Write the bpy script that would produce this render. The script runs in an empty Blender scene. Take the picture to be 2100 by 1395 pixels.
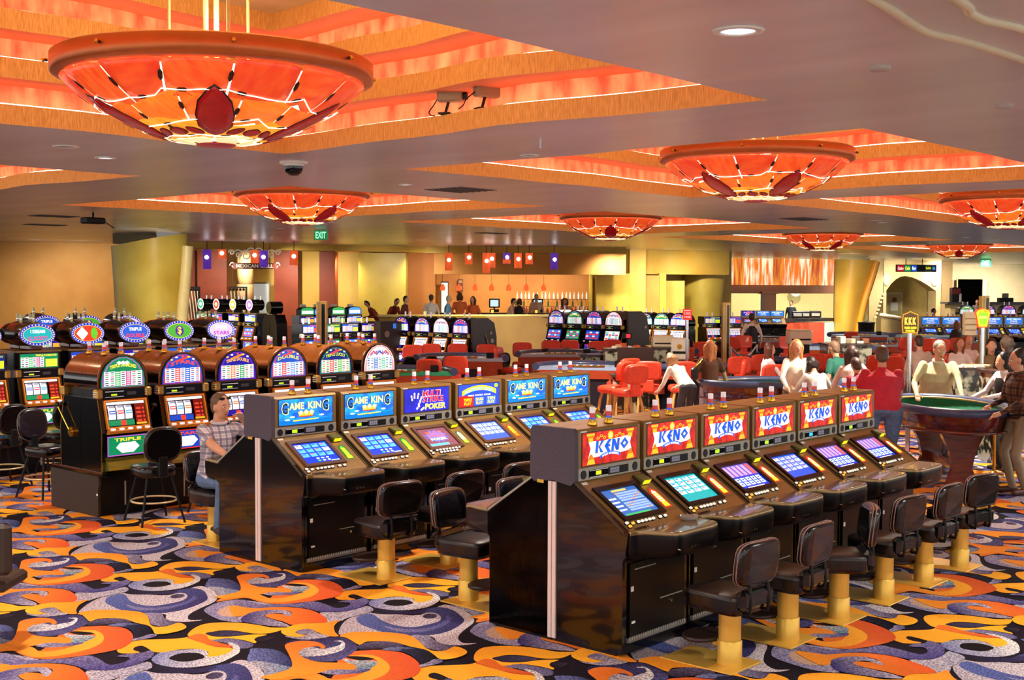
import bpy, bmesh, math, random
from mathutils import Vector, Matrix
from mathutils.geometry import delaunay_2d_cdt
random.seed(7)
PI=math.pi
sc=bpy.context.scene
COL=sc.collection
# ---------------------------------------------------------------- camera
CR=Vector((0.667944,-0.744201,0.003922)); CU=Vector((0.030397,0.032547,0.999008)); CF=Vector((0.743591,0.667162,-0.044361))
FPX=2506.776; CAMZ=2.5
cd=bpy.data.cameras.new('camera'); cam=bpy.data.objects.new('camera',cd); COL.objects.link(cam)
cd.sensor_width=36; cd.lens=FPX/2100*36; cd.clip_end=400
cam.matrix_world=Matrix(((CR.x,CU.x,-CF.x,0),(CR.y,CU.y,-CF.y,0),(CR.z,CU.z,-CF.z,CAMZ),(0,0,0,1)))
sc.camera=cam
# ---------------------------------------------------------------- light and exposure
sc.view_settings.view_transform='Standard'; sc.view_settings.look='None'; sc.view_settings.gamma=1
sc.view_settings.use_curve_mapping=False; sc.view_settings.exposure=0.0
w=bpy.data.worlds.new('world'); sc.world=w; w.use_nodes=True
w.node_tree.nodes['Background'].inputs[0].default_value=(1.0,0.965,0.92,1); w.node_tree.nodes['Background'].inputs[1].default_value=1.7
def spot_lamp(x,y,z,power,col=(1,.92,.80),ang=110,blend=.8,tgt=None,r=.07):
    l=bpy.data.lights.new('added_fill_spot','SPOT'); l.energy=power; l.color=col; l.spot_size=math.radians(ang); l.spot_blend=blend; l.shadow_soft_size=r
    o=bpy.data.objects.new('added_fill_spot',l); COL.objects.link(o); o.location=(x,y,z)
    if tgt is not None:
        d=Vector(tgt)-Vector((x,y,z)); o.rotation_euler=d.to_track_quat('-Z','Y').to_euler()
    return o
for gx in (3.2,9.1,17.0,27.3,37.3,48,58):  # regular grid of added spots to brighten the hall, apart from the modelled fittings
    for gy in (1.5,7.5,12.6,21.8,25.5):
        if (gx,gy)!=(58,1.5): spot_lamp(gx,gy,3.86,640 if gx<12 else 1500,ang=150,blend=1,r=.12)
for gx,gy in ((5.39,7.83),(13.19,7.83),(22.1,8.0),(32.5,7.9),(5.4,17.2),(13.47,17.0),(22.38,17.06),(32.9,17.28),(44.1,17.7)):  # unseen point light added in each coffer to brighten it
    l=bpy.data.lights.new('coffer_fill_light','POINT'); l.energy=75; l.color=(1,.80,.52); l.shadow_soft_size=.3
    o=bpy.data.objects.new('coffer_fill_light',l); COL.objects.link(o); o.location=(gx,gy,4.42)
WASH=((60,38,200),(150,38.5,200),(300,30.2,260),(430,40.3,500),(500,43.5,500),(585,40.8,500),(630,44,400),(700,43.2,450),(780,41.0,350),(862,43,300),(960,47.2,420),(1060,47.2,420),(1160,47.2,420),(1255,44.2,420),(1308,44.6,350),(1380,45,420),(1450,46,500),(1530,62.5,500),(1650,62.5,500),(1750,50.5,700),(1800,58,500),(1860,61.5,600),(1940,63,500),(2000,69.5,900),(2085,69.5,1100))
for px,dep,p in WASH:  # extra spots added to lift the far walls and rooms, without fittings
    d=(CF*FPX+CR*(px-1050))/FPX*dep; a=Vector((CF.x,CF.y,0)).normalized()
    if 300<px<1500: p*=.48
    spot_lamp(d.x,d.y,3.45 if 380<px<880 or 900<px<1280 else 3.8,p*1.6,tgt=(d.x+a.x*2.2,d.y+a.y*2.2,1.5),ang=125,blend=1)
# ---------------------------------------------------------------- picture-to-place helpers
def ray(px,py): return CF*FPX+CR*(px-1050)-CU*(py-697.5)
def onz(px,py,z):
    d=ray(px,py); t=(z-CAMZ)/d.z; return Vector((d.x*t,d.y*t,z))
def spot(px,dep,z=0):
    d=ray(px,586)/FPX*dep; return Vector((d.x,d.y,z))
def zat(px,py,dep): return (ray(px,py)/FPX*dep).z+CAMZ
# ---------------------------------------------------------------- materials
def lin(c):
    if isinstance(c,str):
        c=c.lstrip('#'); c=[int(c[i:i+2],16)/255 for i in (0,2,4)]
    return tuple((x/12.92 if x<=.04045 else ((x+.055)/1.055)**2.4) for x in c[:3])+(1,)
MATS={}
def mat(name,col,rough=.5,metal=0,emit=0,n=0.0,ns=8.0,stretch=(1,1,1),col2=None,bump=0,spec=.5,coat=0,trans=0,thr=None,dark=False,ecol=None):
    if name in MATS: return MATS[name]
    m=bpy.data.materials.new(name); m.use_nodes=True; nt=m.node_tree; b=nt.nodes['Principled BSDF']
    c=lin(col); b.inputs['Roughness'].default_value=rough; b.inputs['Metallic'].default_value=metal
    b.inputs['Specular IOR Level'].default_value=spec; b.inputs['Coat Weight'].default_value=coat; b.inputs['Transmission Weight'].default_value=trans
    b.inputs['Base Color'].default_value=c
    if emit: b.inputs['Emission Color'].default_value=c if ecol is None else lin(ecol); b.inputs['Emission Strength'].default_value=emit
    if n or col2 or bump:
        tc=nt.nodes.new('ShaderNodeTexCoord'); mp=nt.nodes.new('ShaderNodeMapping'); mp.inputs['Scale'].default_value=stretch
        no=nt.nodes.new('ShaderNodeTexNoise'); no.inputs['Scale'].default_value=ns; no.inputs['Detail'].default_value=3
        nt.links.new(tc.outputs['Object'],mp.inputs[0]); nt.links.new(mp.outputs[0],no.inputs[0])
        rp=nt.nodes.new('ShaderNodeValToRGB')
        c2=lin(col2) if col2 else tuple(min(1,x*(1+n)) for x in c[:3])+(1,)
        c1=c if col2 else tuple(x*(1-n) for x in c[:3])+(1,)
        rp.color_ramp.elements[0].color=c1; rp.color_ramp.elements[1].color=c2
        a,bb=thr or (.3,.7); rp.color_ramp.elements[0].position=a; rp.color_ramp.elements[1].position=bb
        nt.links.new(no.outputs[0],rp.inputs[0])
        if not dark: nt.links.new(rp.outputs[0],b.inputs['Base Color'])
        else: b.inputs['Base Color'].default_value=tuple(x*.15 for x in c[:3])+(1,)
        if emit: nt.links.new(rp.outputs[0],b.inputs['Emission Color'])
        if bump:
            bp=nt.nodes.new('ShaderNodeBump'); bp.inputs['Strength'].default_value=bump; bp.inputs['Distance'].default_value=.01
            nt.links.new(no.outputs[0],bp.inputs['Height']); nt.links.new(bp.outputs[0],b.inputs['Normal'])
    MATS[name]=m; return m
def E(col,s=1.0):
    """flat self-lit print on a backlit glass"""
    k='lit_'+str(col).strip('#')+'_'+str(s)
    if k in MATS: return MATS[k]
    return mat(k,col,rough=.3,emit=s*.85,spec=.2,n=.05,ns=30)
def flat(col,rough=.5,metal=0,n=.06):
    k='paint_'+str(col).strip('#')+'_%s_%s'%(rough,metal)
    return mat(k,col,rough=rough,metal=metal,n=n,ns=12)
# ---------------------------------------------------------------- mesh builder
class Pl:
    """a drawing plane: origin, unit x, unit y, normal; optional arch"""
    def __init__(s,o,ux,uy): s.o=Vector(o); s.ux=Vector(ux).normalized(); s.uy=Vector(uy).normalized(); s.n=s.ux.cross(s.uy)
    def at(s,x,y,h=0): return s.o+s.ux*x+s.uy*y+s.n*h
TX={}
def text_geo(t):
    if t in TX: return TX[t]
    c=bpy.data.curves.new('t','FONT'); c.body=t; c.size=1; c.resolution_u=2; c.offset=.03
    o=bpy.data.objects.new('t',c); COL.objects.link(o)
    dg=bpy.context.evaluated_depsgraph_get(); me=bpy.data.meshes.new_from_object(o.evaluated_get(dg))
    vs=[(v.co.x,v.co.y) for v in me.vertices]; fs=[tuple(p.vertices) for p in me.polygons]
    bpy.data.objects.remove(o); bpy.data.curves.remove(c); bpy.data.meshes.remove(me)
    if vs:
        x0=min(v[0] for v in vs); x1=max(v[0] for v in vs); y0=min(v[1] for v in vs); y1=max(v[1] for v in vs)
        vs=[((a-x0)/(x1-x0+1e-9),(b-y0)/(y1-y0+1e-9)) for a,b in vs]
    TX[t]=(vs,fs); return TX[t]
class MB:
    def __init__(s,M=None): s.v=[]; s.f=[]; s.m=[]; s.mats=[]; s.M=M; s.sm=[]
    def mi(s,m):
        if m not in s.mats: s.mats.append(m)
        return s.mats.index(m)
    def add(s,vs,fs,m,smooth=False):
        k=len(s.v); i=s.mi(m)
        if s.M is not None: vs=[s.M@Vector(p) for p in vs]
        s.v+= [tuple(p) for p in vs]
        for f in fs: s.f.append(tuple(a+k for a in f)); s.m.append(i); s.sm.append(smooth)
        return s
    def box(s,x0,x1,y0,y1,z0,z1,m):
        v=[(x0,y0,z0),(x1,y0,z0),(x1,y1,z0),(x0,y1,z0),(x0,y0,z1),(x1,y0,z1),(x1,y1,z1),(x0,y1,z1)]
        return s.add(v,[(0,3,2,1),(4,5,6,7),(0,1,5,4),(1,2,6,5),(2,3,7,6),(3,0,4,7)],m)
    def cbox(s,x0,x1,y0,y1,z0,z1,m,b=.01):
        """box with all edges chamfered"""
        b=min(b,(x1-x0)*.45,(y1-y0)*.45,(z1-z0)*.45)
        prof=[(z0,b),(z0+b,0),(z1-b,0),(z1,b)]; vs=[]; fs=[]
        for z,i in prof:
            X0,X1,Y0,Y1=x0+i,x1-i,y0+i,y1-i; c=b if i==0 else b*.6
            vs+=[(X0+c,Y0,z),(X1-c,Y0,z),(X1,Y0+c,z),(X1,Y1-c,z),(X1-c,Y1,z),(X0+c,Y1,z),(X0,Y1-c,z),(X0,Y0+c,z)]
        for r in range(3):
            for k in range(8): fs.append((r*8+k,r*8+(k+1)%8,r*8+8+(k+1)%8,r*8+8+k))
        fs.append(tuple(range(7,-1,-1))); fs.append(tuple(range(24,32)))
        return s.add(vs,fs,m)
    def prism(s,poly,ax,lo,hi,m,smooth=False):
        """poly: 2D points; ax: 'x' (poly is y,z), 'y' (x,z), 'z' (x,y)"""
        n=len(poly)
        def P(a,b,t): return (t,a,b) if ax=='x' else ((a,t,b) if ax=='y' else (a,b,t))
        vs=[P(a,b,lo) for a,b in poly]+[P(a,b,hi) for a,b in poly]
        s.add(vs,[(i,(i+1)%n,n+(i+1)%n,n+i) for i in range(n)],m,smooth)
        return s.add(vs,[tuple(range(n-1,-1,-1)),tuple(range(n,2*n))],m)
    def loft(s,rings,m,closed=True,cap=True,smooth=True):
        n=len(rings[0]); vs=[p for r in rings for p in r]; fs=[]
        for k in range(len(rings)-1):
            for i in range(n if closed else n-1): fs.append((k*n+i,k*n+(i+1)%n,(k+1)*n+(i+1)%n,(k+1)*n+i))
        s.add(vs,fs,m,smooth)
        if cap and closed: s.add(vs,[tuple(range(n-1,-1,-1)),tuple(range((len(rings)-1)*n,len(rings)*n))],m)
        return s
    def tube(s,p0,p1,r0,m,r1=None,n=10,cap=True):
        p0=Vector(p0); p1=Vector(p1); d=(p1-p0)
        if d.length<1e-6: return s
        d.normalize(); a=d.orthogonal().normalized(); b=d.cross(a); r1=r0 if r1 is None else r1
        R=[[p+ (a*math.cos(2*PI*i/n)+b*math.sin(2*PI*i/n))*r for i in range(n)] for p,r in ((p0,r0),(p1,r1))]
        return s.loft(R,m,cap=cap)
    def path(s,pts,r,m,n=8,closed=False):
        pts=[Vector(p) for p in pts]; R=[]; L=len(pts); up=None
        for i,p in enumerate(pts):
            a=pts[(i-1)%L] if (closed or i>0) else p; b=pts[(i+1)%L] if (closed or i<L-1) else p
            d=(b-a).normalized()
            if up is None: up=d.orthogonal().normalized()
            up=(up-d*up.dot(d)).normalized(); q=d.cross(up)
            rr=r[i] if isinstance(r,(list,tuple)) else r
            R.append([p+(up*math.cos(2*PI*k/n)+q*math.sin(2*PI*k/n))*rr for k in range(n)])
        if closed: R.append(R[0])
        return s.loft(R,m,cap=not closed)
    def lathe(s,prof,m,c=(0,0,0),n=24,ax='z',cap=True,smooth=True,sx=1,sy=1):
        c=Vector(c); R=[]
        for r,h in prof:
            ring=[]
            for i in range(n):
                a=2*PI*i/n; x,y=r*math.cos(a)*sx,r*math.sin(a)*sy
                ring.append(c+Vector((x,y,h)) if ax=='z' else (c+Vector((x,h,-y)) if ax=='y' else c+Vector((h,x,y))))
            R.append(ring)
        return s.loft(R,m,cap=cap,smooth=smooth)
    def ball(s,c,r,m,n=12,k=8,sx=1,sy=1,sz=1):
        prof=[]; c=Vector(c); R=[]
        for j in range(k+1):
            t=-PI/2+PI*j/k; rr=max(math.cos(t),.001)*r
            R.append([c+Vector((rr*math.cos(2*PI*i/n)*sx,rr*math.sin(2*PI*i/n)*sy,r*math.sin(t)*sz)) for i in range(n)])
        return s.loft(R,m)
    # flat work on a plane
    def poly2(s,pl,pts,m,h=.001): return s.add([pl.at(x,y,h) for x,y in pts],[tuple(range(len(pts)))],m)
    def rect2(s,pl,x0,y0,x1,y1,m,h=.001): return s.poly2(pl,[(x0,y0),(x1,y0),(x1,y1),(x0,y1)],m,h)
    def disc2(s,pl,cx,cy,rx,ry,m,h=.001,n=20): return s.poly2(pl,[(cx+rx*math.cos(2*PI*i/n),cy+ry*math.sin(2*PI*i/n)) for i in range(n)],m,h)
    def text2(s,pl,t,x0,y0,x1,y1,m,h=.002,arc=0,skew=0):
        vs,fs=text_geo(t); W=x1-x0; H=y1-y0
        if not vs: return s
        return s.add([pl.at(x0+a*W+skew*b*H, y0+b*H+arc*(1-(2*a-1)**2), h) for a,b in vs],fs,m)
    def slab2(s,pl,pts,t0,t1,m):
        n=len(pts); vs=[pl.at(x,y,t0) for x,y in pts]+[pl.at(x,y,t1) for x,y in pts]
        return s.add(vs,[(i,(i+1)%n,n+(i+1)%n,n+i) for i in range(n)]+[tuple(range(n-1,-1,-1)),tuple(range(n,2*n))],m)
    def build(s,name,parent=None,label=None,bevel=0):
        me=bpy.data.meshes.new(name); me.from_pydata(s.v,[],s.f)
        for m in s.mats: me.materials.append(m)
        me.polygons.foreach_set('material_index',s.m); me.polygons.foreach_set('use_smooth',s.sm); me.update()
        o=bpy.data.objects.new(name,me); COL.objects.link(o)
        if parent is not None: o.parent=parent
        if label: o['label']=label
        return o
def thing(name,label,cat,loc=(0,0,0),rz=0,group=None):
    o=bpy.data.objects.new(name,None); o.empty_display_size=.1; COL.objects.link(o); o.location=loc; o.rotation_euler=(0,0,rz)
    o['label']=label; o['category']=cat
    if group: o['group']=group
    return o
def tag(o,label,cat,group=None,loc=None,rz=None,kind=None):
    o['label']=label; o['category']=cat
    if group: o['group']=group
    if kind: o['kind']=kind
    if loc is not None: o.location=loc
    if rz is not None: o.rotation_euler=(0,0,rz)
    return o
def struct(o): o['kind']='structure'; return o
KIDS={}
def kids_of(o):
    return [c for c in COL.objects if c.parent==o]
def dup(root,loc,rz=None,label=None,group=None,kids=None,scale=None):
    if kids is None:
        if root.name not in KIDS: KIDS[root.name]=[(c,kids_of(c)) for c in kids_of(root)]
        kids=KIDS[root.name]
    r=root.copy(); COL.objects.link(r); r.location=loc
    if rz is not None: r.rotation_euler=(0,0,rz)
    if scale: r.scale=scale
    if label: r['label']=label
    if group: r['group']=group
    for c,g in kids:
        d=c.copy(); COL.objects.link(d); d.parent=r
        for e in g:
            q=e.copy(); COL.objects.link(q); q.parent=d
    return r
def NTH(n):
    w=['first','second','third','fourth','fifth','sixth','seventh','eighth','ninth','tenth','eleventh','twelfth','thirteenth','fourteenth','fifteenth','sixteenth','seventeenth','eighteenth','nineteenth','twentieth']
    return w[n] if n<20 else 'twenty-'+w[n-20]
ORD=['first','second','third','fourth','fifth','sixth','seventh','eighth','ninth','tenth','eleventh','twelfth']
def lerp(a,b,t): return a+(b-a)*t
def smooth_path(pts,k=4,closed=False):
    out=[]; n=len(pts)
    for i in range(n if closed else n-1):
        p0=pts[(i-1)%n] if (closed or i>0) else pts[i]; p1=pts[i]; p2=pts[(i+1)%n]; p3=pts[(i+2)%n] if (closed or i<n-2) else p2
        for j in range(k):
            t=j/k; out.append(tuple(.5*(2*b+(c-a)*t+(2*a-5*b+4*c-d)*t*t+(3*b-a-3*c+d)*t**3) for a,b,c,d in zip(p0,p1,p2,p3)))
    if not closed: out.append(tuple(pts[-1]))
    return out
# common materials
BLK=mat('black_lacquer','#050404',rough=.12,n=.2,spec=.5,coat=.25)
BLK2=mat('black_satin','#060506',rough=.3,n=.2,spec=.3)
BLK3=mat('black_plastic','#0c0b0c',rough=.5,n=.15,spec=.3)
BRZ=mat('bronze_paint','#93723f',rough=.33,metal=.35,n=.08,ns=60)
BRZD=mat('dark_bronze_trim','#4a3a22',rough=.4,metal=.3,n=.1,ns=40)
GLD=mat('polished_brass','#d9a93c',rough=.22,metal=1,n=.1,ns=5)
GLDB=mat('brushed_brass','#e8ba50',rough=.36,metal=.45,n=.04,ns=5)
CHR=mat('chrome','#cfcfd2',rough=.15,metal=1,n=.05)
SIL=mat('silver_paint','#a8a294',rough=.4,metal=.4,n=.06)
PUR=mat('purple_speckled_plastic','#4a4452',rough=.75,n=.35,ns=260)
VIN=mat('black_vinyl','#070608',rough=.25,n=.15,ns=40,bump=.15,coat=.15)
WHT=mat('white_plastic','#e8e6dc',rough=.5,n=.04)
DARKH=mat('dark_glass','#05060a',rough=.08,n=.1)
REDV=mat('orange_red_vinyl','#e0452a',rough=.4,n=.08,ns=30,coat=.2)
WOODL=mat('golden_beech','#d9a95a',rough=.45,col2='#b9803a',ns=6,stretch=(8,8,1))
WOODR=mat('mahogany','#7a3018',rough=.25,col2='#4a180c',ns=3,stretch=(1,1,6),coat=.4)
CARPET=[
('b9adb6','d6cbd0',[(1.62,0.70,0.0),(1.78,0.86,0.0),(1.93,0.96,0.0),(2.08,1.00,0.1),(2.16,0.97,0.2),(2.25,0.82,0.3),(2.37,0.64,0.5),(2.66,0.72,0.6),(2.72,0.68,0.7),(2.71,0.56,0.8),(2.65,0.39,0.8),(2.58,0.28,0.9),(2.48,0.19,0.9),(2.30,0.11,0.9),(2.16,0.03,0.9),(2.09,-0.05,0.9),(2.07,-0.12,0.9),(2.13,-0.18,1.0),(2.04,-0.15,0.9),(1.97,-0.07,0.8),(1.96,0.04,0.7),(2.03,0.16,0.7),(1.97,0.28,0.5),(1.90,0.40,0.4),(1.83,0.52,0.3),(1.75,0.63,0.2),(1.66,0.66,0.1)]),
('5b6aa8','3b3568',[(2.01,0.95,0.0),(2.14,0.94,0.1),(2.07,0.74,0.2),(2.05,0.59,0.4),(2.09,0.45,0.6),(2.22,0.41,0.7),(2.36,0.42,0.8),(2.46,0.52,0.7),(2.48,0.62,0.7),(2.40,0.68,0.5),(2.41,0.74,0.5),(2.53,0.73,0.6),(2.63,0.69,0.7),(2.64,0.57,0.8),(2.58,0.43,0.9),(2.49,0.29,1.0),(2.34,0.21,1.0),(2.17,0.17,0.9),(2.03,0.21,0.8),(1.92,0.35,0.5),(1.87,0.50,0.4),(1.88,0.68,0.2),(1.91,0.82,0.1)]),
('8a86b0','5a5a98',[(1.98,0.64,0.0),(2.00,0.51,0.2),(2.07,0.39,0.5),(2.21,0.34,0.7),(2.39,0.39,0.9),(2.49,0.48,0.9),(2.47,0.40,1.0),(2.33,0.31,0.9),(2.14,0.28,0.7),(2.02,0.33,0.5),(1.95,0.45,0.2)]),
('3a3048','5a5070',[(2.36,0.60,0.0),(2.43,0.62,0.3),(2.46,0.56,1.0),(2.40,0.50,1.0),(2.35,0.51,0.5),(2.33,0.55,0.2)]),
('1b1218','35305a',[(2.21,1.05,0.0),(2.28,1.07,0.1),(2.30,1.00,0.2),(2.34,0.87,0.5),(2.39,0.77,0.7),(2.52,0.71,1.0),(2.39,0.67,0.9),(2.29,0.75,0.6),(2.18,0.87,0.2),(2.16,0.97,0.0)]),
('8a83a0','6a6590',[(0.88,1.23,0.0),(0.95,1.24,0.2),(1.03,1.17,0.5),(1.06,1.04,0.8),(1.06,0.95,1.0),(0.99,0.89,0.9),(0.92,0.94,0.6),(0.93,0.99,0.6),(0.94,1.14,0.3),(0.89,1.20,0.1)]),
('7d84b4','e6dfda',[(2.33,1.18,0.0),(2.44,1.25,0.0),(2.55,1.20,0.3),(2.66,1.11,0.5),(2.65,1.01,0.6),(2.60,0.94,0.7),(2.63,0.91,0.7),(2.74,0.91,0.9),(2.82,0.96,0.9),(2.86,1.07,0.8),(2.89,1.10,0.8),(2.89,1.00,0.9),(2.82,0.88,1.0),(2.74,0.82,1.0),(2.57,0.76,0.9),(2.41,0.80,0.6),(2.32,0.89,0.4),(2.28,1.02,0.2),(2.29,1.11,0.0)]),
('1b1218','1b1218',[(2.40,1.09,0.0),(2.49,1.13,0.2),(2.56,1.10,0.5),(2.60,1.03,0.8),(2.58,0.94,1.0),(2.53,0.92,0.9),(2.44,0.94,0.6),(2.40,1.00,0.2)]),
('f8a62a','fbb42a',[(2.28,1.54,0.0),(2.37,1.62,0.0),(2.48,1.62,0.1),(2.58,1.54,0.3),(2.70,1.44,0.5),(2.78,1.42,0.6),(2.78,1.33,0.6),(2.76,1.17,0.8),(2.81,1.01,0.9),(2.81,0.95,1.0),(2.72,0.89,1.0),(2.63,0.90,0.9),(2.60,0.94,0.8),(2.66,1.02,0.8),(2.65,1.13,0.7),(2.56,1.21,0.5),(2.46,1.23,0.4),(2.41,1.29,0.3),(2.43,1.41,0.3),(2.43,1.48,0.2),(2.38,1.48,0.1),(2.34,1.43,0.1),(2.34,1.35,0.2),(2.29,1.37,0.1),(2.24,1.44,0.0)]),
('d65a28','c84a26',[(2.76,1.43,0.0),(2.86,1.41,0.3),(2.84,1.29,0.4),(2.82,1.17,0.6),(2.85,1.06,0.9),(2.83,0.98,1.0),(2.76,1.08,0.7),(2.75,1.24,0.3),(2.75,1.36,0.1)]),
('f5a028','fbb42a',[(0.88,1.48,0.4),(1.00,1.58,0.1),(1.12,1.62,0.0),(1.23,1.56,0.1),(1.32,1.44,0.3),(1.37,1.30,0.5),(1.39,1.19,0.7),(1.45,1.12,0.8),(1.46,1.09,0.9),(1.34,1.07,1.0),(1.27,1.09,1.0),(1.21,1.16,0.9),(1.17,1.30,0.6),(1.10,1.39,0.5),(1.01,1.41,0.5),(0.95,1.42,0.5),(0.87,1.42,0.5)]),
('fbb42a','fbb42a',[(0.85,1.42,0.0),(0.93,1.45,0.1),(0.99,1.42,0.2),(0.97,1.31,0.3),(1.05,1.21,0.5),(1.17,1.15,0.8),(1.26,1.06,1.0),(1.18,1.05,0.9),(1.08,0.95,0.9),(1.07,1.05,0.7),(1.02,1.19,0.5),(0.91,1.25,0.3)]),
('2a2036','4a4468',[(0.98,1.41,0.0),(1.07,1.39,0.3),(1.15,1.30,0.7),(1.18,1.17,1.0),(1.06,1.22,0.6),(0.98,1.31,0.2)]),
('e8742a','d65a28',[(0.85,1.42,0.0),(0.94,1.44,0.2),(0.96,1.37,0.4),(0.91,1.25,0.5),(0.92,1.10,0.8),(0.92,0.98,1.0),(0.86,1.08,0.6),(0.83,1.21,0.3),(0.84,1.32,0.2)]),
('15101a','3a3040',[(1.12,1.02,0.0),(1.19,1.06,0.2),(1.23,1.01,0.7),(1.24,0.96,1.0),(1.18,0.95,0.7),(1.11,0.94,0.3)]),
('8f8ab0','b0a4b4',[(1.32,1.93,0.0),(1.40,2.00,0.0),(1.54,2.06,0.2),(1.66,2.04,0.4),(1.71,1.99,0.6),(1.80,1.70,1.0),(1.73,1.61,1.0),(1.59,1.66,0.7),(1.43,1.58,0.6),(1.33,1.46,0.5),(1.26,1.59,0.3),(1.27,1.75,0.1)]),
('c2a090','e8b040',[(1.38,1.84,0.0),(1.50,1.91,0.1),(1.59,1.87,0.4),(1.62,1.70,0.7),(1.74,1.63,1.0),(1.69,1.56,1.0),(1.57,1.62,0.7),(1.43,1.58,0.5),(1.36,1.65,0.2),(1.33,1.73,0.0)]),
('6d76ac','2c2e5c',[(1.75,2.55,0.0),(1.89,2.72,0.1),(1.95,2.77,0.1),(2.03,2.66,0.5),(2.02,2.51,0.8),(1.92,2.28,1.0),(1.87,2.27,0.9),(1.82,2.47,0.3)]),
('b8aeb4','6a86a8',[(1.76,2.53,0.0),(1.82,2.48,0.3),(1.87,2.27,0.9),(1.87,2.22,1.0),(1.76,2.22,0.7),(1.65,2.22,0.5),(1.70,2.31,0.4)]),
('b9adb6','a8a4b8',[(1.89,1.24,0.0),(1.99,1.14,0.3),(2.12,1.11,0.6),(2.26,1.12,0.9),(2.21,0.99,1.0),(2.09,0.97,0.8),(1.94,0.97,0.5),(1.83,0.94,0.4),(1.74,0.99,0.1),(1.82,1.10,0.1)]),
('ee8028','d8562c',[(2.23,2.19,0.5),(2.36,2.21,0.6),(2.49,2.13,0.7),(2.57,2.01,0.9),(2.56,1.84,1.0),(2.46,1.64,1.0),(2.30,1.52,1.0),(2.13,1.53,0.8),(1.95,1.59,0.6),(1.82,1.68,0.5),(1.77,1.85,0.3),(1.77,2.01,0.2),(1.68,2.05,0.1),(1.54,2.09,0.0),(1.69,2.16,0.1),(1.83,2.09,0.2),(1.90,1.87,0.4)]),
('d0c8c8','4f8296',[(2.22,2.18,0.0),(2.23,2.09,0.2),(2.28,2.01,0.3),(2.33,1.93,0.5),(2.26,1.85,0.8),(2.17,1.83,0.9),(2.07,1.83,1.0),(2.14,1.92,0.7),(2.17,2.01,0.4)]),
('f08428','f9aa34',[(1.63,2.19,0.0),(1.77,2.18,0.2),(1.83,2.09,0.3),(1.90,1.99,0.4),(1.89,1.85,0.5),(2.02,1.79,0.7),(2.20,1.84,0.8),(2.31,1.89,0.9),(2.36,1.99,0.9),(2.32,2.09,0.8),(2.26,2.16,0.7),(2.39,2.08,0.8),(2.39,1.93,1.0),(2.30,1.76,1.0),(2.16,1.67,0.9),(2.01,1.66,0.8),(1.89,1.69,0.6),(1.79,1.79,0.5),(1.79,1.99,0.3),(1.69,2.07,0.2)]),
('1b1218','1b1218',[(2.25,2.16,0.0),(2.31,2.11,0.4),(2.35,2.03,0.8),(2.35,1.97,1.0),(2.27,2.02,0.5)]),
('2a2654','5a5688',[(1.30,0.81,0.0),(1.42,0.72,0.1),(1.56,0.63,0.2),(1.57,0.54,0.4),(1.53,0.41,0.6),(1.48,0.33,0.7),(1.36,0.26,0.9),(1.22,0.21,1.0),(1.13,0.26,1.0),(1.09,0.34,0.8),(1.10,0.46,0.6),(1.11,0.53,0.5),(1.18,0.75,0.1)]),
('a8a4b0','e4e0e0',[(1.12,0.52,0.0),(1.19,0.59,0.0),(1.27,0.60,0.2),(1.30,0.49,0.5),(1.35,0.48,0.7),(1.43,0.47,0.9),(1.49,0.52,0.9),(1.47,0.58,0.7),(1.52,0.54,0.9),(1.46,0.44,1.0),(1.37,0.37,0.9),(1.25,0.36,0.7),(1.16,0.40,0.4),(1.10,0.46,0.1)]),
('a59cb4','4a4488',[(0.97,0.10,0.0),(1.05,0.11,0.2),(1.11,0.06,0.4),(1.14,-0.01,0.6),(1.19,-0.04,0.8),(1.23,-0.09,1.0),(1.14,-0.10,0.8),(1.03,-0.03,0.4),(0.98,0.02,0.2)]),
('f59a2c','e87428',[(1.35,0.52,0.9),(1.38,0.64,1.0),(1.34,0.73,1.0),(1.27,0.77,1.0),(1.18,0.75,0.9),(1.09,0.60,0.7),(0.97,0.40,0.5),(0.88,0.31,0.3),(0.75,0.30,0.1),(0.65,0.31,0.0),(0.68,0.20,0.0),(0.80,0.18,0.1),(0.89,0.10,0.2),(0.97,0.10,0.3),(1.04,0.10,0.3),(1.10,0.05,0.4),(1.14,-0.01,0.4),(1.19,0.01,0.5),(1.22,0.08,0.5),(1.19,0.15,0.5),(1.13,0.23,0.5),(1.09,0.31,0.5),(1.09,0.43,0.6),(1.12,0.52,0.7),(1.18,0.58,0.8),(1.26,0.59,0.9),(1.32,0.56,0.9),(1.30,0.49,0.8)]),
('8c83a6','4a4282',[(1.62,1.97,0.1),(1.71,1.99,0.0),(1.72,1.87,0.2),(1.74,1.73,0.3),(1.85,1.64,0.4),(1.94,1.57,0.4),(2.06,1.53,0.4),(2.07,1.40,0.5),(2.05,1.24,0.8),(2.14,1.22,0.8),(2.21,1.26,0.7),(2.22,1.30,0.6),(2.18,1.37,0.5),(2.25,1.37,0.5),(2.33,1.32,0.5),(2.41,1.32,0.4),(2.36,1.21,0.6),(2.24,1.14,0.8),(2.10,1.11,1.0),(1.99,1.15,1.0),(1.90,1.25,0.9),(1.89,1.39,0.7),(1.83,1.54,0.6),(1.72,1.63,0.5),(1.61,1.71,0.5),(1.58,1.81,0.4),(1.58,1.89,0.3)]),
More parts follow.
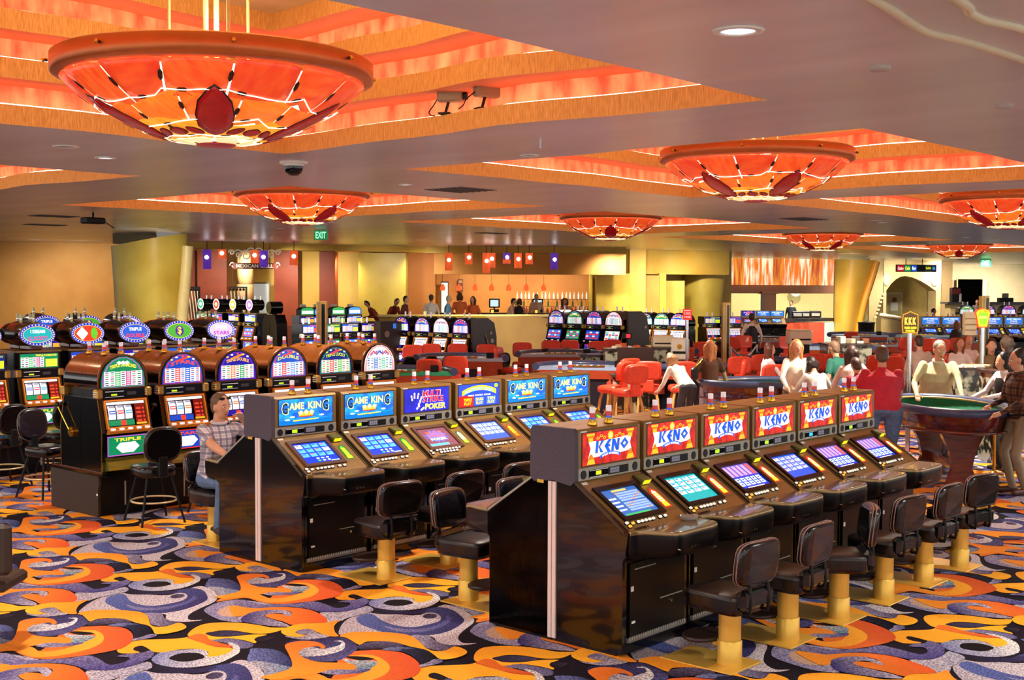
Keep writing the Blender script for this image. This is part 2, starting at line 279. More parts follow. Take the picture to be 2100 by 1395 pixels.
('f2962e','dc5426',[(1.54,1.90,0.0),(1.61,1.71,0.2),(1.72,1.63,0.4),(1.82,1.53,0.6),(1.88,1.37,0.8),(1.86,1.21,0.9),(1.81,1.07,1.0),(1.74,0.99,1.0),(1.65,1.06,0.8),(1.53,1.10,0.7),(1.54,1.24,0.6),(1.53,1.37,0.4),(1.55,1.48,0.4),(1.61,1.48,0.4),(1.66,1.40,0.6),(1.66,1.33,0.6),(1.73,1.38,0.6),(1.75,1.46,0.6),(1.68,1.57,0.4),(1.59,1.61,0.3),(1.47,1.59,0.2),(1.38,1.63,0.1)]),
('3a3478','b4a8bc',[(1.34,1.48,0.0),(1.43,1.57,0.0),(1.54,1.62,0.2),(1.66,1.58,0.5),(1.74,1.49,0.8),(1.73,1.39,1.0),(1.67,1.32,1.0),(1.65,1.34,0.9),(1.67,1.44,0.8),(1.60,1.48,0.5),(1.54,1.46,0.4),(1.52,1.36,0.6),(1.52,1.21,0.9),(1.49,1.10,1.0),(1.43,1.16,0.8),(1.37,1.30,0.4)]),
('fbb42a','f08c28',[(1.36,1.03,0.0),(1.45,1.09,0.1),(1.57,1.10,0.3),(1.66,1.04,0.5),(1.74,0.98,0.8),(1.84,0.96,1.0),(1.72,0.87,0.9),(1.62,0.74,0.9),(1.57,0.64,1.0),(1.52,0.70,0.8),(1.53,0.80,0.7),(1.54,0.92,0.5),(1.49,0.97,0.3),(1.42,0.94,0.3),(1.42,0.85,0.4),(1.44,0.82,0.5),(1.36,0.84,0.3),(1.33,0.92,0.1)]),
('7a7296','b8aeb8',[(1.42,0.94,0.1),(1.49,0.97,0.0),(1.55,0.93,0.1),(1.52,0.80,0.6),(1.52,0.68,1.0),(1.37,0.74,0.8),(1.31,0.86,0.4),(1.32,0.93,0.2),(1.36,0.84,0.5),(1.44,0.82,0.5),(1.42,0.87,0.4)]),
('a8a0b8','6a6490',[(1.51,-0.26,0.0),(1.58,-0.26,0.3),(1.65,-0.24,0.6),(1.68,-0.29,1.0),(1.62,-0.33,0.9),(1.48,-0.30,0.1)]),
('a49ab2','4a4268',[(1.93,0.28,0.0),(2.01,0.19,0.4),(1.99,0.13,0.5),(1.94,0.01,0.6),(1.94,-0.07,0.8),(1.97,-0.12,1.0),(1.91,-0.17,1.0),(1.83,-0.15,0.7),(1.80,-0.09,0.5),(1.80,-0.01,0.3),(1.87,0.12,0.2)]),
('2a2236','6a6080',[(1.52,0.37,0.5),(1.61,0.37,0.9),(1.70,0.32,1.0),(1.74,0.22,0.8),(1.72,0.13,0.4),(1.56,0.21,0.1),(1.46,0.27,0.0)]),
('34345c','0e0a12',[(1.56,0.18,0.0),(1.66,0.16,0.2),(1.74,0.09,0.5),(1.77,-0.02,0.8),(1.73,-0.15,1.0),(1.67,-0.22,1.0),(1.58,-0.26,0.9),(1.52,-0.25,0.7),(1.58,-0.14,0.7),(1.62,0.02,0.4)]),
('7a80a8','4a5080',[(1.56,0.18,0.0),(1.68,0.15,0.5),(1.73,0.02,1.0),(1.67,0.08,0.6),(1.62,0.07,0.5)]),
('f59028','fbb42a',[(1.57,0.63,0.2),(1.64,0.66,0.1),(1.74,0.62,0.0),(1.83,0.51,0.0),(1.90,0.39,0.0),(1.92,0.27,0.1),(1.86,0.11,0.3),(1.79,-0.02,0.6),(1.78,-0.11,0.7),(1.84,-0.16,0.6),(1.95,-0.14,0.5),(1.95,-0.23,0.5),(1.91,-0.30,0.7),(1.83,-0.33,0.8),(1.73,-0.32,1.0),(1.68,-0.27,1.0),(1.72,-0.17,0.8),(1.76,-0.05,0.6),(1.74,0.09,0.5),(1.74,0.22,0.4),(1.70,0.32,0.4),(1.61,0.39,0.4),(1.53,0.37,0.6),(1.56,0.49,0.4),(1.58,0.58,0.3)])]
# ---------------------------------------------------------------- carpet floor
def carpet_material():
    m=bpy.data.materials.new('swirl_carpet'); m.use_nodes=True; nt=m.node_tree; b=nt.nodes['Principled BSDF']
    b.inputs['Roughness'].default_value=.9; b.inputs['Specular IOR Level'].default_value=.15
    at=nt.nodes.new('ShaderNodeAttribute'); at.attribute_name='dye'
    tc=nt.nodes.new('ShaderNodeTexCoord'); no=nt.nodes.new('ShaderNodeTexNoise'); no.inputs['Scale'].default_value=75; no.inputs['Detail'].default_value=2
    nt.links.new(tc.outputs['Object'],no.inputs[0])
    rp=nt.nodes.new('ShaderNodeValToRGB'); rp.color_ramp.elements[0].position=.42; rp.color_ramp.elements[1].position=.58
    rp.color_ramp.elements[0].color=(.34,.33,.42,1); rp.color_ramp.elements[1].color=(1.28,1.26,1.22,1)
    nt.links.new(no.outputs[0],rp.inputs[0])
    # blue and lavender yarns are heathered, the orange ones are plain: mix by how blue the dye is
    sp=nt.nodes.new('ShaderNodeSeparateColor'); nt.links.new(at.outputs['Color'],sp.inputs[0])
    su=nt.nodes.new('ShaderNodeMath'); su.operation='SUBTRACT'; nt.links.new(sp.outputs[0],su.inputs[0]); nt.links.new(sp.outputs[2],su.inputs[1])
    mr=nt.nodes.new('ShaderNodeMapRange'); mr.inputs[1].default_value=0.03; mr.inputs[2].default_value=.4; mr.inputs[3].default_value=.85; mr.inputs[4].default_value=.13
    nt.links.new(su.outputs[0],mr.inputs[0])
    mx=nt.nodes.new('ShaderNodeMix'); mx.data_type='RGBA'; mx.blend_type='MULTIPLY'
    nt.links.new(mr.outputs[0],mx.inputs[0]); nt.links.new(at.outputs['Color'],mx.inputs[6]); nt.links.new(rp.outputs[0],mx.inputs[7])
    nt.links.new(mx.outputs[2],b.inputs['Base Color'])
    return m
CARPETM=carpet_material()
def build_floor():
    vs=[];fs=[];cs=[]
    X0,X1,Y0,Y1=-6,95,-6,60
    base=lin('#1d1420')
    vs+=[(X0,Y0,0),(X1,Y0,0),(X1,Y1,0),(X0,Y1,0)]; fs.append((0,1,2,3)); cs+=[base]*4
    A=(1.92,0.0); B=(.962,1.912)
    shapes=[]
    for c1,c2,pts in CARPET:
        P=smooth_path(pts,3,True); a=Vector(lin(c1)[:3]); b=Vector(lin(c2)[:3])
        shapes.append([(p[0]+4,p[1]+6,tuple(a.lerp(b,min(1,max(0,p[2]))))+(1,)) for p in P])
    for j in range(-5,9):
        for i in range(-7,14):
            ox=i*A[0]+j*B[0]; oy=j*B[1]; cx=ox+5.5; cy=oy+7.5
            d=CF.x*cx+CF.y*cy; r=CR.x*cx+CR.y*cy
            if d<3.5 or d>24 or abs(r)>d*.42+2.2 : continue
            for k,S in enumerate(shapes):
                z=.0006+.00022*k; n0=len(vs)
                vs+=[(x+ox,y+oy,z) for x,y,c in S]; cs+=[c for x,y,c in S]; fs.append(tuple(range(n0,n0+len(S))))
    me=bpy.data.meshes.new('floor'); me.from_pydata(vs,[],fs); me.materials.append(CARPETM)
    ca=me.color_attributes.new('dye','FLOAT_COLOR','POINT')
    ca.data.foreach_set('color',[q for c in cs for q in c]); me.update()
    bm=bmesh.new(); bm.from_mesh(me); bmesh.ops.triangulate(bm,faces=bm.faces,ngon_method='EAR_CLIP')
    for f in bm.faces:
        if f.normal.z<0: f.normal_flip()
    bm.to_mesh(me); bm.free()
    o=bpy.data.objects.new('floor',me); COL.objects.link(o); struct(o)
build_floor()
# ---------------------------------------------------------------- ceiling
HC=3.9
CEILM=mat('satin_grey_ceiling','#d6d4da',rough=.32,metal=.25,n=.12,ns=1.3,stretch=(1,.25,1),spec=.6)
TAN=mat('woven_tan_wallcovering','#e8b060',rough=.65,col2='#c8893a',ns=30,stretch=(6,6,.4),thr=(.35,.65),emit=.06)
CORAL=mat('coral_soffit','#e8895a',rough=.6,n=.05)
PANEL=mat('backlit_coral_onyx','#e04c2c',rough=.5,col2='#ffa068',ns=3.0,stretch=(2.2,2.2,.8),thr=(.33,.78),emit=.82)
COVE=mat('cove_lamp','#ffe9c8',emit=6)
CENT=mat('cream_coffer_ceiling','#e0c48c',rough=.6,n=.05)
COFS=[(2.6,8.15,4.75,10.6),(10.15,16.3,4.95,10.84),(17.7,26.3,5.0,10.6),(28.3,36.8,5.0,10.7),
      (2.3,8.6,14.2,20.3),(10.85,16.45,14.0,20.5),(18.3,26.6,14.1,19.95),(28.6,35.8,14.5,20.1),(39,49,14.6,20.8)]
def outline(c,d,seg=14):
    x0,x1,y0,y1=c; pts=[]; tags=[]
    def wav(t,a): return -a*math.sin(PI*t)**2*(.7+.3*math.cos(5*PI*t))
    for s,(p,q,nx,ny,a) in enumerate((((x0,y0),(x1,y0),0,-1,-.05),((x1,y0),(x1,y1),1,0,.26),((x1,y1),(x0,y1),0,1,.16),((x0,y1),(x0,y0),-1,0,.12))):
        for i in range(seg):
            t=i/seg; wv=wav(t,a)
            ex=(p[0]+(q[0]-p[0])*t); ey=(p[1]+(q[1]-p[1])*t)
            mx,my=(x0+x1)/2,(y0+y1)/2
            kx=((x1-x0)/2+d)/((x1-x0)/2); ky=((y1-y0)/2+d)/((y1-y0)/2)
            pts.append((mx+(ex-mx)*kx+nx*wv,my+(ey-my)*ky+ny*wv))
    return pts
def build_ceiling():
    from mathutils.geometry import delaunay_2d_cdt as cdt
    vs=[(-3,-4),(92,-4),(92,52),(-3,52)]; es=[(0,1),(1,2),(2,3),(3,0)]; holes=[]
    for c in COFS:
        k=len(vs); O=outline(c,0); vs+=O; n=len(O); es+=[(k+i,k+(i+1)%n) for i in range(n)]; holes.append(O)
    V,_,F,*r=cdt([Vector(v) for v in vs],es,[],0,1e-5)
    def inside(p,O):
        r=False; n=len(O)
        for i in range(n):
            a=O[i]; b=O[(i+1)%n]
            if (a[1]>p[1])!=(b[1]>p[1]) and p[0]<(b[0]-a[0])*(p[1]-a[1])/(b[1]-a[1])+a[0]: r=not r
        return r
    fs=[]
    for f in F:
        cx=sum(V[i].x for i in f)/3; cy=sum(V[i].y for i in f)/3
        if any(inside((cx,cy),O) for O in holes): continue
        fs.append(f)
    mb=MB(); mb.add([(v.x,v.y,HC) for v in V],[tuple(reversed(f)) for f in fs],CEILM)
    mb.add([(-3,-4,5.6),(92,-4,5.6),(92,52,5.6),(-3,52,5.6)],[(0,3,2,1)],CENT)
    ce=mb.build('ceiling'); struct(ce)
    # little raised mouldings that wave along the ceiling near the camera
    for pts in ([(4.2,2.62),(5.67,2.71),(6.19,2.78),(6.52,2.82),(6.76,2.78),(7.03,2.75),(7.34,2.73),(7.73,2.72),(8.4,2.78),(9.5,2.7),(12,2.8),(15,2.7)],[(4.6,2.3),(5.94,2.4),(6.2,2.46),(6.43,2.47),(6.6,2.43),(6.8,2.4),(7.4,2.42),(9,2.35),(12,2.45),(15,2.35)]):
        m=MB(); m.path([(x,y,HC-.003) for x,y in smooth_path(pts,4)],.028,mat('cream_moulding','#d9cfae',rough=.5,n=.04),n=8); m.build('moulding',ce)
    # coffers: three stepped tiers of woven fascia, backlit panel and coral soffit, then a flat centre
    for ci,c in enumerate(COFS):
        mb=MB(); seg=14
        z=HC; lev=[]
        def band(O,z0,O2,z1,m):
            n=len(O); mb.add([(x,y,z0) for x,y in O]+[(x,y,z1) for x,y in O2],[(i,n+i,n+(i+1)%n,(i+1)%n) for i in range(n)],m)
        for t in range(4):
            O=outline(c,-.2*t); h=.175
            band(O,z,O,z+h,TAN)
            if t<3:
                P=outline(c,-.2*t+.24)
                band(O,z+h,P,z+h,CORAL)
                Q=outline(c,-.2*(t+1)); band(P,z+.375,Q,z+.375,CORAL)
                lev.append((P,z+h,z+.375,O)); z+=.375
            else:
                n=len(O); mb.add([(x,y,z+h) for x,y in O],[tuple(range(n-1,-1,-1))],CENT)
        cf=mb.build('ceiling_coffer',ce)
        for (P,z0,z1,O) in lev:
            n=len(P); step=2 if ci in (0,1,2,4,5,6) else 7
            for k in range(0,n,step):
                m=MB(); idx=[(k+q)%n for q in range(step+1)]
                a=[(P[i][0],P[i][1],z0) for i in idx]; b=[(P[i][0],P[i][1],z1) for i in idx]
                ins=.006; L=len(idx)
                cx,cy=(c[0]+c[1])/2,(c[2]+c[3])/2
                sh=lambda p:(p[0]+(cx-p[0])*.004,p[1]+(cy-p[1])*.004,p[2])
                a2=[sh(p) for p in a]; b2=[sh(p) for p in b]
                e=(Vector(a2[-1])-Vector(a2[0])).normalized()*.012
                a2[0]=tuple(Vector(a2[0])+e); b2[0]=tuple(Vector(b2[0])+e)
                m.add(a+b+a2+b2,[(2*L+i,3*L+i,3*L+i+1,2*L+i+1) for i in range(L-1)]+[(0,L,3*L,2*L),(L-1,2*L-1+0,4*L-1,3*L-1)],PANEL)
                m.build('light_panel',cf)
            m=MB(); R=[(O[i][0]*.55+P[i][0]*.45,O[i][1]*.55+P[i][1]*.45,z0+.014) for i in range(n)]
            m.path(R,.009,COVE,n=4,closed=True); m.build('cove_lamp',cf)
    return ce
CE=build_ceiling()
# ---------------------------------------------------------------- bowl chandeliers
def bowl_r(z): # radius of the glass bowl at height z above its lowest point
    R=1.58; return math.sqrt(max(0,R*R-(R-z)**2))
def bowl_z(r): R=1.58; return R-math.sqrt(R*R-r*r)
GLOW=mat('white_lit_glass','#fff6dd',emit=1.5,rough=.4)
G_OUT=[mat('red_orange_art_glass','#e23c18',emit=.62,rough=.3,col2='#f06a2a',ns=5,stretch=(1,4,1)),mat('scarlet_art_glass','#d8361c',emit=.6,rough=.3,col2='#ea5a24',ns=5,stretch=(3,1,1))]
G_MID=[mat('orange_art_glass','#ef6a1c',emit=.68,rough=.3,col2='#f88c2a',ns=5,stretch=(1,4,1)),mat('deep_orange_art_glass','#ea5a18',emit=.66,rough=.3,col2='#f57c28',ns=5,stretch=(4,1,1))]
G_IN=[mat('amber_art_glass','#f7931e',emit=.75,rough=.3,col2='#fdb43a',ns=5,stretch=(1,3,1))]
G_CEN=[mat('pale_yellow_art_glass','#ffd98c',emit=.85,rough=.3,col2='#fff0c0',ns=5)]
G_RED=mat('crimson_art_glass','#9c1014',emit=.32,rough=.25,n=.15,ns=10)
KNOT=mat('dark_red_lead','#2a0808',rough=.4,n=.1)
COP=mat('copper_rim_paint','#c07038',rough=.35,metal=.5,n=.05,spec=.5)
def build_chandelier(loc):
    T=thing('bowl_chandelier','','chandelier',loc)
    Z0=3.56; RB=1.1; rnd=random.Random(4)
    ztop=bowl_z(RB)
    m=MB()
    pr=[(RB-.0,ztop),(RB+.02,ztop+.01),(RB+.06,ztop+.02),(RB+.075,ztop+.03),(RB+.075,ztop+.15),(RB+.05,ztop+.165),(RB+.03,ztop+.15),(RB+.03,ztop+.05),(RB-.01,ztop+.02)]
    m.lathe([(r,Z0+z) for r,z in pr],COP,n=64,cap=False); m.build('rim',T)
    m=MB(); prof=[(max(.001,r),Z0+bowl_z(r)+.004) for r in [0.001]+[1.065*i/12 for i in range(1,13)]]; m.lathe(prof,GLOW,n=48,cap=False); m.build('glass_bowl',T)
    def S(a,r,h=0):
        z=bowl_z(min(r,RB)); nr=r/1.58; nz=(z-1.58)/1.58
        return (math.cos(a)*(r+nr*h),math.sin(a)*(r+nr*h),Z0+z+nz*h)
    def piece(name,pts,mt,h,sub=3,th=.006):
        cx=sum(p[0]*math.cos(p[1]) for p in pts)/len(pts); cy=sum(p[0]*math.sin(p[1]) for p in pts)/len(pts)
        loop=[]; RO=[]
        n=len(pts)
        XY=[(r*math.cos(a),r*math.sin(a)) for r,a in pts]
        for i in range(n):
            for k in range(sub):
                t=k/sub; x,y=lerp(XY[i][0],XY[(i+1)%n][0],t),lerp(XY[i][1],XY[(i+1)%n][1],t)
                if min(pts[i][0],pts[(i+1)%n][0])>1.05: q=1.1/math.hypot(x,y); x*=q; y*=q
                loop.append((x,y))
        rings=[]
        for s,hh in ((1.0,h-.004),(1.0,h),(.66,h),(.33,h)):
            rings.append([S(math.atan2(cy+(y-cy)*s,cx+(x-cx)*s),math.hypot(cy+(y-cy)*s,cx+(x-cx)*s),hh) for x,y in loop])
        m=MB(); m.loft(rings,mt,cap=False,smooth=True); c=S(math.atan2(cy,cx),math.hypot(cy,cx),h)
        k=len(loop); m.add(rings[-1]+[c],[(i,(i+1)%k,k) for i in range(k)],mt,True)
        m.build(name,T)
    rows=[(1.095,.84,14,G_OUT),(.84,.58,12,G_MID),(.58,.31,9,G_IN),(.31,.02,6,G_CEN)]
    J={}
    def jit(a,r):
        if r>1: return (0,0)
        k=(round(a%(2*PI),4),round(r,3))
        if k not in J: J[k]=(rnd.uniform(-.09,.09),rnd.uniform(-.07,.07) if .1<r<1.0 else 0)
        return J[k]
    cracks=[]; JL={}
    for ro,ri,n,ms in rows:
        off=rnd.random()
        for i in range(n):
            a0=2*PI*(i+off)/n; a1=2*PI*(i+1+off)/n; am=(a0+a1)/2
            def jp(a,r): q=jit(a,r); return (r+q[1],a+q[0])
            gap=.010
            ex=lambda q:(q[0]-.07,q[1]) if ri>.1 else q
            pts=[jp(a0,ro),jp(am,ro),jp(a1,ro),ex(jp(a1,ri)),ex(jp(am,ri)),ex(jp(a0,ri))]
            if ri<.1: pts=[jp(a0,ro),jp(am,ro),jp(a1,ro),(.05,am)]
            cx=sum(r*math.cos(a) for r,a in pts)/len(pts); cy=sum(r*math.sin(a) for r,a in pts)/len(pts)
            q=[]
            for r,a in pts:
                x,y=r*math.cos(a),r*math.sin(a); d=math.hypot(x-cx,y-cy); x+=(cx-x)*gap/d; y+=(cy-y)*gap/d
                rr=min(math.hypot(x,y),1.095); q.append((rr,math.atan2(y,x)))
            piece('glass_panel',q,ms[i%len(ms)],.010+.002*rows.index((ro,ri,n,ms)))
            if ri>.1: JL.setdefault(ri,[]).extend([((q[1])%(2*PI),q[0]) for q in (jp(a0,ri),jp(am,ri))])
            p0=jp(a0,ro); p1=jp(a0,ri); cracks.append((p0,p1))
            cracks.append((jp(a0,ri),jp(am,ri)))
    for ro,ri,n,ms in rows[:3]:
        pass
    for kk,L in JL.items():
        L.sort(); XY=[(r*math.cos(a),r*math.sin(a)) for a,r in L]; pts=[]
        for i in range(len(XY)):
            for q in range(3): t=q/3; x,y=lerp(XY[i][0],XY[(i+1)%len(XY)][0],t),lerp(XY[i][1],XY[(i+1)%len(XY)][1],t); pts.append(S(math.atan2(y,x),math.hypot(x,y),.0165))
        m=MB(); m.path(pts,.005,GLOW,n=4,closed=True); m.build('lit_joint',T)
    def lens(a,r0,r1,w,name='petal',mt=G_RED,ang=0,h=.023):
        pts=[]; L=r1-r0; cx,cy=(r0+r1)/2*math.cos(a),(r0+r1)/2*math.sin(a)
        for i in range(12):
            t=2*PI*i/12; u=math.cos(t)*L/2; v=math.sin(t)*w/2*(1 if abs(math.cos(t))<.8 else .75)
            ca,sa=math.cos(a+ang),math.sin(a+ang); x=cx+u*ca-v*sa; y=cy+u*sa+v*ca; pts.append((math.hypot(x,y),math.atan2(y,x)))
        piece(name,pts,mt,h,sub=2)
    for k in range(5):
        a=2*PI*k/5+.25
        lens(a,.36,.92,.25)
        lens(a,.36-.014,.92+.016,.272,name='petal_edge',mt=KNOT,h=.0195)
        for d,an in ((.33,.7),(-.33,-.7)): lens(a+d,.36,.50,.075,ang=an); lens(a+d,.352,.508,.087,name='petal_edge',mt=KNOT,ang=an,h=.0195)
        lens(a+PI/5,.37,.49,.12,ang=PI/2*0.0); lens(a+PI/5,.362,.498,.132,name='petal_edge',mt=KNOT,h=.0195)
    for (r0,a0),(r1,a1) in cracks:
        if max(r0,r1)<.2: continue
        x0,y0,x1,y1=r0*math.cos(a0),r0*math.sin(a0),r1*math.cos(a1),r1*math.sin(a1); xm,ym=(x0+x1)/2,(y0+y1)/2; L=math.hypot(x1-x0,y1-y0)
        if L<.08: continue
        an=math.atan2(y1-y0,x1-x0); pts=[]
        l=.042 if math.hypot(xm,ym)>.3 else .02
        for i in range(6):
            t=2*PI*i/6; u=math.cos(t)*l; v=math.sin(t)*l*.42; x=xm+u*math.cos(an)-v*math.sin(an); y=ym+u*math.sin(an)+v*math.cos(an); pts.append((math.hypot(x,y),math.atan2(y,x)))
        piece('knot',pts,KNOT,.0172,sub=1)
    m=MB(); m.lathe([(.001,Z0-.028),(.13,Z0-.024),(.15,Z0-.012),(.14,Z0)],mat('crimson_boss','#a83a40',rough=.4,emit=.2,n=.1),n=24); m.build('centre_boss',T)
    for k in range(8):
        a=2*PI*k/8+.2; c=Vector((math.cos(a)*(RB+.078),math.sin(a)*(RB+.078),Z0+ztop+.1)); m=MB(); m.tube(c,c+Vector((math.cos(a),math.sin(a),0))*.02,.012,BRZD,n=8); m.ball(c+Vector((math.cos(a),math.sin(a),0))*.03,.015,GLD,n=8,k=6); m.build('bolt',T)
    for k in range(3):
        a=2*PI*k/3+2.2; m=MB(); x,y=math.cos(a)*.35,math.sin(a)*.35; m.tube((x,y,Z0+.4),(x,y,5.19),.013,flat('#a88858'),n=8); m.build('hanging_rod',T)
    for k in range(2):
        m=MB(); x=.05*(k*2-1); m.tube((x,.05,Z0+.35),(x,.05,5.19),.02,flat('#c8a878'),n=8); m.build('hanging_rod',T)
    m=MB(); m.tube((0,0,Z0+.4),(0,0,Z0+.46),.4,WHT,n=20); m.build('lamp_tray',T)
    return T
CHL=[((5.39,7.83),'largest and nearest, upper left of the hall',.08),((13.19,7.83),'upper right, second largest in view',.2),((22.1,8.0),'cut off by the right edge of the view',.03),
     ((13.47,17.0),'in front of the green exit sign on the left',.65),((22.38,17.06),'over the middle of the hall, above the bar',-.227),((32.9,17.28),'above the flame-coloured art panel',.234),((44.1,17.7),'smallest, left of the far exit sign',-.495)]
ch0=None
for i,((x,y),l,rz) in enumerate(CHL):
    lab='orange art-glass bowl chandelier, '+l
    if ch0 is None: ch0=build_chandelier((x,y,0)); ch0['label']=lab; ch0['group']='bowl chandeliers under the coffers'; ch0.rotation_euler=(0,0,rz)
    else: dup(ch0,(x,y,0),rz,label=lab)
# ---------------------------------------------------------------- ceiling fittings
def downlight(x,y,r=.09,lab='',lit=True):
    m=MB(); m.lathe([(r*.8,HC-.004),(r*.82,HC-.012),(r*1.15,HC-.012),(r*1.2,HC-.002),(r*1.15,HC)],WHT,c=(x,y,0),n=24,cap=False)
    m.lathe([(r*.8,HC-.004),(r*.5,HC-.003),(.001,HC-.002)],mat('lit_reflector','#e8ecff',emit=2.0,rough=.2,col2='#8a90a0',ns=60) if lit else mat('dark_reflector','#6c6c70',rough=.3,metal=.5,n=.1),c=(x,y,0),n=24,cap=False)
    tag(m.build('recessed_downlight'),lab,'light','recessed lights in the ceiling')
DLS=[((5.84,3.59),.12,'large recessed silver downlight in the ceiling at upper right',True),((6.27,11.73),.11,'unlit round recessed light at the far left under the big chandelier',False),((7.11,12.43),.1,'small lit recessed light to the right of an unlit one, upper left',True),((9.92,8.66),.09,'unlit round recess between the two largest chandeliers',False),
     ((11.68,12.48),.08,'small recessed spotlight below the gap of the first two coffers',True)]
for (x,y),r,l,lit in DLS: downlight(x,y,r,l,lit)
rnd=random.Random(3); far_l=0
FLS=[]
for k in range(46):
    px=rnd.uniform(60,2050); py=rnd.uniform(448,536)
    p=onz(px,py,HC)
    if any(c[0]-.3<p.x<c[1]+.3 and c[2]-.3<p.y<c[3]+.3 for c in COFS) : continue
    if p.y>27 or p.x>64 or p.y<11: continue
    FP=(px,p.x,p.y,k); FLS.append(FP)
for n_,(px,x_,y_,k_) in enumerate(sorted(FLS)): downlight(x_,y_,.09,'tiny recessed spotlight in the far ceiling, %s counting from the left'%NTH(n_),k_%2==0)
def disc_fit(x,y,lab,r=.07):
    m=MB(); m.lathe([(.001,HC-.028),(r*.8,HC-.026),(r,HC-.012),(r,HC)],mat('grey_white_plastic','#b5aea4',rough=.5,n=.04),c=(x,y,0),n=20); tag(m.build('smoke_detector'),lab,'smoke detector','smoke detectors on the ceiling')
disc_fit(7.39,3.5,'round smoke detector on the ceiling below the wavy moulding'); disc_fit(9.54,3.5,'round smoke detector at the right edge of the near ceiling')
def vent(x,y,a,b,lab):
    m=MB(); m.box(-a/2,a/2,-b/2,b/2,HC-.008,HC,flat('#6a6466'))
    t=m.build('ceiling_vent'); tag(t,lab,'vent','air vents in the ceiling',loc=(x,y,0))
    for k in range(6):
        q=MB(); yy=-b/2+b*(k+.5)/6; q.box(-a/2+.03,a/2-.03,yy-.012,yy+.012,HC-.016,HC-.008,flat('#3a3638')); q.build('slat',t)
    return t
vent(12.84,12.54,.75,.75,'square grey ceiling vent between the second and third chandeliers')
vent(12.5,23.9,.9,.5,'dark slotted ceiling vent at the far left'); vent(14.2,27.6,.9,.5,'dark slotted ceiling vent farther left above the orange wall'); vent(23.9,22.2,.9,.4,'slotted vent behind the small left chandelier'); vent(22.8,12.4,1.0,.6,'grey vent in the ceiling left of the third row-one coffer')
def exit_sign(x,y,s,lab):
    T=thing('exit_sign',lab,'exit sign',(x,y,HC),math.atan2(CR.y,CR.x))
    m=MB(); m.box(-.17*s,.17*s,-.02,.02,-.27*s,-.03,mat('exit_green','#0d8a4a',emit=.5,rough=.3,n=.08)); 
    m.tube((0,0,-.04),(0,0,0),.012,WHT); b=m.build('sign_box',T)
    q=MB(); pl=Pl((-.17*s,-.0215,-.27*s),(1,0,0),(0,0,1)); q.text2(pl,'EXIT',.04*s,.035*s,.30*s,.205*s,E('#9dffd0',1.2)); q.build('lettering',b)
exit_sign(19.67,24.1,1.0,'green lit exit sign hanging below the small left chandelier'); q=spot(2020,58); exit_sign(q.x,q.y,1.5,'green lit exit sign at the far right near the dark doorway')
T=thing('dome_camera','black glass security dome on a white ceiling plate','security camera',(8.75,11.2,HC))
m=MB(); m.lathe([(.001,-.03),(.15,-.03),(.16,-.015),(.16,0)],WHT,n=28); m.build('ceiling_plate',T)
m=MB(); m.lathe([(.001,-.16),(.05,-.155),(.09,-.125),(.105,-.08),(.105,-.03)],DARKH,n=28); m.build('dome',T)
m=MB(); m.lathe([(.108,-.05),(.112,-.045),(.112,-.03)],WHT,n=28,cap=False); m.build('collar',T)
def cctv(x,y,z,rz,lab):
    T=thing('security_camera',lab,'security camera',(x,y,z),rz,'box cameras on the coffer edge')
    m=MB(); m.cbox(-.055,.055,-.14,.10,.10,.20,flat('#8a7a62',.5),.012); m.build('housing',T)
    m=MB(); m.tube((0,-.14,.15),(0,-.18,.15),.034,BLK3,n=14); m.build('lens',T)
    m=MB(); m.tube((0,0,.1),(0,.03,.0),.014,BLK3); m.cbox(-.05,.05,-.03,.09,-.012,.004,BLK3,.004); m.build('bracket',T)
    m=MB(); m.path(smooth_path([(0,.1,.14),(.05,.16,.08),(.04,.2,.02),(.1,.2,.0),(.16,.18,.0)],4),.006,BLK3,n=6); m.build('cable',T)
cctv(8.06,8.03,4.09,.5,'left of two small box cameras on the coffer ledge'); cctv(8.06,7.57,4.09,1.3,'right of two small box cameras on the coffer ledge, lens turned right')
T=thing('ceiling_projector','small black projector hanging from the far left ceiling','projector',(12.39,22.15,HC))
m=MB(); m.cbox(-.2,.2,-.14,.14,-.22,-.1,BLK3,.02); m.build('housing',T); m=MB(); m.tube((0,0,-.1),(0,0,0),.02,BLK3); m.tube((.2,-.1,-.18),(.34,-.2,-.3),.01,BLK3); m.build('bracket',T)
m=MB(); m.tube((9.12,7.82,3.9),(9.12,7.82,3.84),.012,CHR); m.lathe([(.03,3.84),(.001,3.835)],CHR,c=(9.12,7.82,0),n=12); tag(m.build('sprinkler'),'chrome fire sprinkler on the ceiling between the two largest chandeliers','sprinkler')
# ---------------------------------------------------------------- slot machines
def candle(parent_mb_M,x,y,z,c1='#c23a3a',c2='#3a5ac8'):
    """two-stage signal candle on top of a machine: brass saucer, clear body, red and blue bands"""
    m=MB(parent_mb_M)
    m.lathe([(.001,z),(.034,z),(.036,z+.008),(.03,z+.03),(.026,z+.045)],GLD,c=(x,y,0),n=12,cap=False)
    m.lathe([(.024,z+.045),(.024,z+.058)],mat('blue_lens',c2,rough=.2,emit=.5,n=.1),c=(x,y,0),n=12,cap=False)
    m.lathe([(.021,z+.058),(.021,z+.09)],mat('red_lens',c1,rough=.2,emit=.35,n=.1),c=(x,y,0),n=12,cap=False)
    m.lathe([(.021,z+.09),(.021,z+.128),(.019,z+.132),(.001,z+.132)],mat('clear_white_lens','#e9dfe6',rough=.15,n=.05,emit=.25),c=(x,y,0),n=12)
    return m
DY0,DZ0,DY1,DZ1=-.2,1.145,-.64,.86
def deck_plane(x0=0,flip=1): return Pl((x0,DY0,DZ0),(1,0,0),(0,DY1-DY0,DZ1-DZ0))   # y grows towards the player
DL=math.hypot(DY1-DY0,DZ1-DZ0)
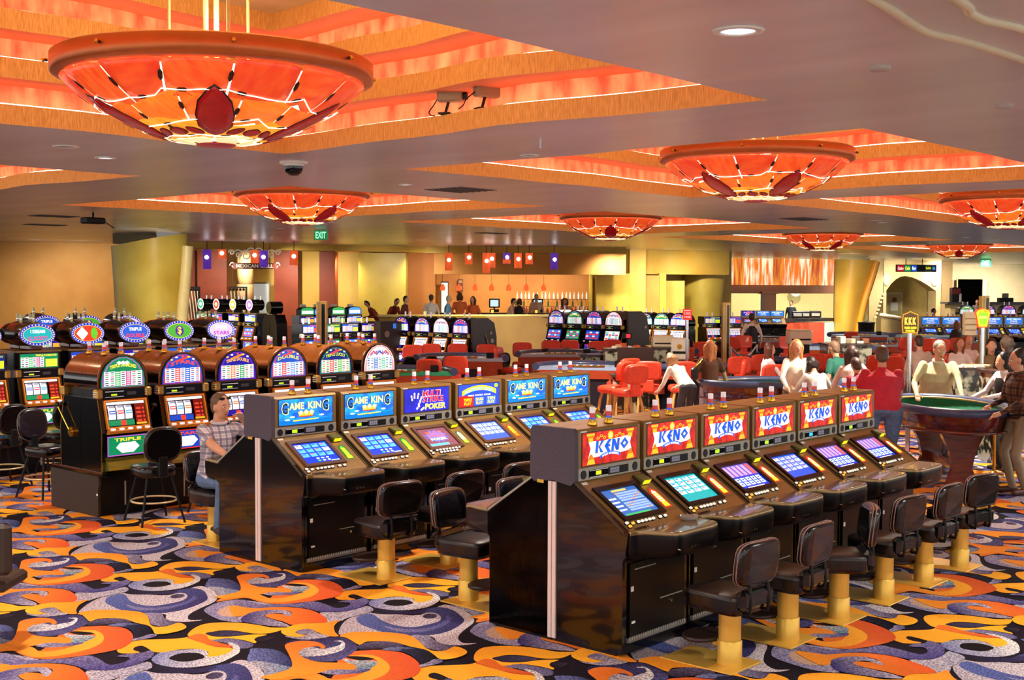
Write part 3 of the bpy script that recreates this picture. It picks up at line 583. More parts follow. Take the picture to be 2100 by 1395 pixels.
class Deck(Pl):
    def __init__(s): 
        s.o=Vector((0,DY0,DZ0)); s.ux=Vector((1,0,0)); s.uy=Vector((0,DY1-DY0,DZ1-DZ0)).normalized(); s.n=Vector((0,-(DZ0-DZ1),DY0-DY1)).normalized()
        s.n=Vector((0,-(DZ0-DZ1),(DY0-DY1))).normalized()
    def at(s,x,y,h=0): return s.o+s.ux*x+s.uy*y+s.n*h
DK=Deck()
def slab(m,pl,x0,y0,x1,y1,h0,h1,mt,c=.0):
    pts=[(x0+c,y0),(x1-c,y0),(x1,y0+c),(x1,y1-c),(x1-c,y1),(x0+c,y1),(x0,y1-c),(x0,y0+c)] if c else [(x0,y0),(x1,y0),(x1,y1),(x0,y1)]
    return m.slab2(pl,pts,h0,h1,mt)
W0=.72   # width of a slant-top machine
def art_keno(b,pl,w,h):
    b.rect2(pl,0,0,w,h,mat('red_marbled_print','#d8281c',emit=.8,col2='#a81410',ns=18,rough=.3,thr=(.4,.6)),.001)
    Wt=E('#f6f4ff',1.25); g=E('#f2b42a',1.1); g2=E('#c87e14',1.0); bl=E('#1c5ad0',1.2)
    b.poly2(pl,[(.1*w,.22*h),(.14*w,.5*h),(.1*w,.74*h),(.3*w,.70*h),(.7*w,.74*h),(.9*w,.78*h),(.87*w,.55*h),(.9*w,.3*h),(.7*w,.26*h),(.4*w,.24*h)],Wt,.002)
    for x in (.07,.80):
        for x0,x1,y0,y1,m in ((0,.14,.93,1.0,g),(.015,.125,.86,.93,g2),(.03,.11,.74,.86,g)): b.rect2(pl,(x+x0)*w,(y0-.03)*h,(x+x1)*w,(y1-.03)*h,m,.003)
        b.poly2(pl,[((x+.0)*w,0.02*h),((x+.15)*w,.02*h),((x+.125)*w,.18*h),((x+.03)*w,.18*h)],g,.003); b.disc2(pl,(x+.075)*w,.25*h,.035*w,.085*h,g2,.003,12); b.rect2(pl,(x+.02)*w,.17*h,(x+.13)*w,.21*h,g2,.0035)
    b.disc2(pl,.5*w,.84*h,.052*w,.14*h,g,.003,14); b.disc2(pl,.5*w,.84*h,.03*w,.09*h,E('#fff08a',1.1),.0035,12)
    for s in (-1,1):
        for k,(a,c) in enumerate(((.11,.80),(.17,.86),(.23,.80))): b.disc2(pl,(.5+s*a)*w,c*h,.03*w,.045*h,g,.003,10); b.disc2(pl,(.5+s*a)*w,c*h,.014*w,.022*h,E('#c42018',.8),.0033,8)
    LT=[[[(0,0),(.2,0),(.2,1),(0,1)],[(.2,.40),(.40,1),(.64,1),(.34,.5)],[(.2,.60),(.34,.5),(.64,0),(.40,0)]],
        [[(0,.5),(.28,1),(.54,1),(.26,.5)],[(0,.5),(.26,.5),(.54,0),(.28,0)],[(.10,.40),(.46,.40),(.46,.60),(.10,.60)]],
        [[(0,0),(.19,0),(.19,1),(0,1)],[(0,1),(.22,1),(.60,0),(.38,0)],[(.41,0),(.60,0),(.60,1),(.41,1)]],
        [[(0,.5),(.34,1),(.34,.68),(.21,.5)],[(.34,1),(.68,.5),(.47,.5),(.34,.68)],[(.68,.5),(.34,0),(.34,.32),(.47,.5)],[(.34,0),(0,.5),(.21,.5),(.34,.32)]]]
    for mt,ox,oy,hh in ((g,.012,-.012,.0032),(bl,0,0,.0040)):
        x=.215
        for li,Ps in enumerate(LT):
            for P in Ps: b.poly2(pl,[((x+ox+px*.235+.02*py)*w,(.345+oy+py*.375)*h) for px,py in P],mt,hh+.0001*li)
            x+=(.158,.136,.158,.17)[li]
    n=9
    for k in range(n):
        x0,x1=.31+.37*k/n,.31+.37*(k+1)/n; f=lambda x:.16+.09*(1-((x-.495)/.185)**2)
        b.poly2(pl,[(x0*w,f(x0)*h),(x1*w,f(x1)*h),(x1*w,(f(x1)+.1)*h),(x0*w,(f(x0)+.1)*h)],bl,.0036)
    b.text2(pl,'WILD NUMBERS',.34*w,.185*h,.65*w,.255*h,Wt,.0045,arc=.07*h)
def art_king(b,pl,w,h):
    b.rect2(pl,0,0,w,h,mat('blue_sea_print','#1660dc',emit=.85,col2='#22a8f0',ns=9,stretch=(1,3,2),rough=.3,thr=(.4,.6)),.001)
    b.rect2(pl,0,0,w,.18*h,E('#0c7ad8',1.0),.0013)
    y=E('#f4f6a0',1.25); d=E('#0a1440',.6)
    for m,o,hh in ((d,-.008,.002),(y,0,.003)):
        b.text2(pl,'G',(.04+o)*w,.40*h-o*h,(.17+o)*w,.90*h,m,hh); b.text2(pl,'AME',(.18+o)*w,.58*h-o*h,(.46+o)*w,.86*h,m,hh)
        b.text2(pl,'KIN',(.53+o)*w,.58*h-o*h,(.78+o)*w,.86*h,m,hh); b.text2(pl,'G',(.80+o)*w,.44*h-o*h,(.93+o)*w,.92*h,m,hh)
    dk=E('#123a5a',.8)
    b.text2(pl,'G',.052*w,.43*h,.158*w,.87*h,dk,.0036); b.text2(pl,'G',.812*w,.47*h,.918*w,.89*h,dk,.0036)
    g=E('#f8b93a',1.15); p=E('#ffe9b0',1.3); r=E('#d83a28',.9)
    b.poly2(pl,[(.37*w,.30*h),(.62*w,.30*h),(.655*w,.50*h),(.57*w,.44*h),(.50*w,.56*h),(.43*w,.44*h),(.345*w,.50*h)],g,.002)
    for x in (.40,.5,.6): b.disc2(pl,x*w,.45*h,.035*w,.08*h,p,.0026,10)
    b.rect2(pl,.37*w,.27*h,.62*w,.31*h,r,.0026)
    b.poly2(pl,[(.25*w,.12*h),(.73*w,.15*h),(.74*w,.19*h),(.26*w,.17*h)],E('#ffe23c',1.2),.002)
    for x,yy in ((.24,.3),(.79,.3),(.15,.2)): b.disc2(pl,x*w,yy*h,.05*w,.035*h,E('#cfeaff',1.2),.002,10)
    for k in range(6): b.path([pl.at((.04+.16*k)*w,.1*h,.002),pl.at((.09+.16*k)*w,.14*h,.002),pl.at((.15+.16*k)*w,.1*h,.002)],.0012,dk,n=4)
def art_multi(b,pl,w,h):
    b.rect2(pl,0,0,w,h,mat('midnight_print','#10188c',emit=.7,col2='#2a2ad8',ns=6,rough=.3),.001)
    Wt=E('#ffffff',1.2)
    for x,y,a in ((.16,.62,.3),(.22,.72,0),(.30,.70,-.3),(.36,.55,-.5),(.33,.38,-.7),(.30,.2,-.9),(.40,.12,-1.1)):
        c,s=math.cos(a),math.sin(a); P=[(-.045,-.13),(.045,-.13),(.045,.13),(-.045,.13)]
        b.poly2(pl,[(x*w+(px*c-py*s)*h*.95,y*h+(px*s+py*c)*h*.95) for px,py in P],Wt,.002+.0002*x*10); b.disc2(pl,x*w,y*h,.012*w,.025*h,E('#e01c28',1),.0042,8)
    for t,x0,x1,y,m in (('MULTI',.40,.80,.66,E('#f02820',1.1)),('STRIKE',.40,.86,.40,E('#f03a28',1.1)),('POKER',.46,.92,.08,E('#f8e020',1.2))):
        b.text2(pl,t,(x0-.006)*w,(y-.012)*h,(x1+.006)*w,(y+.252)*h,Wt,.003,skew=.12); b.text2(pl,t,x0*w,y*h,x1*w,(y+.24)*h,m,.0045,skew=.12)
def art_double(b,pl,w,h):
    b.rect2(pl,0,0,w,h,E('#2a48d0',.95),.001); b.rect2(pl,0,0,.36*w,.5*h,E('#c8201c',.9),.0014)
    ye=E('#f0e018',1.15); n=12; f=lambda x:.62+.22*(1-((x-.5)/.42)**2)
    for k in range(n):
        x0,x1=.08+.84*k/n,.08+.84*(k+1)/n; b.poly2(pl,[(x0*w,(f(x0)-.12)*h),(x1*w,(f(x1)-.12)*h),(x1*w,(f(x1)+.1)*h),(x0*w,(f(x0)+.1)*h)],ye,.002)
    b.text2(pl,'DOUBLE PAY POKER',.14*w,.55*h,.86*w,.71*h,E('#5ac8f0',1.1),.003,arc=.16*h)
    b.disc2(pl,.92*w,.88*h,.045*w,.09*h,E('#b8f020',1.2),.003,12)
    b.text2(pl,'TRIPLE  DOUBLE  BONUS',.22*w,.46*h,.78*w,.53*h,E('#ffffff',1.2),.003)
    for k,t in enumerate(('TRIPLE','DOUBLE','TEN')):
        x=.10+.29*k; b.rect2(pl,x*w,.05*h,(x+.23)*w,.40*h,E(('#c83020','#3a6ae0','#4a7ae8')[k],.9),.002); b.text2(pl,t,(x+.02)*w,.24*h,(x+.21)*w,.38*h,ye,.003); b.text2(pl,'PLAY',(x+.03)*w,.07*h,(x+.20)*w,.21*h,ye,.003)
def art_plainblue(b,pl,w,h):
    b.rect2(pl,0,0,w,h,mat('blue_glass_print','#1458d8',emit=.9,col2='#1e90f0',ns=7,rough=.3),.001)
    Wt=E('#e8f4ff',1.25); b.text2(pl,'SUPER TIMES PAY',.08*w,.62*h,.92*w,.86*h,Wt,.002,arc=.04*h); b.text2(pl,'POKER',.3*w,.38*h,.7*w,.56*h,Wt,.002); b.rect2(pl,.2*w,.2*h,.8*w,.25*h,E('#f0b040',1),.002); b.rect2(pl,.28*w,.1*h,.72*w,.14*h,Wt,.002)
def art_grid(b,pl,w,h,pal,seed=0):
    r=random.Random(seed); b.rect2(pl,0,0,w,h,E(pal[0],1.0),.001); b.rect2(pl,.05*w,.70*h,.95*w,.93*h,E(pal[1],1.1),.002)
    for i in range(6):
        for j in range(4): b.rect2(pl,(.06+.15*i)*w,(.06+.15*j)*h,(.17+.15*i)*w,(.17+.15*j)*h,E(pal[2+(i+j+r.randint(0,1))%3],1.1),.002)
def screen_cards(b,pl,x0,y0,x1,y1,bg,rows=3,cols=4,card='#9fd4ff',h=.004,extra=True):
    b.rect2(pl,x0,y0,x1,y1,bg,h)
    W=x1-x0;H=y1-y0; ch=.62/rows
    for i in range(cols):
        for j in range(rows):
            c=card if (i*3+j*5)%7 else '#e8f0ff'
            xx=x0+W*(.06+.235*i*(4/cols)); yy=y0+H*(.06+ch*j*1.05); b.rect2(pl,xx,yy,xx+W*.19*4/cols,yy+H*ch*.82,E(c,1.15),h+.001)
            b.rect2(pl,xx+W*.02,yy+H*ch*.12,xx+W*.12*4/cols,yy+H*ch*.3,E('#3a6ad8' if (i+j)%3 else '#d04848',1),h+.0015)
    if extra:
        for i in range(3):
            for j in range(2): b.disc2(pl,x0+W*(.42+.14*i),y0+H*(.76+.11*j),W*.045,H*.035,E('#e8ffe8' if (i,j)!=(0,1) else '#40e060',1.2),h+.001,10)
        b.rect2(pl,x0+W*.74,y0+H*.9,x0+W*.98,y0+H*.94,E('#b8e8ff',1.1),h+.001)
def screen_keno(b,pl,x0,y0,x1,y1,h=.004):
    b.rect2(pl,x0,y0,x1,y1,E('#3a6ab8',1.0),h); W=x1-x0;H=y1-y0
    b.rect2(pl,x0+W*.3,y0+H*.03,x0+W*.7,y0+H*.1,E('#f0d060',1.1),h+.001)
    for i in range(10):
        for j in range(8): b.rect2(pl,x0+W*(.32+.065*i),y0+H*(.14+.085*j+.03*(j>3)),x0+W*(.375+.065*i),y0+H*(.205+.085*j+.03*(j>3)),E('#f0a060' if (i*7+j*3)%11==0 else '#9fc0f4',1.1),h+.001)
    for j in range(4): b.rect2(pl,x0+W*.05,y0+H*(.3+.14*j),x0+W*.25,y0+H*(.36+.14*j),E('#d8e8ff',1.1),h+.001)
    b.rect2(pl,x0+W*.1,y0+H*.90,x0+W*.8,y0+H*.96,E('#40c070',1.0),h+.001)
def screen_table(b,pl,x0,y0,x1,y1,h=.004):
    b.rect2(pl,x0,y0,x1,y1,E('#2a3cc8',1.0),h); W=x1-x0;H=y1-y0
    b.rect2(pl,x0,y0,x1,y0+H*.48,E('#7a5ac0',.9),h+.0005)
    for i in range(6): b.rect2(pl,x0+W*(.05+.16*i),y0+H*.03,x0+W*(.155+.16*i),y0+H*.46,E('#c4a8e8' if i<5 else '#f06858',1.05),h+.001)
    for i in range(5):
        for j in range(2): b.rect2(pl,x0+W*(.06+.185*i),y0+H*(.54+.18*j),x0+W*(.20+.185*i),y0+H*(.69+.18*j),E('#d0f4ff',1.2),h+.001); b.disc2(pl,x0+W*(.13+.185*i),y0+H*(.615+.18*j),W*.03,H*.03,E('#18308c',.8),h+.0015,8)
    b.rect2(pl,x0+W*.2,y0+H*.93,x0+W*.8,y0+H*.97,E('#e8f8ff',1.1),h+.001)
def screen_burst(b,pl,x0,y0,x1,y1,h=.004):
    b.rect2(pl,x0,y0,x1,y1,E('#7a4a58',.9),h); W=x1-x0;H=y1-y0; cx,cy=x0+W*.5,y0+H*.42
    pts=[(cx+W*(.42 if k%2 else .28)*math.cos(2*PI*k/24),cy+H*(.36 if k%2 else .24)*math.sin(2*PI*k/24)) for k in range(24)]
    b.poly2(pl,pts,E('#5868e8',1.0),h+.001)
    fl=Pl(pl.at(x0+W*.22,y0+H*.62,h+.0),pl.ux,-pl.uy); fl.n=pl.n
    for i,(t,c) in enumerate((('MULTI','#f06030'),('STRIKE','#f06030'),('POKER','#e8e8f8'))): b.text2(fl,t,0,H*(.32-.17*i)-.0,W*.56,H*(.45-.17*i),E(c,1.2),.002)
    b.rect2(pl,x0+W*.05,y0+H*.80,x0+W*.7,y0+H*.92,E('#58b8f8',1.1),h+.001)
def slant(kind,label,group,first=False,loc=(0,0,0),rz=0,detail=True,lcd='#a8e020',hidden=False,scr=None):
    T=thing('slant_top_slot_machine',label,'slot machine',loc,rz,group)
    CAP=BRZ
    w=W0
    # lower cabinet and kick panels
    m=MB(); m.prism([(0,.02),(-.60,.02),(-.60,.66),(-.62,.70),(-.62,.84),(-.60,.85),(-.2,1.13),(0,1.13)],'x',.012,w-.0+.03,BLK); m.build('base_cabinet',T)
    m=MB(); m.prism([(-.615,.08),(-.602,.08),(-.602,.63),(-.615,.63)],'x',.05,w-.02,BLK2); dr=m.build('belly_door',T)
    m=MB(); m.box(.10,.34,-.622,-.614,.585,.592,SIL); m.box(.40,w-.05,-.622,-.614,.335,.341,SIL); m.build('hinge_strip',dr)
    m=MB(); m.tube((.53,-.612,.30),(.53,-.625,.30),.012,CHR); m.build('lock',dr)
    m=MB(); m.box(.06,.09,-.6175,-.6145,.44,.475,WHT); m.box(.07,.11,-.6175,-.6145,.22,.236,WHT); m.build('sticker',dr)
    m=MB()
    m.box(.03,w,-.62,-.60,.095,.125,flat('#8a8a88',.4,.5))
    for k in range(26): m.box(.035+k*.026,.047+k*.026,-.626,-.62,.112,.135,flat('#b8b6b0',.4,.5))
    m.build('vent_grille',T)
    # deck
    m=MB(); m.prism([(-.19,1.15),(DY1,DZ1),(DY1-.005,DZ1-.03),(-.6,DZ1-.04),(-.19,1.10)],'x',0,w,BRZ); dk=m.build('deck',T)
    for X in (-.004,w+.001): m=MB(); m.prism([(-.19,1.155),(DY1,DZ1+.008),(DY1,DZ1-.012),(-.19,1.135)],'x',X,X+.012,BRZD); m.build('deck_trim',T)
    # arm rest lip with its swooping front edge
    m=MB(); top=[(-.01,-.655),(.05,-.665),(.10,-.70),(.15,-.79),(.20,-.87),(.27,-.90),(.5,-.905),(.66,-.90),(.715,-.875),(.73,-.82),(.73,-.63),(-.01,-.63)]
    P=smooth_path(top[:-2],3)+[top[-2],top[-1]]
    def ring(s,z): return [( .36+(x-.36)*(1+(s-1)*.3), -.63+(y+.63)*s, z) for x,y in P]
    LIPM=mat('bronze_armrest','#8a6a3c',rough=.22,metal=.45,n=.08,ns=40,coat=.4)
    m.loft([ring(.97,.862),ring(1.0,.85),ring(1.0,.835)],LIPM,cap=True)
    m.loft([ring(1.0,.835),ring(1.01,.82),ring(.99,.72),ring(.90,.685),ring(.5,.66)],BLK2,cap=True)
    lp=m.build('armrest',T)
    m=MB()
    for x in (.22,.36,.40,.43): m.tube((x,-.885,.745),(x,-.905,.742),.006,CHR,n=8)
    m.build('key_locks',lp)
    # upper cabinet
    m=MB(); pr=[(0,1.12),(-.17,1.135),(-.195,1.15),(-.2,1.235),(-.2,1.49),(-.19,1.508),(-.175,1.51),(0,1.51)]
    m.prism(pr,'x',0,w,BRZ); up=m.build('upper_cabinet',T)
    fr=Pl((0,-.2005,1.15),(1,0,0),(0,0,1))
    m=MB(); slab(m,fr,.0,-.0,w,.085,0,.004,SIL); m.build('display_strip',T)
    if detail:
        m=MB(); slab(m,fr,.115,.012,.575,.066,.003,.006,BLK3); pnl=m.build('display_panel',T)
        q=MB(); slab(q,fr,.12,.022,.33,.058,.006,.008,DARKH); q.rect2(fr,.19,.026,.25,.054,E(lcd,1.3),.0095); q.rect2(fr,.12,.060,.33,.063,E('#d8d8d8',.6),.0085); q.rect2(fr,.12,.014,.33,.017,E('#d8d8d8',.6),.0085); q.build('jackpot_readout',pnl)
        q=MB(); slab(q,fr,.35,.02,.46,.062,.006,.010,flat('#6a6a78'))
        for i in range(4):
            for j in range(2): slab(q,fr,.355+.026*i,.024+.019*j,.376+.026*i,.038+.019*j,.010,.012,flat('#9aa0b8'))
        q.build('keypad',pnl)
        for x in (.055,.655): q=MB(); q.tube(fr.at(x,.041,.003),fr.at(x,.041,.007),.031,BLK3,n=20); q.tube(fr.at(x,.041,.005),fr.at(x,.041,.008),.026,flat('#050405'),n=20); q.build('speaker',T)
        q=MB(); q.rect2(fr,.02,.335,.09,.345,WHT,.004); q.build('name_tag',T)
    gl=Pl((.045,-.203,1.25),(1,0,0),(0,0,1)); gw,gh=.63,.228
    m=MB(); slab(m,gl,-.008,-.008,gw+.008,gh+.008,-.003,.0,BRZD); g=m.build('marquee_glass',T)
    a=MB(); {'keno':art_keno,'king':art_king,'multi':art_multi,'double':art_double,'blue':art_plainblue}[kind](a,gl,gw,gh); a.build('marquee_artwork',g)
    # screen
    S=(.10,.115,.50,.395) if kind!='keno' else (.09,.13,.50,.40)
    m=MB(); x0,y0,x1,y1=S
    fm=BLK2 if kind=='keno' else mat('rust_brown_bezel','#5a3a2a',rough=.35,n=.1)
    for (a0,b0,a1,b1) in ((x0-.035,y0-.04,x1+.035,y0),(x0-.035,y1,x1+.035,y1+.035),(x0-.035,y0,x0,y1),(x1,y0,x1+.035,y1)): slab(m,DK,a0,b0,a1,b1,0,.016,fm,.0)
    m.build('screen_bezel',T)
    q=MB(); h=.003
    scr=scr or {'keno':'keno','king':'king','multi':'burst','double':'poker','blue':'king'}[kind]
    if scr=='keno': screen_keno(q,DK,x0,y0,x1,y1,h)
    elif scr=='teal': screen_cards(q,DK,x0,y0,x1,y1,E('#18b0b8',1.0),4,4,'#c8f0ff',h,False)
    elif scr=='cards': screen_cards(q,DK,x0,y0,x1,y1,E('#2a58d8',1.0),4,4,'#b8c8ff',h,False)
    elif scr=='table': screen_table(q,DK,x0,y0,x1,y1,h)
    elif scr=='king': screen_cards(q,DK,x0,y0,x1,y1,E('#1a3ad0',1.0),3,4,'#58b0f8',h,True)
    elif scr=='poker': screen_cards(q,DK,x0,y0,x1,y1,E('#3858d8',1.0),3,5,'#a8c8f8',h,False)
    else: screen_burst(q,DK,x0,y0,x1,y1,h)
    q.build('screen',T)
    if detail:
        m=MB(); v=MB()
        m.slab2(DK,[(.57,.045),(.685,.045),(.685,.13),(.57,.13)],0,.02,BRZD); m.add([DK.at(.575,.05,.02),DK.at(.68,.05,.02),DK.at(.68,.14,.05),DK.at(.575,.14,.05),DK.at(.575,.14,.0),DK.at(.68,.14,.0)],[(0,3,2,1),(3,4,5,2),(0,4,3),(1,2,5)],flat('#6a6a2a'))
        bv=m.build('bill_acceptor',T)
        pb=Pl(DK.at(.585,.1415,.008),(1,0,0),DK.n); pb.n=DK.uy; v.rect2(pb,.0,0,.085,.036,E('#ffd818',1.4),.001); v.build('lit_bill_slot',bv)
        m=MB(); pc={'keno':('#e83818','#ffd838','#fff8d0'),'king':('#286828','#c8f028','#60c828'),'multi':('#285828','#f0e838','#f8f8f8'),'double':('#b82818','#f88018','#ffd838'),'blue':('#287828','#d8f058','#f0f0d0')}[kind]
        x0,y0,x1,y1=.585,.185,.665,.39
        m.poly2(DK,[(x0,y0+.03),((x0+x1)/2,y0),(x1,y0+.03),(x1,y1),(x0,y1)],E(pc[0],1),.002)
        m.poly2(DK,[(x0+.015,y0+.045),((x0+x1)/2,y0+.02),(x1-.015,y0+.045),(x1-.012,y1-.06),(x0+.012,y1-.06)],E(pc[2],1.3),.003)
        for k in range(5): m.rect2(DK,x0+.018,y0+.055+.022*k,x1-.018,y0+.068+.022*k,E(pc[1],1.2),.004)
        m.rect2(DK,x0+.01,y1-.05,x1-.01,y1-.01,E(pc[1],1.2),.003)
        m.build('bill_sticker',T)
        spots=[(.045,.455,1),(.10,.468,2 if kind=='keno' else 1),(.045,.488,2 if kind=='keno' else 1)]+[(.165+.043*k,.467,1) for k in range(5)]+[(.42,.467,1),(.48,.467,1)]
        if kind=='multi': spots=[(.045,.44,1),(.045,.475,1)]+[(.13+.045*k,.44,1) for k in range(8)]+[(.16+.045*k,.475,1) for k in range(6)]
        for bx,by,cc in spots:
            m=MB(); slab(m,DK,bx-.016,by-.011,bx+.016,by+.011,0,.008,BLK3); slab(m,DK,bx-.013,by-.009,bx+.013,by+.009,.008,.017,E('#f4ece0',.7) if cc==1 else E('#f8b848',.9),.003); m.build('button',T)
        m=MB(); slab(m,DK,.07,.505,.235,.53,-.003,.003,BRZD,.01); slab(m,DK,.10,.512,.2,.522,.003,.006,BLK3); m.build('ticket_slot',T)
        m=MB(); m.rect2(DK,.015,.015,.075,.04,WHT,.003); m.build('asset_sticker',T)
        m=MB(); m.rect2(DK,.5,.415,.70,.4175,BRZD,.002); m.build('seam',dk)
        if not hidden:
          for x in (.27,.46): candle(None,x,-.11,1.51).build('signal_candle',T)
    return T
def end_panel(bankx,ymid,side,label,group):
    """one half of the black lacquered end of a slant-top bank; side=-1 towards the camera's right (front), +1 towards the back"""
    T=thing('bank_end_panel',label,'panel',(bankx,ymid,0),0,group); s=side
    m=MB(); P=[(0,.03),(.60,.03),(.60,.66),(.66,.69),(.82,.735),(.83,.85),(.64,.838),(.6,.85),(.19,1.145),(0,1.15)] if s>0 else [(0,.03),(.61,.03),(.61,.66),(.63,.69),(.655,.85),(.64,.86),(.19,1.145),(0,1.15)]
    P=[(a*s,b) for a,b in P]
    if s>0: P=P[::-1]
    m.prism(P,'x',-.03,0,mat('lacquered_end_panel','#0c0605',rough=.15,n=.3,spec=.6,coat=.35)); m.build('panel',T)
    m=MB(); C=[(0,1.145),(.165,1.12),(.20,1.15),(.205,1.2),(.20,1.49),(.18,1.515),(0,1.515)]; C=[(a*s,b) for a,b in C]
    if s<0: C=C[::-1]
    m.prism(C,'x',-.04,.0,PUR); m.build('side_cap',T)
    m=MB(); m.box(-.042,-.03,min(.004*s,.034*s),max(.004*s,.034*s),.03,1.135,mat('pink_chrome_strip','#f2dcd6',rough=.35,metal=.25,n=.04)); m.build('corner_strip',T)
    m=MB(); e=[(.205,1.15),(.61,.868)] ; m.prism([(.195*s,1.155),(.62*s,.868),(.62*s,.85),(.195*s,1.137)],'x',-.034,-.0,SIL if s>0 else BRZD); m.build('edge_trim',T)
    m=MB(); m.box(-.02,0,min(.02*s,.55*s),max(.02*s,.55*s),0,.04,BLK3); m.build('plinth',T)
    if s>0:
        m=MB(); m.box(-.044,-.04,.075,.135,1.115,1.138,flat('#d8b038')); m.build('number_sticker',T)
    return T
def pedestal_stool(loc,rz,label,group,turn=0.0):
    """rz=0: faces +Y (towards a machine in front)"""
    T=thing('pedestal_stool',label,'stool',loc,rz,group)
    m=MB(); m.cbox(-.20,.185,-.14,.42,0.004,.014,GLDB,.004)
    for k in range(14): m.box(-.19,.175,-.13+.014*k,-.125+.014*k,.0135,.0155,GLDB)
    m.build('base_plate',T)
    m=MB(); m.lathe([(.082,.014),(.082,.17),(.078,.175)],GLDB,n=28,cap=False); m.lathe([(.074,.0145),(.074,.40)],GLDB,n=28,cap=False); m.build('post',T)
    m=MB(); R=[]
    for z,s in ((.150,.9),(.158,1),(.175,1),(.182,.92)): R.append([(.165*s*math.cos(a)*1.05-.0,.20+.13*s*math.sin(a),z) for a in [2*PI*i/22 for i in range(22)]])
    m.loft(R,mat('brown_rubber_pad','#2a1510',rough=.45,n=.2)); m.box(-.02,.02,.07,.12,.12,.15,GLDB); m.build('footrest',T)
    M=Matrix.Rotation(turn,4,'Z')
    def rr(hx,y0,y1,c): 
        P=[(-hx+c,y0),(hx-c,y0),(hx-c*.3,y0+c*.3),(hx,y0+c),(hx,y1-c),(hx-c*.3,y1-c*.3),(hx-c,y1),(-hx+c,y1),(-hx+c*.3,y1-c*.3),(-hx,y1-c),(-hx,y0+c),(-hx+c*.3,y0+c*.3)]; return P
    SEAT=mat('brown_black_seat_vinyl','#1c1210',rough=.4,n=.3,ns=120,bump=.1)
    m=MB(M); P=lambda s,z,dz=0:[(x*s,.03+(y-.03)*s,z) for x,y in rr(.20,-.19,.24,.06)]
    m.loft([P(.93,.385),P(.99,.395),P(1.0,.42),P(1.0,.485)],VIN,cap=True); m.loft([P(1.0,.485),P(.985,.505),P(.93,.515),P(.6,.522)],SEAT,cap=True); m.build('seat',T)
    m=MB(M)
    for x in (-.10,.10): m.path([(x,-.10,.39),(x,-.225,.40),(x,-.235,.46),(x,-.22,.60)],.013,BLK3,n=8)
    m.cbox(-.175,.175,-.235,-.15,.42,.555,VIN,.03)
    m.build('back_support',T)
    m=MB(M); 
    def bk(s,y,): 
        pts=[]; n=24
        for i in range(n):
            a=2*PI*i/n; ca,sa=math.cos(a),math.sin(a); x=.215*s*(abs(ca)**.45)*(1 if ca>0 else -1); z=.145*s*(abs(sa)**.45)*(1 if sa>0 else -1)
            pts.append((x,y-.05*(x/.215)**2*-1*.6 - z*.12,.725+z))
        return pts
    m.loft([bk(.9,-.27),bk(.98,-.262),bk(1.0,-.245),bk(1.0,-.215),bk(.96,-.195),bk(.85,-.188)],VIN,cap=True); b=m.build('backrest',T)
    m=MB(M); m.path(bk(1.005,-.238),.005,mat('worn_piping','#8a6a60',rough=.4,n=.3,ns=30),n=5,closed=True); m.path(bk(1.005,-.215),.004,mat('worn_piping','#8a6a60'),n=5,closed=True); m.build('piping',b)
    return T
# --- near right bank: six keno machines back to back with a far side
KX,KY,KW=6.55,5.46,.768
kt=None
lcds=['#c8e020','#c8e020','#a8e030','#a8e030','#38b8e8','#a8e030']; scrs=['keno','teal','table','cards','table','table']
POS=['first and nearest','second','third','fourth','fifth','sixth and farthest']
for i in range(6):
    T=slant('keno','bronze slant-top machine with red KENO glass, %s in the near right bank'%POS[i],'machines in the near right bank',loc=(KX+i*KW,KY,0),lcd=lcds[i],scr=scrs[i])
    if i==0: kfirst=T
for i in range(6):   # the far side of the bank, seen only over the top and at the end
    if i==0: kb=slant('blue','back-to-back slant-top machine on the hidden side of the near right bank, nearest end','hidden-side machines of the near right bank',loc=(KX+W0,KY+.005,0),rz=PI,scr='king',hidden=True)
    else: dup(kb,(KX+W0+i*KW,KY+.005,0),PI,label='back-to-back slant-top machine on the hidden side of the near right bank, %s'%POS[i])
end_panel(KX,KY,-1,'glossy black end of the near right bank, half below the KENO glass','end panels of the slant-top banks')
end_panel(KX,KY,1,'glossy black end of the near right bank, left half with shelf','end panels of the slant-top banks')
T=thing('ashtray','clear glass ashtray on the armrest of the nearest KENO machine','ashtray',(KX+.62,KY-.70,.862))
m=MB(); GLS=mat('clear_glass','#e8e4da',rough=.05,trans=.75,n=.03); m.lathe([(.001,0),(.05,0),(.062,.012),(.066,.03),(.058,.03),(.05,.012),(.001,.008)],GLS,n=20); m.build('bowl',T)
m=MB(); 
for k in range(8): m.tube((.058*math.cos(k*PI/4),.058*math.sin(k*PI/4),.028),(.066*math.cos(k*PI/4),.066*math.sin(k*PI/4),.034),.006,GLS,n=6)
m.build('rim_notches',T)
SP=(6.9,4.25)
tr=[-.08,.02,.62,-.1,-.05,-.25]; st0=None
for i in range(6):
    st0=pedestal_stool((SP[0]+i*KW,SP[1],0),0,'black pedestal stool on brass post, %s before the KENO machines'%POS[i],'pedestal stools at the near right bank',turn=tr[i])
for i in range(3):
    pedestal_stool((6.92+i*KW,KY+1.2,0),PI,'black pedestal stool behind the near right bank, %s'%('in front of its left shelf','second from the bank end','third from the bank end')[i],'pedestal stools behind the near right bank',turn=.15 if i==0 else -.1)
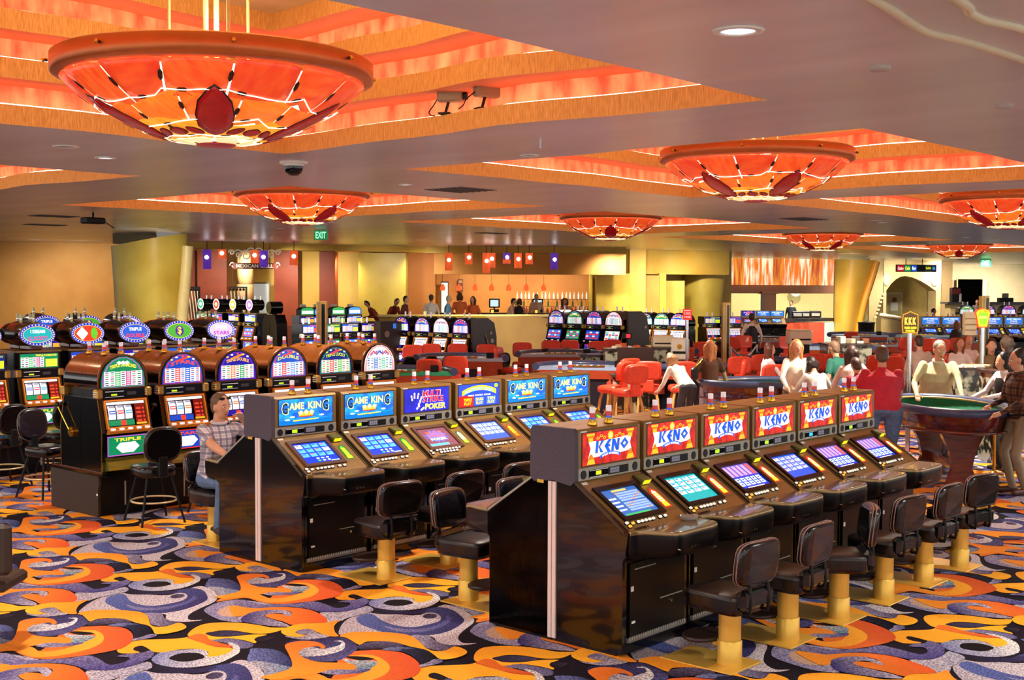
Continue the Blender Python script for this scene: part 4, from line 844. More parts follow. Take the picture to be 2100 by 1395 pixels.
# --- middle bank
GX,GY,GW=6.60,8.93,.757
kinds=['king','king','multi','double','king','king']; nm=['blue crowned glass lettered GAME KING','blue crowned glass lettered GAME KING','dark blue glass lettered MULTI STRIKE POKER','blue and yellow glass lettered DOUBLE PAY POKER','blue crowned glass lettered GAME KING','blue crowned glass lettered GAME KING']
for i in range(6):
    T=slant(kinds[i],'machine with %s, %s in the middle bank'%(nm[i],POS[i]),'machines in the middle bank',loc=(GX+i*GW,GY,0)); T.scale=(.965,1,1)
for i in range(6):
    if i==0: gb=slant('king','back-to-back machine behind the middle bank where the seated man plays','hidden-side machines of the middle bank',loc=(GX+W0,GY+.005,0),rz=PI,hidden=True)
    else: dup(gb,(GX+W0+i*GW,GY+.005,0),PI,label='back-to-back machine on the hidden side of the middle bank, %s'%POS[i])
end_panel(GX,GY,-1,'glossy end panel of the middle bank, right half under the blue glass','end panels of the slant-top banks'); end_panel(GX,GY,1,'glossy end panel of the middle bank, left half beside the seated man','end panels of the slant-top banks')
for i in range(5):
    pedestal_stool((6.95+i*GW,7.66,0),0,'black pedestal stool before the middle bank, %s'%POS[i],'pedestal stools at the middle bank',turn=(-.15,-.05,-.1,.1,0)[i])
for i in range(2): pedestal_stool((6.86+i*GW,10.02,0),PI,('pedestal stool the seated man sits on','pedestal stool beyond the seated man')[i],'pedestal stools behind the middle bank')
# ---------------------------------------------------------------- upright reel machines
PALS=[('#108858','#b060d0','#e8fff0','#58b878','#c04090','TRIPLE DIAMOND','#e8e040'),('#1c48c0','#e03028','#f0f8ff','#d84038','#3868d8','STARS','#f04838'),('#2018a0','#7a28c0','#f0f0ff','#f08828','#38a858','TRIPLE DOUBLE','#f8b838'),
      ('#2858c8','#e04848','#f8f8ff','#e05050','#58a0f0','DOUBLE','#f0e048'),('#142880','#38a838','#f4f8e8','#d84848','#48b858','TRIPLE LUCKY','#c8e828'),('#f0f0f4','#e83830','#ffffff','#3878c8','#58c8a0','STARS & BARS','#2040a8')]
def arch(w,h,n=9,x0=0):
    r=w/2; return [(x0,0),(x0+w,0)]+[(x0+r+r*math.cos(PI*i/n),(h-r)+r*math.sin(PI*i/n)) for i in range(n+1)]
def paytable(b,pl,x0,y0,x1,y1,pal,seed=0,h=.003,cols=7,rows=7):
    r=random.Random(seed); b.rect2(pl,x0,y0,x1,y1,E(pal[2],1.1),h)
    W=(x1-x0)/cols; H=(y1-y0)/rows
    for i in range(cols):
        if i in (2,4): b.rect2(pl,x0+W*i,y0,x0+W*(i+1)*.999,y1,E(pal[3 if i==2 else 4],1.0),h+.0006)
        for j in range(rows):
            c=pal[2] if i in (2,4) else (pal[3+(i+j)%2] if r.random()<.75 else '#202060')
            b.rect2(pl,x0+W*(i+.18),y0+H*(j+.25),x0+W*(i+.8),y0+H*(j+.72),E(c,1.0),h+.0012)
def topglass(b,pl,w,h,pal,seed,full=True):
    """arched pay glass drawn on the plane"""
    b.poly2(pl,arch(w,h),E(pal[0],.9),.001); A=[(w/2+(x-w/2)*.93,y*.965+.004) for x,y in arch(w,h)]
    b.poly2(pl,A,E(pal[1],.9),.0018); A=[(w/2+(x-w/2)*.87,y*.93+.008) for x,y in arch(w,h)]; b.poly2(pl,A,E(pal[0],1.0),.0026)
    paytable(b,pl,.07*w,.05*h,.93*w,.52*h,pal,seed,.0034)
    b.text2(pl,pal[5],.20*w,.58*h,.80*w,.70*h,E(pal[6],1.25),.0036,arc=.03)
    if seed%6 in (0,): 
        for k in (-1,0,1): b.poly2(pl,[(w/2+k*.09*w-.06*w,.80*h),(w/2+k*.09*w,.72*h),(w/2+k*.09*w+.06*w,.80*h),(w/2+k*.09*w,.86*h)],E('#ffffff',1.3),.0040+.0003*k)
    elif seed%6==5:
        for k,c in ((0,'#2048b0'),(1,'#e03830'),(-1,'#e03830')):
            x=w/2+k*.2*w; b.poly2(pl,[(x-.14*w,.62*h),(x,.80*h),(x+.14*w,.62*h),(x+.09*w,.62*h),(x,.74*h),(x-.09*w,.62*h)],E(c,1.1),.0042+.0003*k)
    else:
        for k in range(5): a=PI*(.2+.15*k); b.disc2(pl,w/2+.33*w*math.cos(a),.66*h+.25*h*math.sin(a),.035*w,.03*h,E(('#ffffff','#f8d838','#f04838')[k%3],1.2),.0042,8)
        b.poly2(pl,[(.3*w,.76*h),(.62*w,.92*h),(.7*w,.88*h),(.4*w,.73*h)],E(pal[3],1.1),.0040)
def reel_unit(T,w,pal,seed,fy0,fy1,z0,z1,x0=.045,video=False,simple=False,frame=None,panel=True):
    """slanted reel door: plane from (fy1,z1) down to (fy0,z0)"""
    ux=Vector((1,0,0)); up=Vector((0,fy1-fy0,z1-z0)); L=up.length; pl=Pl((x0,fy0,z0),ux,up)
    W=w-2*x0; fr=frame or mat('orange_brass_frame','#e08a2c',rough=.3,metal=.6,n=.1,emit=.12)
    m=MB()
    for a,b,c,d in ((0,0,W,.018),(0,L-.016,W,L),(0,.018,.016,L-.016),(W-.016,.018,W,L-.016)): m.slab2(pl,[(a,b),(c,b),(c,d),(a,d)],-.02,.012,fr)
    m.slab2(pl,[(.016,.018),(W-.016,.018),(W-.016,L-.016),(.016,L-.016)],-.03,-.024,DARKH)
    d=m.build('reel_door',T)
    q=MB()
    if video:
        q.rect2(pl,.03,.04,W-.03,L-.03,E(pal[0],1.0),-.006); cols=4
        for i in range(4):
            for j in range(4): q.rect2(pl,.05+(W-.1)*i/4,.06+(L-.11)*j/4,.05+(W-.1)*(i+.8)/4,.06+(L-.11)*(j+.75)/4,E(pal[1+(i*2+j)%4],1.1),-.004)
        q.build('video_screen',T)
    else:
        q.rect2(pl,.03,L-.05,W-.03,L-.022,E('#f4f4f8',1.2),-.006); q.rect2(pl,.03,.03,W*.66,.09,E(pal[0],1.0),-.006); q.rect2(pl,W*.34,.03,W*.46,.085,E('#f04028',1.1),-.004)
        if panel:
            q.rect2(pl,W*.7,.03,W-.03,L-.055,E('#7a1410',.7),-.006)
            for j in range(4): q.rect2(pl,W*.73,.06+.045*j,W*.84,.08+.045*j,E('#e0482a',.9),-.004); q.disc2(pl,W*.9,.07+.045*j,.011,.011,E('#ff4838',1.2),-.004,10)
            q.rect2(pl,W*.7,.03,W-.03,.052,E('#f0b028',1.0),-.003)
        q.build('reel_glass',T)
        n=3 if panel else 5; WW=(W*.66-.04) if panel else W-.08
        for i in range(n):
            r=MB(); a=.035+WW*(i+.06)/n; b2=.035+WW*(i+.94)/n; R=[]
            for k in range(5): t=k/4; R.append((a,b2,lerp(.10,L-.06,t),-.018+.014*math.sin(PI*t)))
            r.add([pl.at(x,y,h) for (xa,xb,y,h) in R for x in (xa,xb)],[(2*k,2*k+1,2*k+3,2*k+2) for k in range(4)],E('#dfe6f4',1.05))
            c=('#2858c8','#e03838','#38a0c8','#e88830')[(i+seed)%4]; ym=(.10+L-.06)/2
            r.rect2(pl,a+.008,ym-.018,b2-.008,ym+.018,E(c,.95),.003); r.rect2(pl,a+.014,ym-.006,b2-.014,ym+.006,E('#ffffff',1.1),.004); r.rect2(pl,a+.01,ym+.05,b2-.01,ym+.07,E('#a0a8c0',.8),.003); r.build('reel',T)
    # button shelf
    m=MB(); m.prism([(fy0,z0),(fy0-.06,z0-.02),(fy0-.055,z0-.05),(fy0+.02,z0-.06)],'x',x0,w-x0,fr); sh=m.build('button_shelf',T)
    for i in range(5 if not simple else 3):
        m=MB(); x=x0+.05+(W-.1)*i/(4 if not simple else 2); m.cbox(x-.022,x+.022,fy0-.052,fy0-.012,z0-.012,z0+.006,E('#e8f0ff',.95),.004); m.build('button',T)
    return pl,L
def body_mats(): return BLK
def reel_machine(kind,pal_i,label,group,loc,rz=0,wid=.70,top='barrel',video=False,simple=False,base=.0,toppal=None,frame=None,lever=True,half=.36,panel=True):
    T=thing('upright_slot_machine',label,'slot machine',loc,rz,group); w=wid-.1; pal=PALS[pal_i%6]
    zb=base+.49-.49+ (0 if base else 0)
    B0=.49
    m=MB(); m.prism([(0,B0),(-half-.07,B0),(-half-.05,.60),(-half-.08,.64),(-half-.08,.90),(-half-.09,.93),(-half,1.27),(0,1.27)],'x',0,w,BLK); m.build('cabinet',T)
    for X in (-.002,w-.008):
      m=MB(); m.prism([(-half-.072,B0),(-half-.062,B0),(-half-.07,.93),(-half+.012,1.27),(-half+.002,1.27),(-half-.085,.93)],'x',X,X+.01,GLD)
      m.build('edge_trim',T)
    reel_unit(T,w,pal,pal_i,-half-.115,-half-.034,.955,1.255,video=video,simple=simple,frame=frame,panel=panel)
    # belly
    if simple: m=MB(); m.box(.0,w,-half-.02,.0,-loc[2],B0,BLK2); m.build('plinth',T)
    pl=Pl((.06,-half-.083,.655),(1,0,0),(0,0,1)); m=MB(); m.rect2(pl,0,0,w-.12,.215,E(pal[1],.95),.002); m.rect2(pl,.012,.012,w-.132,.203,E(pal[0],1.0),.003)
    m.poly2(pl,[(.10,.09),(.17,.03),(w-.29,.03),(w-.22,.09),(w-.27,.14),(.15,.14)],E('#ffffff',1.3),.004); m.text2(pl,pal[5].split()[0],.08,.155,w-.2,.19,E(pal[6],1.2),.004); m.build('belly_glass',T)
    m=MB(); m.prism([(-half-.06,.50),(-half-.17,.515),(-half-.18,.545),(-half-.14,.555),(-half-.10,.60),(-half-.06,.62)],'x',.05,w-.05,mat('brass_green_tray','#b8b048',rough=.3,metal=.8,n=.1)); m.build('coin_tray',T)
    m=MB(); m.box(.06,w-.06,-half-.09,-half-.07,.895,.93,BLK3)
    for i in range(7): m.box(.11+.05*i,.125+.05*i,-half-.092,-half-.09,.903,.922,SIL)
    m.build('denomination_strip',T)
    # belt
    m=MB(); m.box(.03,w-.03,-half-.012,0,1.27,1.37,BLK2); bl=m.build('belt',T)
    fr=Pl((.03,-half-.013,1.27),(1,0,0),(0,0,1)); q=MB(); q.rect2(fr,.12,.03,.19,.048,E('#b8e028',1.2),.002); q.rect2(fr,.05,.072,.27,.078,E('#d8d8d8',.7),.002); q.rect2(fr,.05,.016,.27,.020,E('#d8d8d8',.7),.002); q.rect2(fr,.31,.03,.42,.066,flat('#4a4c58'),.002); q.build('jackpot_readout',T)
    for X in (-.03,w-.045):
        m=MB(); m.cbox(X,X+.075,-half-.04,-half+.05,1.275,1.375,mat('gold_clip','#c89a48',rough=.3,metal=.7,n=.1),.012)
        for k in range(3): m.box(X-.002,X+.01,-half-.035,-half+.045,1.295+.025*k,1.303+.025*k,WHT)
        m.build('corner_clip',T)
    if top=='barrel':
        r=w/2; H=1.745
        def sec(y,s=1.0):
            pts=[]; n=14; R=r*s; zc=H-r*.92
            pts=[(r-R,y,1.37),]; 
            for i in range(n+1): a=PI-PI*i/n; pts.append((r+R*math.cos(a),y,zc+(r*.92)*s*math.sin(a)))
            pts.append((r+R,y,1.37)); return pts
        m=MB(); m.loft([sec(-half+.008,.985),sec(-half+.0,.985),sec(-half-.0,1),sec(-half+.03,1),sec(0,1)],mat('rust_bronze_barrel','#8a4a18',rough=.28,metal=.35,n=.2,ns=30,coat=.3) if toppal is None else toppal,cap=True); 
        bt=m.build('barrel_top',T)
        m=MB(); m.loft([[ (x,y,min(z,1.56)) for x,y,z in sec(-half+.012,1.004)],[ (x,y,min(z,1.56)) for x,y,z in sec(0,1.004)]],BLK,cap=False); m.build('barrel_side',bt)
        gw=w-.075; gp=Pl((.0375,-half-.004,1.385),(1,0,0),(0,0,1)); m=MB(); m.slab2(gp,[(x,y) for x,y in arch(gw+.03,.345,9,-.015)],-.01,.0,BLK2); g=m.build('arched_glass',T)
        a=MB(); topglass(a,gp,gw,.335,pal,pal_i); a.build('pay_artwork',g)
        if not simple:
            for x in (w*.32,w*.66): 
                q=candle(None,x,-half*.45,H-.015); q.build('signal_candle',T)
        else:
            for x in (w*.35,w*.65): q=MB(); q.tube((x,-half*.5,H-.02),(x,-half*.5,H+.11),.02,mat('clear_white_lens','#e9dfe6'),n=8); q.build('signal_candle',T)
    elif top in('oval','ball','box','videoarch'):
        hb=1.60
        m=MB(); m.box(0,w,-half,0,1.37,hb,BLK)
        if top!='box': m.box(-.01,w+.01,-half-.01,0,hb,hb+.02,BRZ)
        m.build('top_box',T)
        gp=Pl((.03,-half-.004,1.385),(1,0,0),(0,0,1)); gw=w-.06
        m=MB(); m.slab2(gp,[(0,0),(gw,0),(gw,.20),(0,.20)],-.01,0,BRZD); g=m.build('pay_glass',T)
        a=MB(); a.rect2(gp,0.008,.008,gw-.008,.192,E(pal[0],1.0),.002); paytable(a,gp,.03*gw,.02,.62*gw,.15,pal,pal_i,.003,6,5); a.rect2(gp,.66*gw,.02,.96*gw,.12,E(pal[6],1.1),.003); a.text2(gp,pal[5],.4*gw,.158,.95*gw,.185,E(pal[6],1.2),.003); a.build('pay_artwork',g)
        if top=='oval':
            m=MB(); m.cbox(w*.32,w*.62,-half+.02,-.03,hb+.02,1.70,WOODR,.02); m.build('topper_neck',T)
            cz=1.83; ox=w*.46
            R=[]
            for y,s in ((-half+.03,.80),(-half+.06,.86),(-half*.5,1.0),(0,1.05)): R.append([(ox-.03+.225*s*math.cos(2*PI*i/24),y,cz+.01+.165*s*math.sin(2*PI*i/24)) for i in range(24)])
            m=MB(); m.loft(R,mat('smoky_black_pod','#17110f',rough=.2,n=.2,coat=.5),cap=True); m.build('topper_pod',T)
            sp=Pl((ox,-half-.02,cz),(1,0,0),(0,.10,1)); m=MB(); oval=lambda rx,rz_:[(rx*math.cos(2*PI*i/28),rz_*math.sin(2*PI*i/28)) for i in range(28)]
            m.slab2(sp,oval(.245,.147),-.05,-.004,CHR); m.poly2(sp,oval(.24,.142),E('#1830c0',1.0),0); sg=m.build('oval_sign',T)
            a=MB()
            for i in range(30): t=2*PI*i/30; a.disc2(sp,.224*math.cos(t),.128*math.sin(t),.0085,.0085,E('#f4f8ff',1.5),.003,6)
            oc=[('#18a8b0','#e83890','I DREAM','LUCKY'),('#e03820','#58b828','WILD','DIAMOND'),('#2858c8','#e83838','TRIPLE','DOUBLE'),('#48a838','#f8c838','TEN TIMES','PAY'),('#d8c8f8','#a838a8','DOUBLE','STARS')][pal_i%5]
            a.poly2(sp,oval(.205,.11),E('#f8e048',1.1),.002); a.poly2(sp,oval(.198,.104),E(oc[0],1.0),.003)
            if pal_i%5==1: a.poly2(sp,[(-.17,0),(-.085,.09),(0,0),(-.085,-.09)],E('#ffffff',1.3),.005); a.disc2(sp,.09,0,.05,.08,E(oc[1],1.1),.005,12)
            elif pal_i%5==3: a.disc2(sp,0,0,.07,.075,E('#4a2a98',1),.0045,16); a.text2(sp,'$',-.035,-.06,.035,.06,E('#f8d028',1.3),.006)
            else: a.text2(sp,oc[3],-.14,-.075,.14,-.02,E(oc[1],1.2),.006); a.text2(sp,oc[2],-.10,.02,.10,.065,E('#ffffff',1.3),.006); 
            a.build('sign_artwork',sg)
            for x in (ox-.12,ox+.05): q=MB(); q.tube((x,-half*.45,cz+.15),(x,-half*.45,cz+.27),.018,mat('olive_clear_lens','#b8b078',rough=.15,n=.1,emit=.1),n=10); q.tube((x,-half*.45,cz+.2),(x,-half*.45,cz+.212),.0195,CHR,n=10); q.build('signal_candle',T)
        elif top=='ball':
            cz=1.84; m=MB(); m.box(w/2-.05,w/2+.05,-half+.03,-.1,hb+.02,cz-.1,BLK3); m.tube((w/2,-half-.03,cz),(w/2,0,cz),.15,BLK,n=20); m.build('topper_drum',T)
            sp=Pl((w/2,-half-.032,cz),(1,0,0),(0,0,1)); a=MB(); bc=[('#38b878','#f0ffe0'),('#e84828','#ffd8a0'),('#f8b828','#fff8c8'),('#a868d8','#f8f0ff')][pal_i%4]
            a.disc2(sp,0,0,.152,.152,E('#f8f4ff',1.1),0,24); a.disc2(sp,0,0,.118,.118,E(bc[0],1.0),.003,24); a.disc2(sp,0,0,.06,.06,E(bc[1],1.4),.005,14)
            for i in range(16): t=2*PI*i/16; a.disc2(sp,.136*math.cos(t),.136*math.sin(t),.012,.012,E('#4848c8' if i%2 else '#f0d8ff',1.0),.004,6)
            a.build('round_sign',T)
            for x in (w/2-.02,w*.9): q=MB(); q.tube((x,-half*.5,cz+.13),(x,-half*.5,cz+.24),.02,mat('clear_white_lens','#e9dfe6'),n=8); q.build('signal_candle',T)
        elif top=='videoarch':
            m=MB(); gp2=Pl((.03,-half-.006,1.62),(1,0,0),(0,0,1)); m.slab2(gp2,[(0,0),(gw,0),(gw,.16),(gw*.85,.22),(gw*.5,.245),(gw*.15,.22),(0,.16)],-.2,0,BLK2); tp=m.build('arched_top_box',T)
            a=MB(); a.poly2(gp2,[(.02,.01),(gw-.02,.01),(gw-.02,.15),(gw*.84,.2),(gw*.5,.225),(gw*.16,.2),(.02,.15)],E(pal[4],1.1),.002); a.rect2(gp2,.06,.04,gw-.06,.13,E('#eaf4ff',1.3),.003); a.build('arched_artwork',tp)
            q=MB(); q.cbox(w*.36,w*.64,-.2,-.1,1.86,1.93,WHT,.01); q.build('signal_candle',T)
        else:
            for x in (w*.35,w*.65): q=MB(); q.tube((x,-half*.5,hb),(x,-half*.5,hb+.12),.02,mat('clear_white_lens','#e9dfe6'),n=8); q.build('signal_candle',T)
    if lever:
        m=MB(); X=w+.012; m.tube((w,-.16+.0,.885),(w+.03,-.16,.885),.055,GLD,n=16); m.tube((w+.03,-.16,.885),(w+.05,-.16,.885),.03,GLD,n=14); m.build('lever_hub',T)
        m=MB(); m.tube((w+.04,-.16,.89),(w+.05,-.40,1.15),.009,GLD); m.ball((w+.05,-.41,1.17),.03,BLK,n=12); m.build('lever_arm',T)
    return T
def bank_base(x0,x1,y0,y1,z,label,loc=(0,0,0),rz=0):
    T=thing('slot_bank_plinth',label,'plinth',loc,rz,'plinths under the upright slot machines'); m=MB()
    BR=mat('dark_brown_laminate','#2c1d12',rough=.55,n=.3,ns=150)
    m.box(x0+.03,x1,y0+.03,y1-.02,0.0,z-.04,BLK2); m.build('plinth_box',T)
    m=MB(); m.prism([(y0,0.01),(y1,0.01),(y1+.01,z-.02),(y1,z-.015),(y0,z-.015),(y0-.015,z-.04),(y0-.02,z-.12),(y0,z-.16)],'x',x0,x0+.03,BR); m.build('end_board',T)
    m=MB(); m.cbox(x0,x1,y0-.08,y1+.02,z-.03,z+.02,BLK,.01); m.build('ledge',T)
    n=int((x1-x0)/.74)
    for k in range(n): m=MB(); m.box(x0+.33+.74*k,x0+.345+.74*k,y0+.022,y0+.03,.10,.36,SIL); m.build('door_strip',T)
    m=MB(); m.box(x0-.003,x0+.0,y0+.0,y0+.03,.24,.26,WHT); m.build('sticker',T)
    return T
def leg_stool(loc,rz,label,group):
    """round-backed stool on splayed legs with a foot ring; faces +Y at rz=0"""
    T=thing('casino_stool',label,'stool',loc,rz,group)
    for sx in (-1,1):
        for sy in (-1,1): m=MB(); m.tube((sx*.13,sy*.13,.50),(sx*.235,sy*.235,.0),.013,BLK3,n=8); m.build('leg',T)
    m=MB(); m.path([(.235*math.cos(2*PI*i/24),.235*math.sin(2*PI*i/24),.235) for i in range(24)],.011,mat('pale_brass_ring','#e8d8a8',rough=.3,metal=.5,n=.05),n=6,closed=True); m.build('foot_ring',T)
    m=MB()
    def sq(s,z): return [(.21*s*(abs(math.cos(t))**.6)*(1 if math.cos(t)>0 else -1),.02+.21*s*(abs(math.sin(t))**.6)*(1 if math.sin(t)>0 else -1),z) for t in [2*PI*i/24 for i in range(24)]]
    m.loft([sq(.85,.49),sq(.97,.5),sq(1,.53),sq(1.0,.575),sq(.95,.60),sq(.7,.61)],VIN,cap=True); m.build('seat',T)
    m=MB(); m.cbox(-.05,.05,-.25,-.18,.5,.72,BLK3,.01); m.build('back_support',T)
    m=MB()
    def ov(s,y): return [(.205*s*(abs(math.cos(t))**.75)*(1 if math.cos(t)>0 else -1),y-.05*(1-abs(math.cos(t)))*0-.04*(math.sin(t)*.5),.84+.185*s*(abs(math.sin(t))**.75)*(1 if math.sin(t)>0 else -1)) for t in [2*PI*i/24 for i in range(24)]]
    m.loft([ov(.88,-.255),ov(.98,-.247),ov(1,-.225),ov(.97,-.205),ov(.85,-.20)],VIN,cap=True); b=m.build('backrest',T)
    m=MB(); m.path(ov(1.01,-.228),.007,mat('grey_piping','#7a7870',rough=.35,n=.1,metal=.3),n=5,closed=True); m.build('piping',b)
    return T
# bank with barrel tops (six in front, hidden side behind)
bank_base(6.70,11.15,11.94,12.95,.47,'dark brown plinth under the barrel-topped slot machines')
nm=['green and violet diamond glass','blue and red starry glass','indigo TRIPLE DOUBLE glass','blue and red DOUBLE glass','dark blue TRIPLE LUCKY glass','red-and-blue chevron glass']
for i in range(6):
    reel_machine('b',i,'barrel-topped machine with %s, %s of its bank'%(nm[i],POS[i]),'barrel-topped machines left of centre',(6.72+i*.742,12.32,0),wid=.70)
bb=reel_machine('b',1,'hidden-side barrel-topped machine with brass lever at the bank end','hidden-side barrel-topped machines',(6.72+.60,12.325,0),rz=PI,wid=.70)
for i in range(1,6): dup(bb,(6.72+.60+i*.742,12.325,0),PI,label='hidden-side barrel-topped machine, %s from the bank end'%POS[i])
leg_stool((7.0,11.33,0),-.15,'black round-backed stool in front of the nearest barrel-topped machine','round-backed stools left of centre')
leg_stool((7.78,11.30,0),.1,'black round-backed stool behind the seated man','round-backed stools left of centre')
leg_stool((6.98,13.62,0),PI+.2,'black stool partly hidden behind the end of the barrel-topped bank','round-backed stools left of centre')
leg_stool((7.0,14.72,0),.1,'black round-backed stool at the left edge of the view','round-backed stools left of centre')
leg_stool((7.75,14.75,0),0,'black stool at the teal oval-sign machine','round-backed stools left of centre')
# bank with oval signs
bank_base(6.75,11.3,15.37,16.6,.47,'dark plinth under the oval-sign slot machines at left')
on=['teal oval sign','red oval sign with a white diamond','blue oval sign with red stripes','green oval sign with a yellow dollar','pale violet oval sign']
for i in range(5): reel_machine('o',i,'reel machine under a bulb-rimmed %s'%on[i],'oval-sign machines at the left',(7.53+i*.715,15.78,0),wid=.70,top='oval',lever=(i==4))
reel_machine('o',4,'reel machine cut off by the left edge beside the teal oval machine','oval-sign machines at the left',(6.80,15.78,0),wid=.70,top='oval',lever=False)
bo=reel_machine('o',2,'hidden-side oval-sign machine, nearest the left end','hidden-side oval-sign machines',(8.13,15.785,0),rz=PI,wid=.70,top='oval',lever=False)
for i in range(1,5): dup(bo,(8.13+i*.715,15.785,0),PI,label='hidden-side oval-sign machine, %s along'%POS[i])
bo2=None
for i,(px,) in enumerate(((40,),(126,),(208,))):
    p=spot(px,20.5); 
    reel_machine('o',i+2,'oval-sign machine in the row behind, %s of three showing over the front row'%('left','middle','right')[i],'oval-sign machines in the row behind',(p.x,p.y,0),wid=.70,top='oval',lever=False,simple=True)
# ball-topped machines
proto={}
def rowX(px,X,off=0): d=ray(px,586); t=X/d.x; return Vector((X,d.y*t+off,0))
def rowY(px,Y,off=0): d=ray(px,586); t=Y/d.y; return Vector((d.x*t+off,Y,0))
for i,px in enumerate((436,468,502,536)):
    p=rowX(px,20.0,.28); nm2=('green','red','yellow','violet')[i]
    reel_machine('l',i,'slim machine with round %s lamp sign, far left of centre'%nm2,'round-sign machines far left',(p.x,p.y,.12),rz=-PI/2,wid=.64,top='ball',video=True,simple=True,lever=False)
T=thing('machine_row_end','black rounded end cabinet of the round-sign machine row','cabinet',spot(563,32.0),-.2)
m=MB(); m.prism([(-.5,0),(.5,0),(.42,1.5),(.3,1.72),(-.3,1.72),(-.42,1.5)],'x',-.15,.15,BLK2); m.build('cabinet',T); m=MB(); m.tube((-.17,0,1.9),(.17,0,1.9),.16,BLK,n=18); m.box(-.05,.05,-.05,.05,1.7,1.8,BLK3); m.build('drum',T)
m=MB(); m.box(-.155,-.15,-.005,.005,.2,1.5,flat('#050505')); m.build('seam',T)
# two rows of boxy machines left of the bar
p0=None
for i,px in enumerate((612,640,676,710,)):
    p=rowY(px-14,28.5); dark=['purple','red and white','blue and green','pale blue'][i]
    reel_machine('v',(2,1,4,3)[i],'far machine with arched %s top glass, back row left of the bar'%dark,'arched-top machines left of the bar',(p.x,p.y,0),rz=0,wid=.68,top='videoarch',video=True,simple=True,lever=False)
for i,px in enumerate((612,655,693,733)):
    p=rowY(px-14,22.6); nn=['red and green','blue','orange','violet'][i]
    reel_machine('v',(1,0,3,2)[i],'boxy video machine with %s glass, front row left of the bar'%nn,'boxy machines left of the bar',(p.x,p.y,0),rz=0,wid=.66,top='box',video=True,simple=True,lever=False,frame=BRZD)
T=thing('back_cabinet','dark brown cabinet with round vent at the right end of the boxy machines','cabinet',rowY(789,22.3),0)
m=MB(); m.cbox(-.42,.42,-.3,.3,0,1.62,mat('dark_brown_laminate','#2c1d12'),.02); m.build('cabinet',T); m=MB(); m.tube((-.2,-.305,1.32),(-.2,-.31,1.32),.08,flat('#8a8078'),n=18); m.build('round_vent',T); m=MB(); m.box(.0,.1,-.305,-.3,1.45,1.57,E('#3878e8',.9)); m.build('blue_notice',T)
# barrel-topped groups facing left in the centre
for i,px in enumerate((808,850,889,929)):
    p=onz(px,648+i,1.74); p=Vector((20.9,0,0)); d=ray(px+42,586); t=20.9/d.x; 
    reel_machine('b',(2,3,5,1)[i],'barrel-topped machine facing left, %s of four before the bar'%('first from left','second from left','third from left','last, at the lever end')[i],'barrel-topped machines before the bar',(20.9,d.y*t+.3,0),rz=-PI/2,wid=.68,simple=True,lever=(i==3),toppal=BLK2,panel=False,half=.42)
T=thing('machine_side_cabinet','dark brown domed side of the middle machine group with a white lever','cabinet',rowX(929+42,20.9,-.34),0)
m=MB(); m.prism([(-.42,0),(.42,0),(.40,1.3),(.32,1.62),(.1,1.74),(-.42,1.74)],'y',-.04,.02,mat('dark_brown_lacquer','#2a160e',rough=.3,n=.2)); m.build('cabinet',T)
m=MB(); m.tube((.0,-.045,1.35),(.14,-.09,.95),.012,SIL); m.tube((.14,-.05,.93),(.14,-.1,.93),.05,SIL,n=14); m.build('lever',T); m=MB(); m.tube((.24,-.045,1.2),(.24,-.05,1.2),.055,SIL,n=16); m.tube((.2,-.045,1.38),(.2,-.05,1.38),.035,SIL,n=14); m.build('round_plates',T)
for i,px in enumerate((1125,1163,1203,1243)):
    d=ray(px+41,586); t=25.5/d.x
    reel_machine('b',(3,0,1,5)[i],'rounded video machine with blue-lit base, %s of four at centre'%('first from left','second from left','third from left','fourth')[i],'rounded video machines at the centre',(25.5,d.y*t+.3,.12),rz=-PI/2-.1,wid=.74,simple=True,video=True,lever=False,toppal=flat('#4a4a48',.4),half=.45,frame=BLK2)
T=thing('machine_side_cabinet','grey-black rounded end of the four video machines at centre','cabinet',rowX(1243+41,25.5,-.42),-.1)
m=MB(); m.prism([(-.45,0),(.42,0),(.36,1.3),(.26,1.72),(.05,1.86),(-.45,1.86)],'y',-.04,.02,flat('#3a3430',.4)); m.build('cabinet',T); m=MB(); m.tube((.2,-.045,1.45),(.2,-.05,1.45),.04,SIL,n=12); m.build('round_plate',T)
for i,px in enumerate((1316,1350,1384)):
    d=ray(px+24,586); t=29.5/d.x
    reel_machine('b',(4,0,3)[i],'far barrel-topped machine, %s of three behind the cream card machine'%('left','middle','right')[i],'far barrel-topped machines at centre',(29.5,d.y*t+.3,0),rz=-PI/2,wid=.72,simple=True,lever=(i==2),toppal=BLK2,panel=False,half=.42)
for i,px in enumerate((1432,1474)):
    p=spot(px,37); reel_machine('v',(4,1)[i],'far boxy reel machine with pale glass, %s of the gold column'%('farther left','just left')[i],'boxy machines by the gold column',(p.x,p.y,0),rz=-.45,wid=.7,top='box',simple=True,lever=False,panel=False)
sb=None
for i,px in enumerate((1519,1550,1578)):
    p=spot(px,52); T=slant('blue' if i else 'multi','far slant machine with lit screens near the art panel, %s'%('left','middle','right beside the counter')[i],'slant machines below the art panel',loc=(p.x,p.y,.22),rz=math.atan2(CR.y,CR.x),detail=False); T.scale=(.84,.84,.84)
for i,px in enumerate((1886,1928,1970,2013,2056,2099)):
    p=spot(px,42); lb='blue-glass slant machine in the far right row, %s from its left end'%ORD[i]
    if sb is None: sb=slant('blue',lb,'blue slant machines far right',loc=(p.x,p.y,0),rz=math.atan2(CR.y,CR.x)); sb.scale=(.93,1,1); S0=sb
    else: dup(sb,(p.x,p.y,0),label=lb)
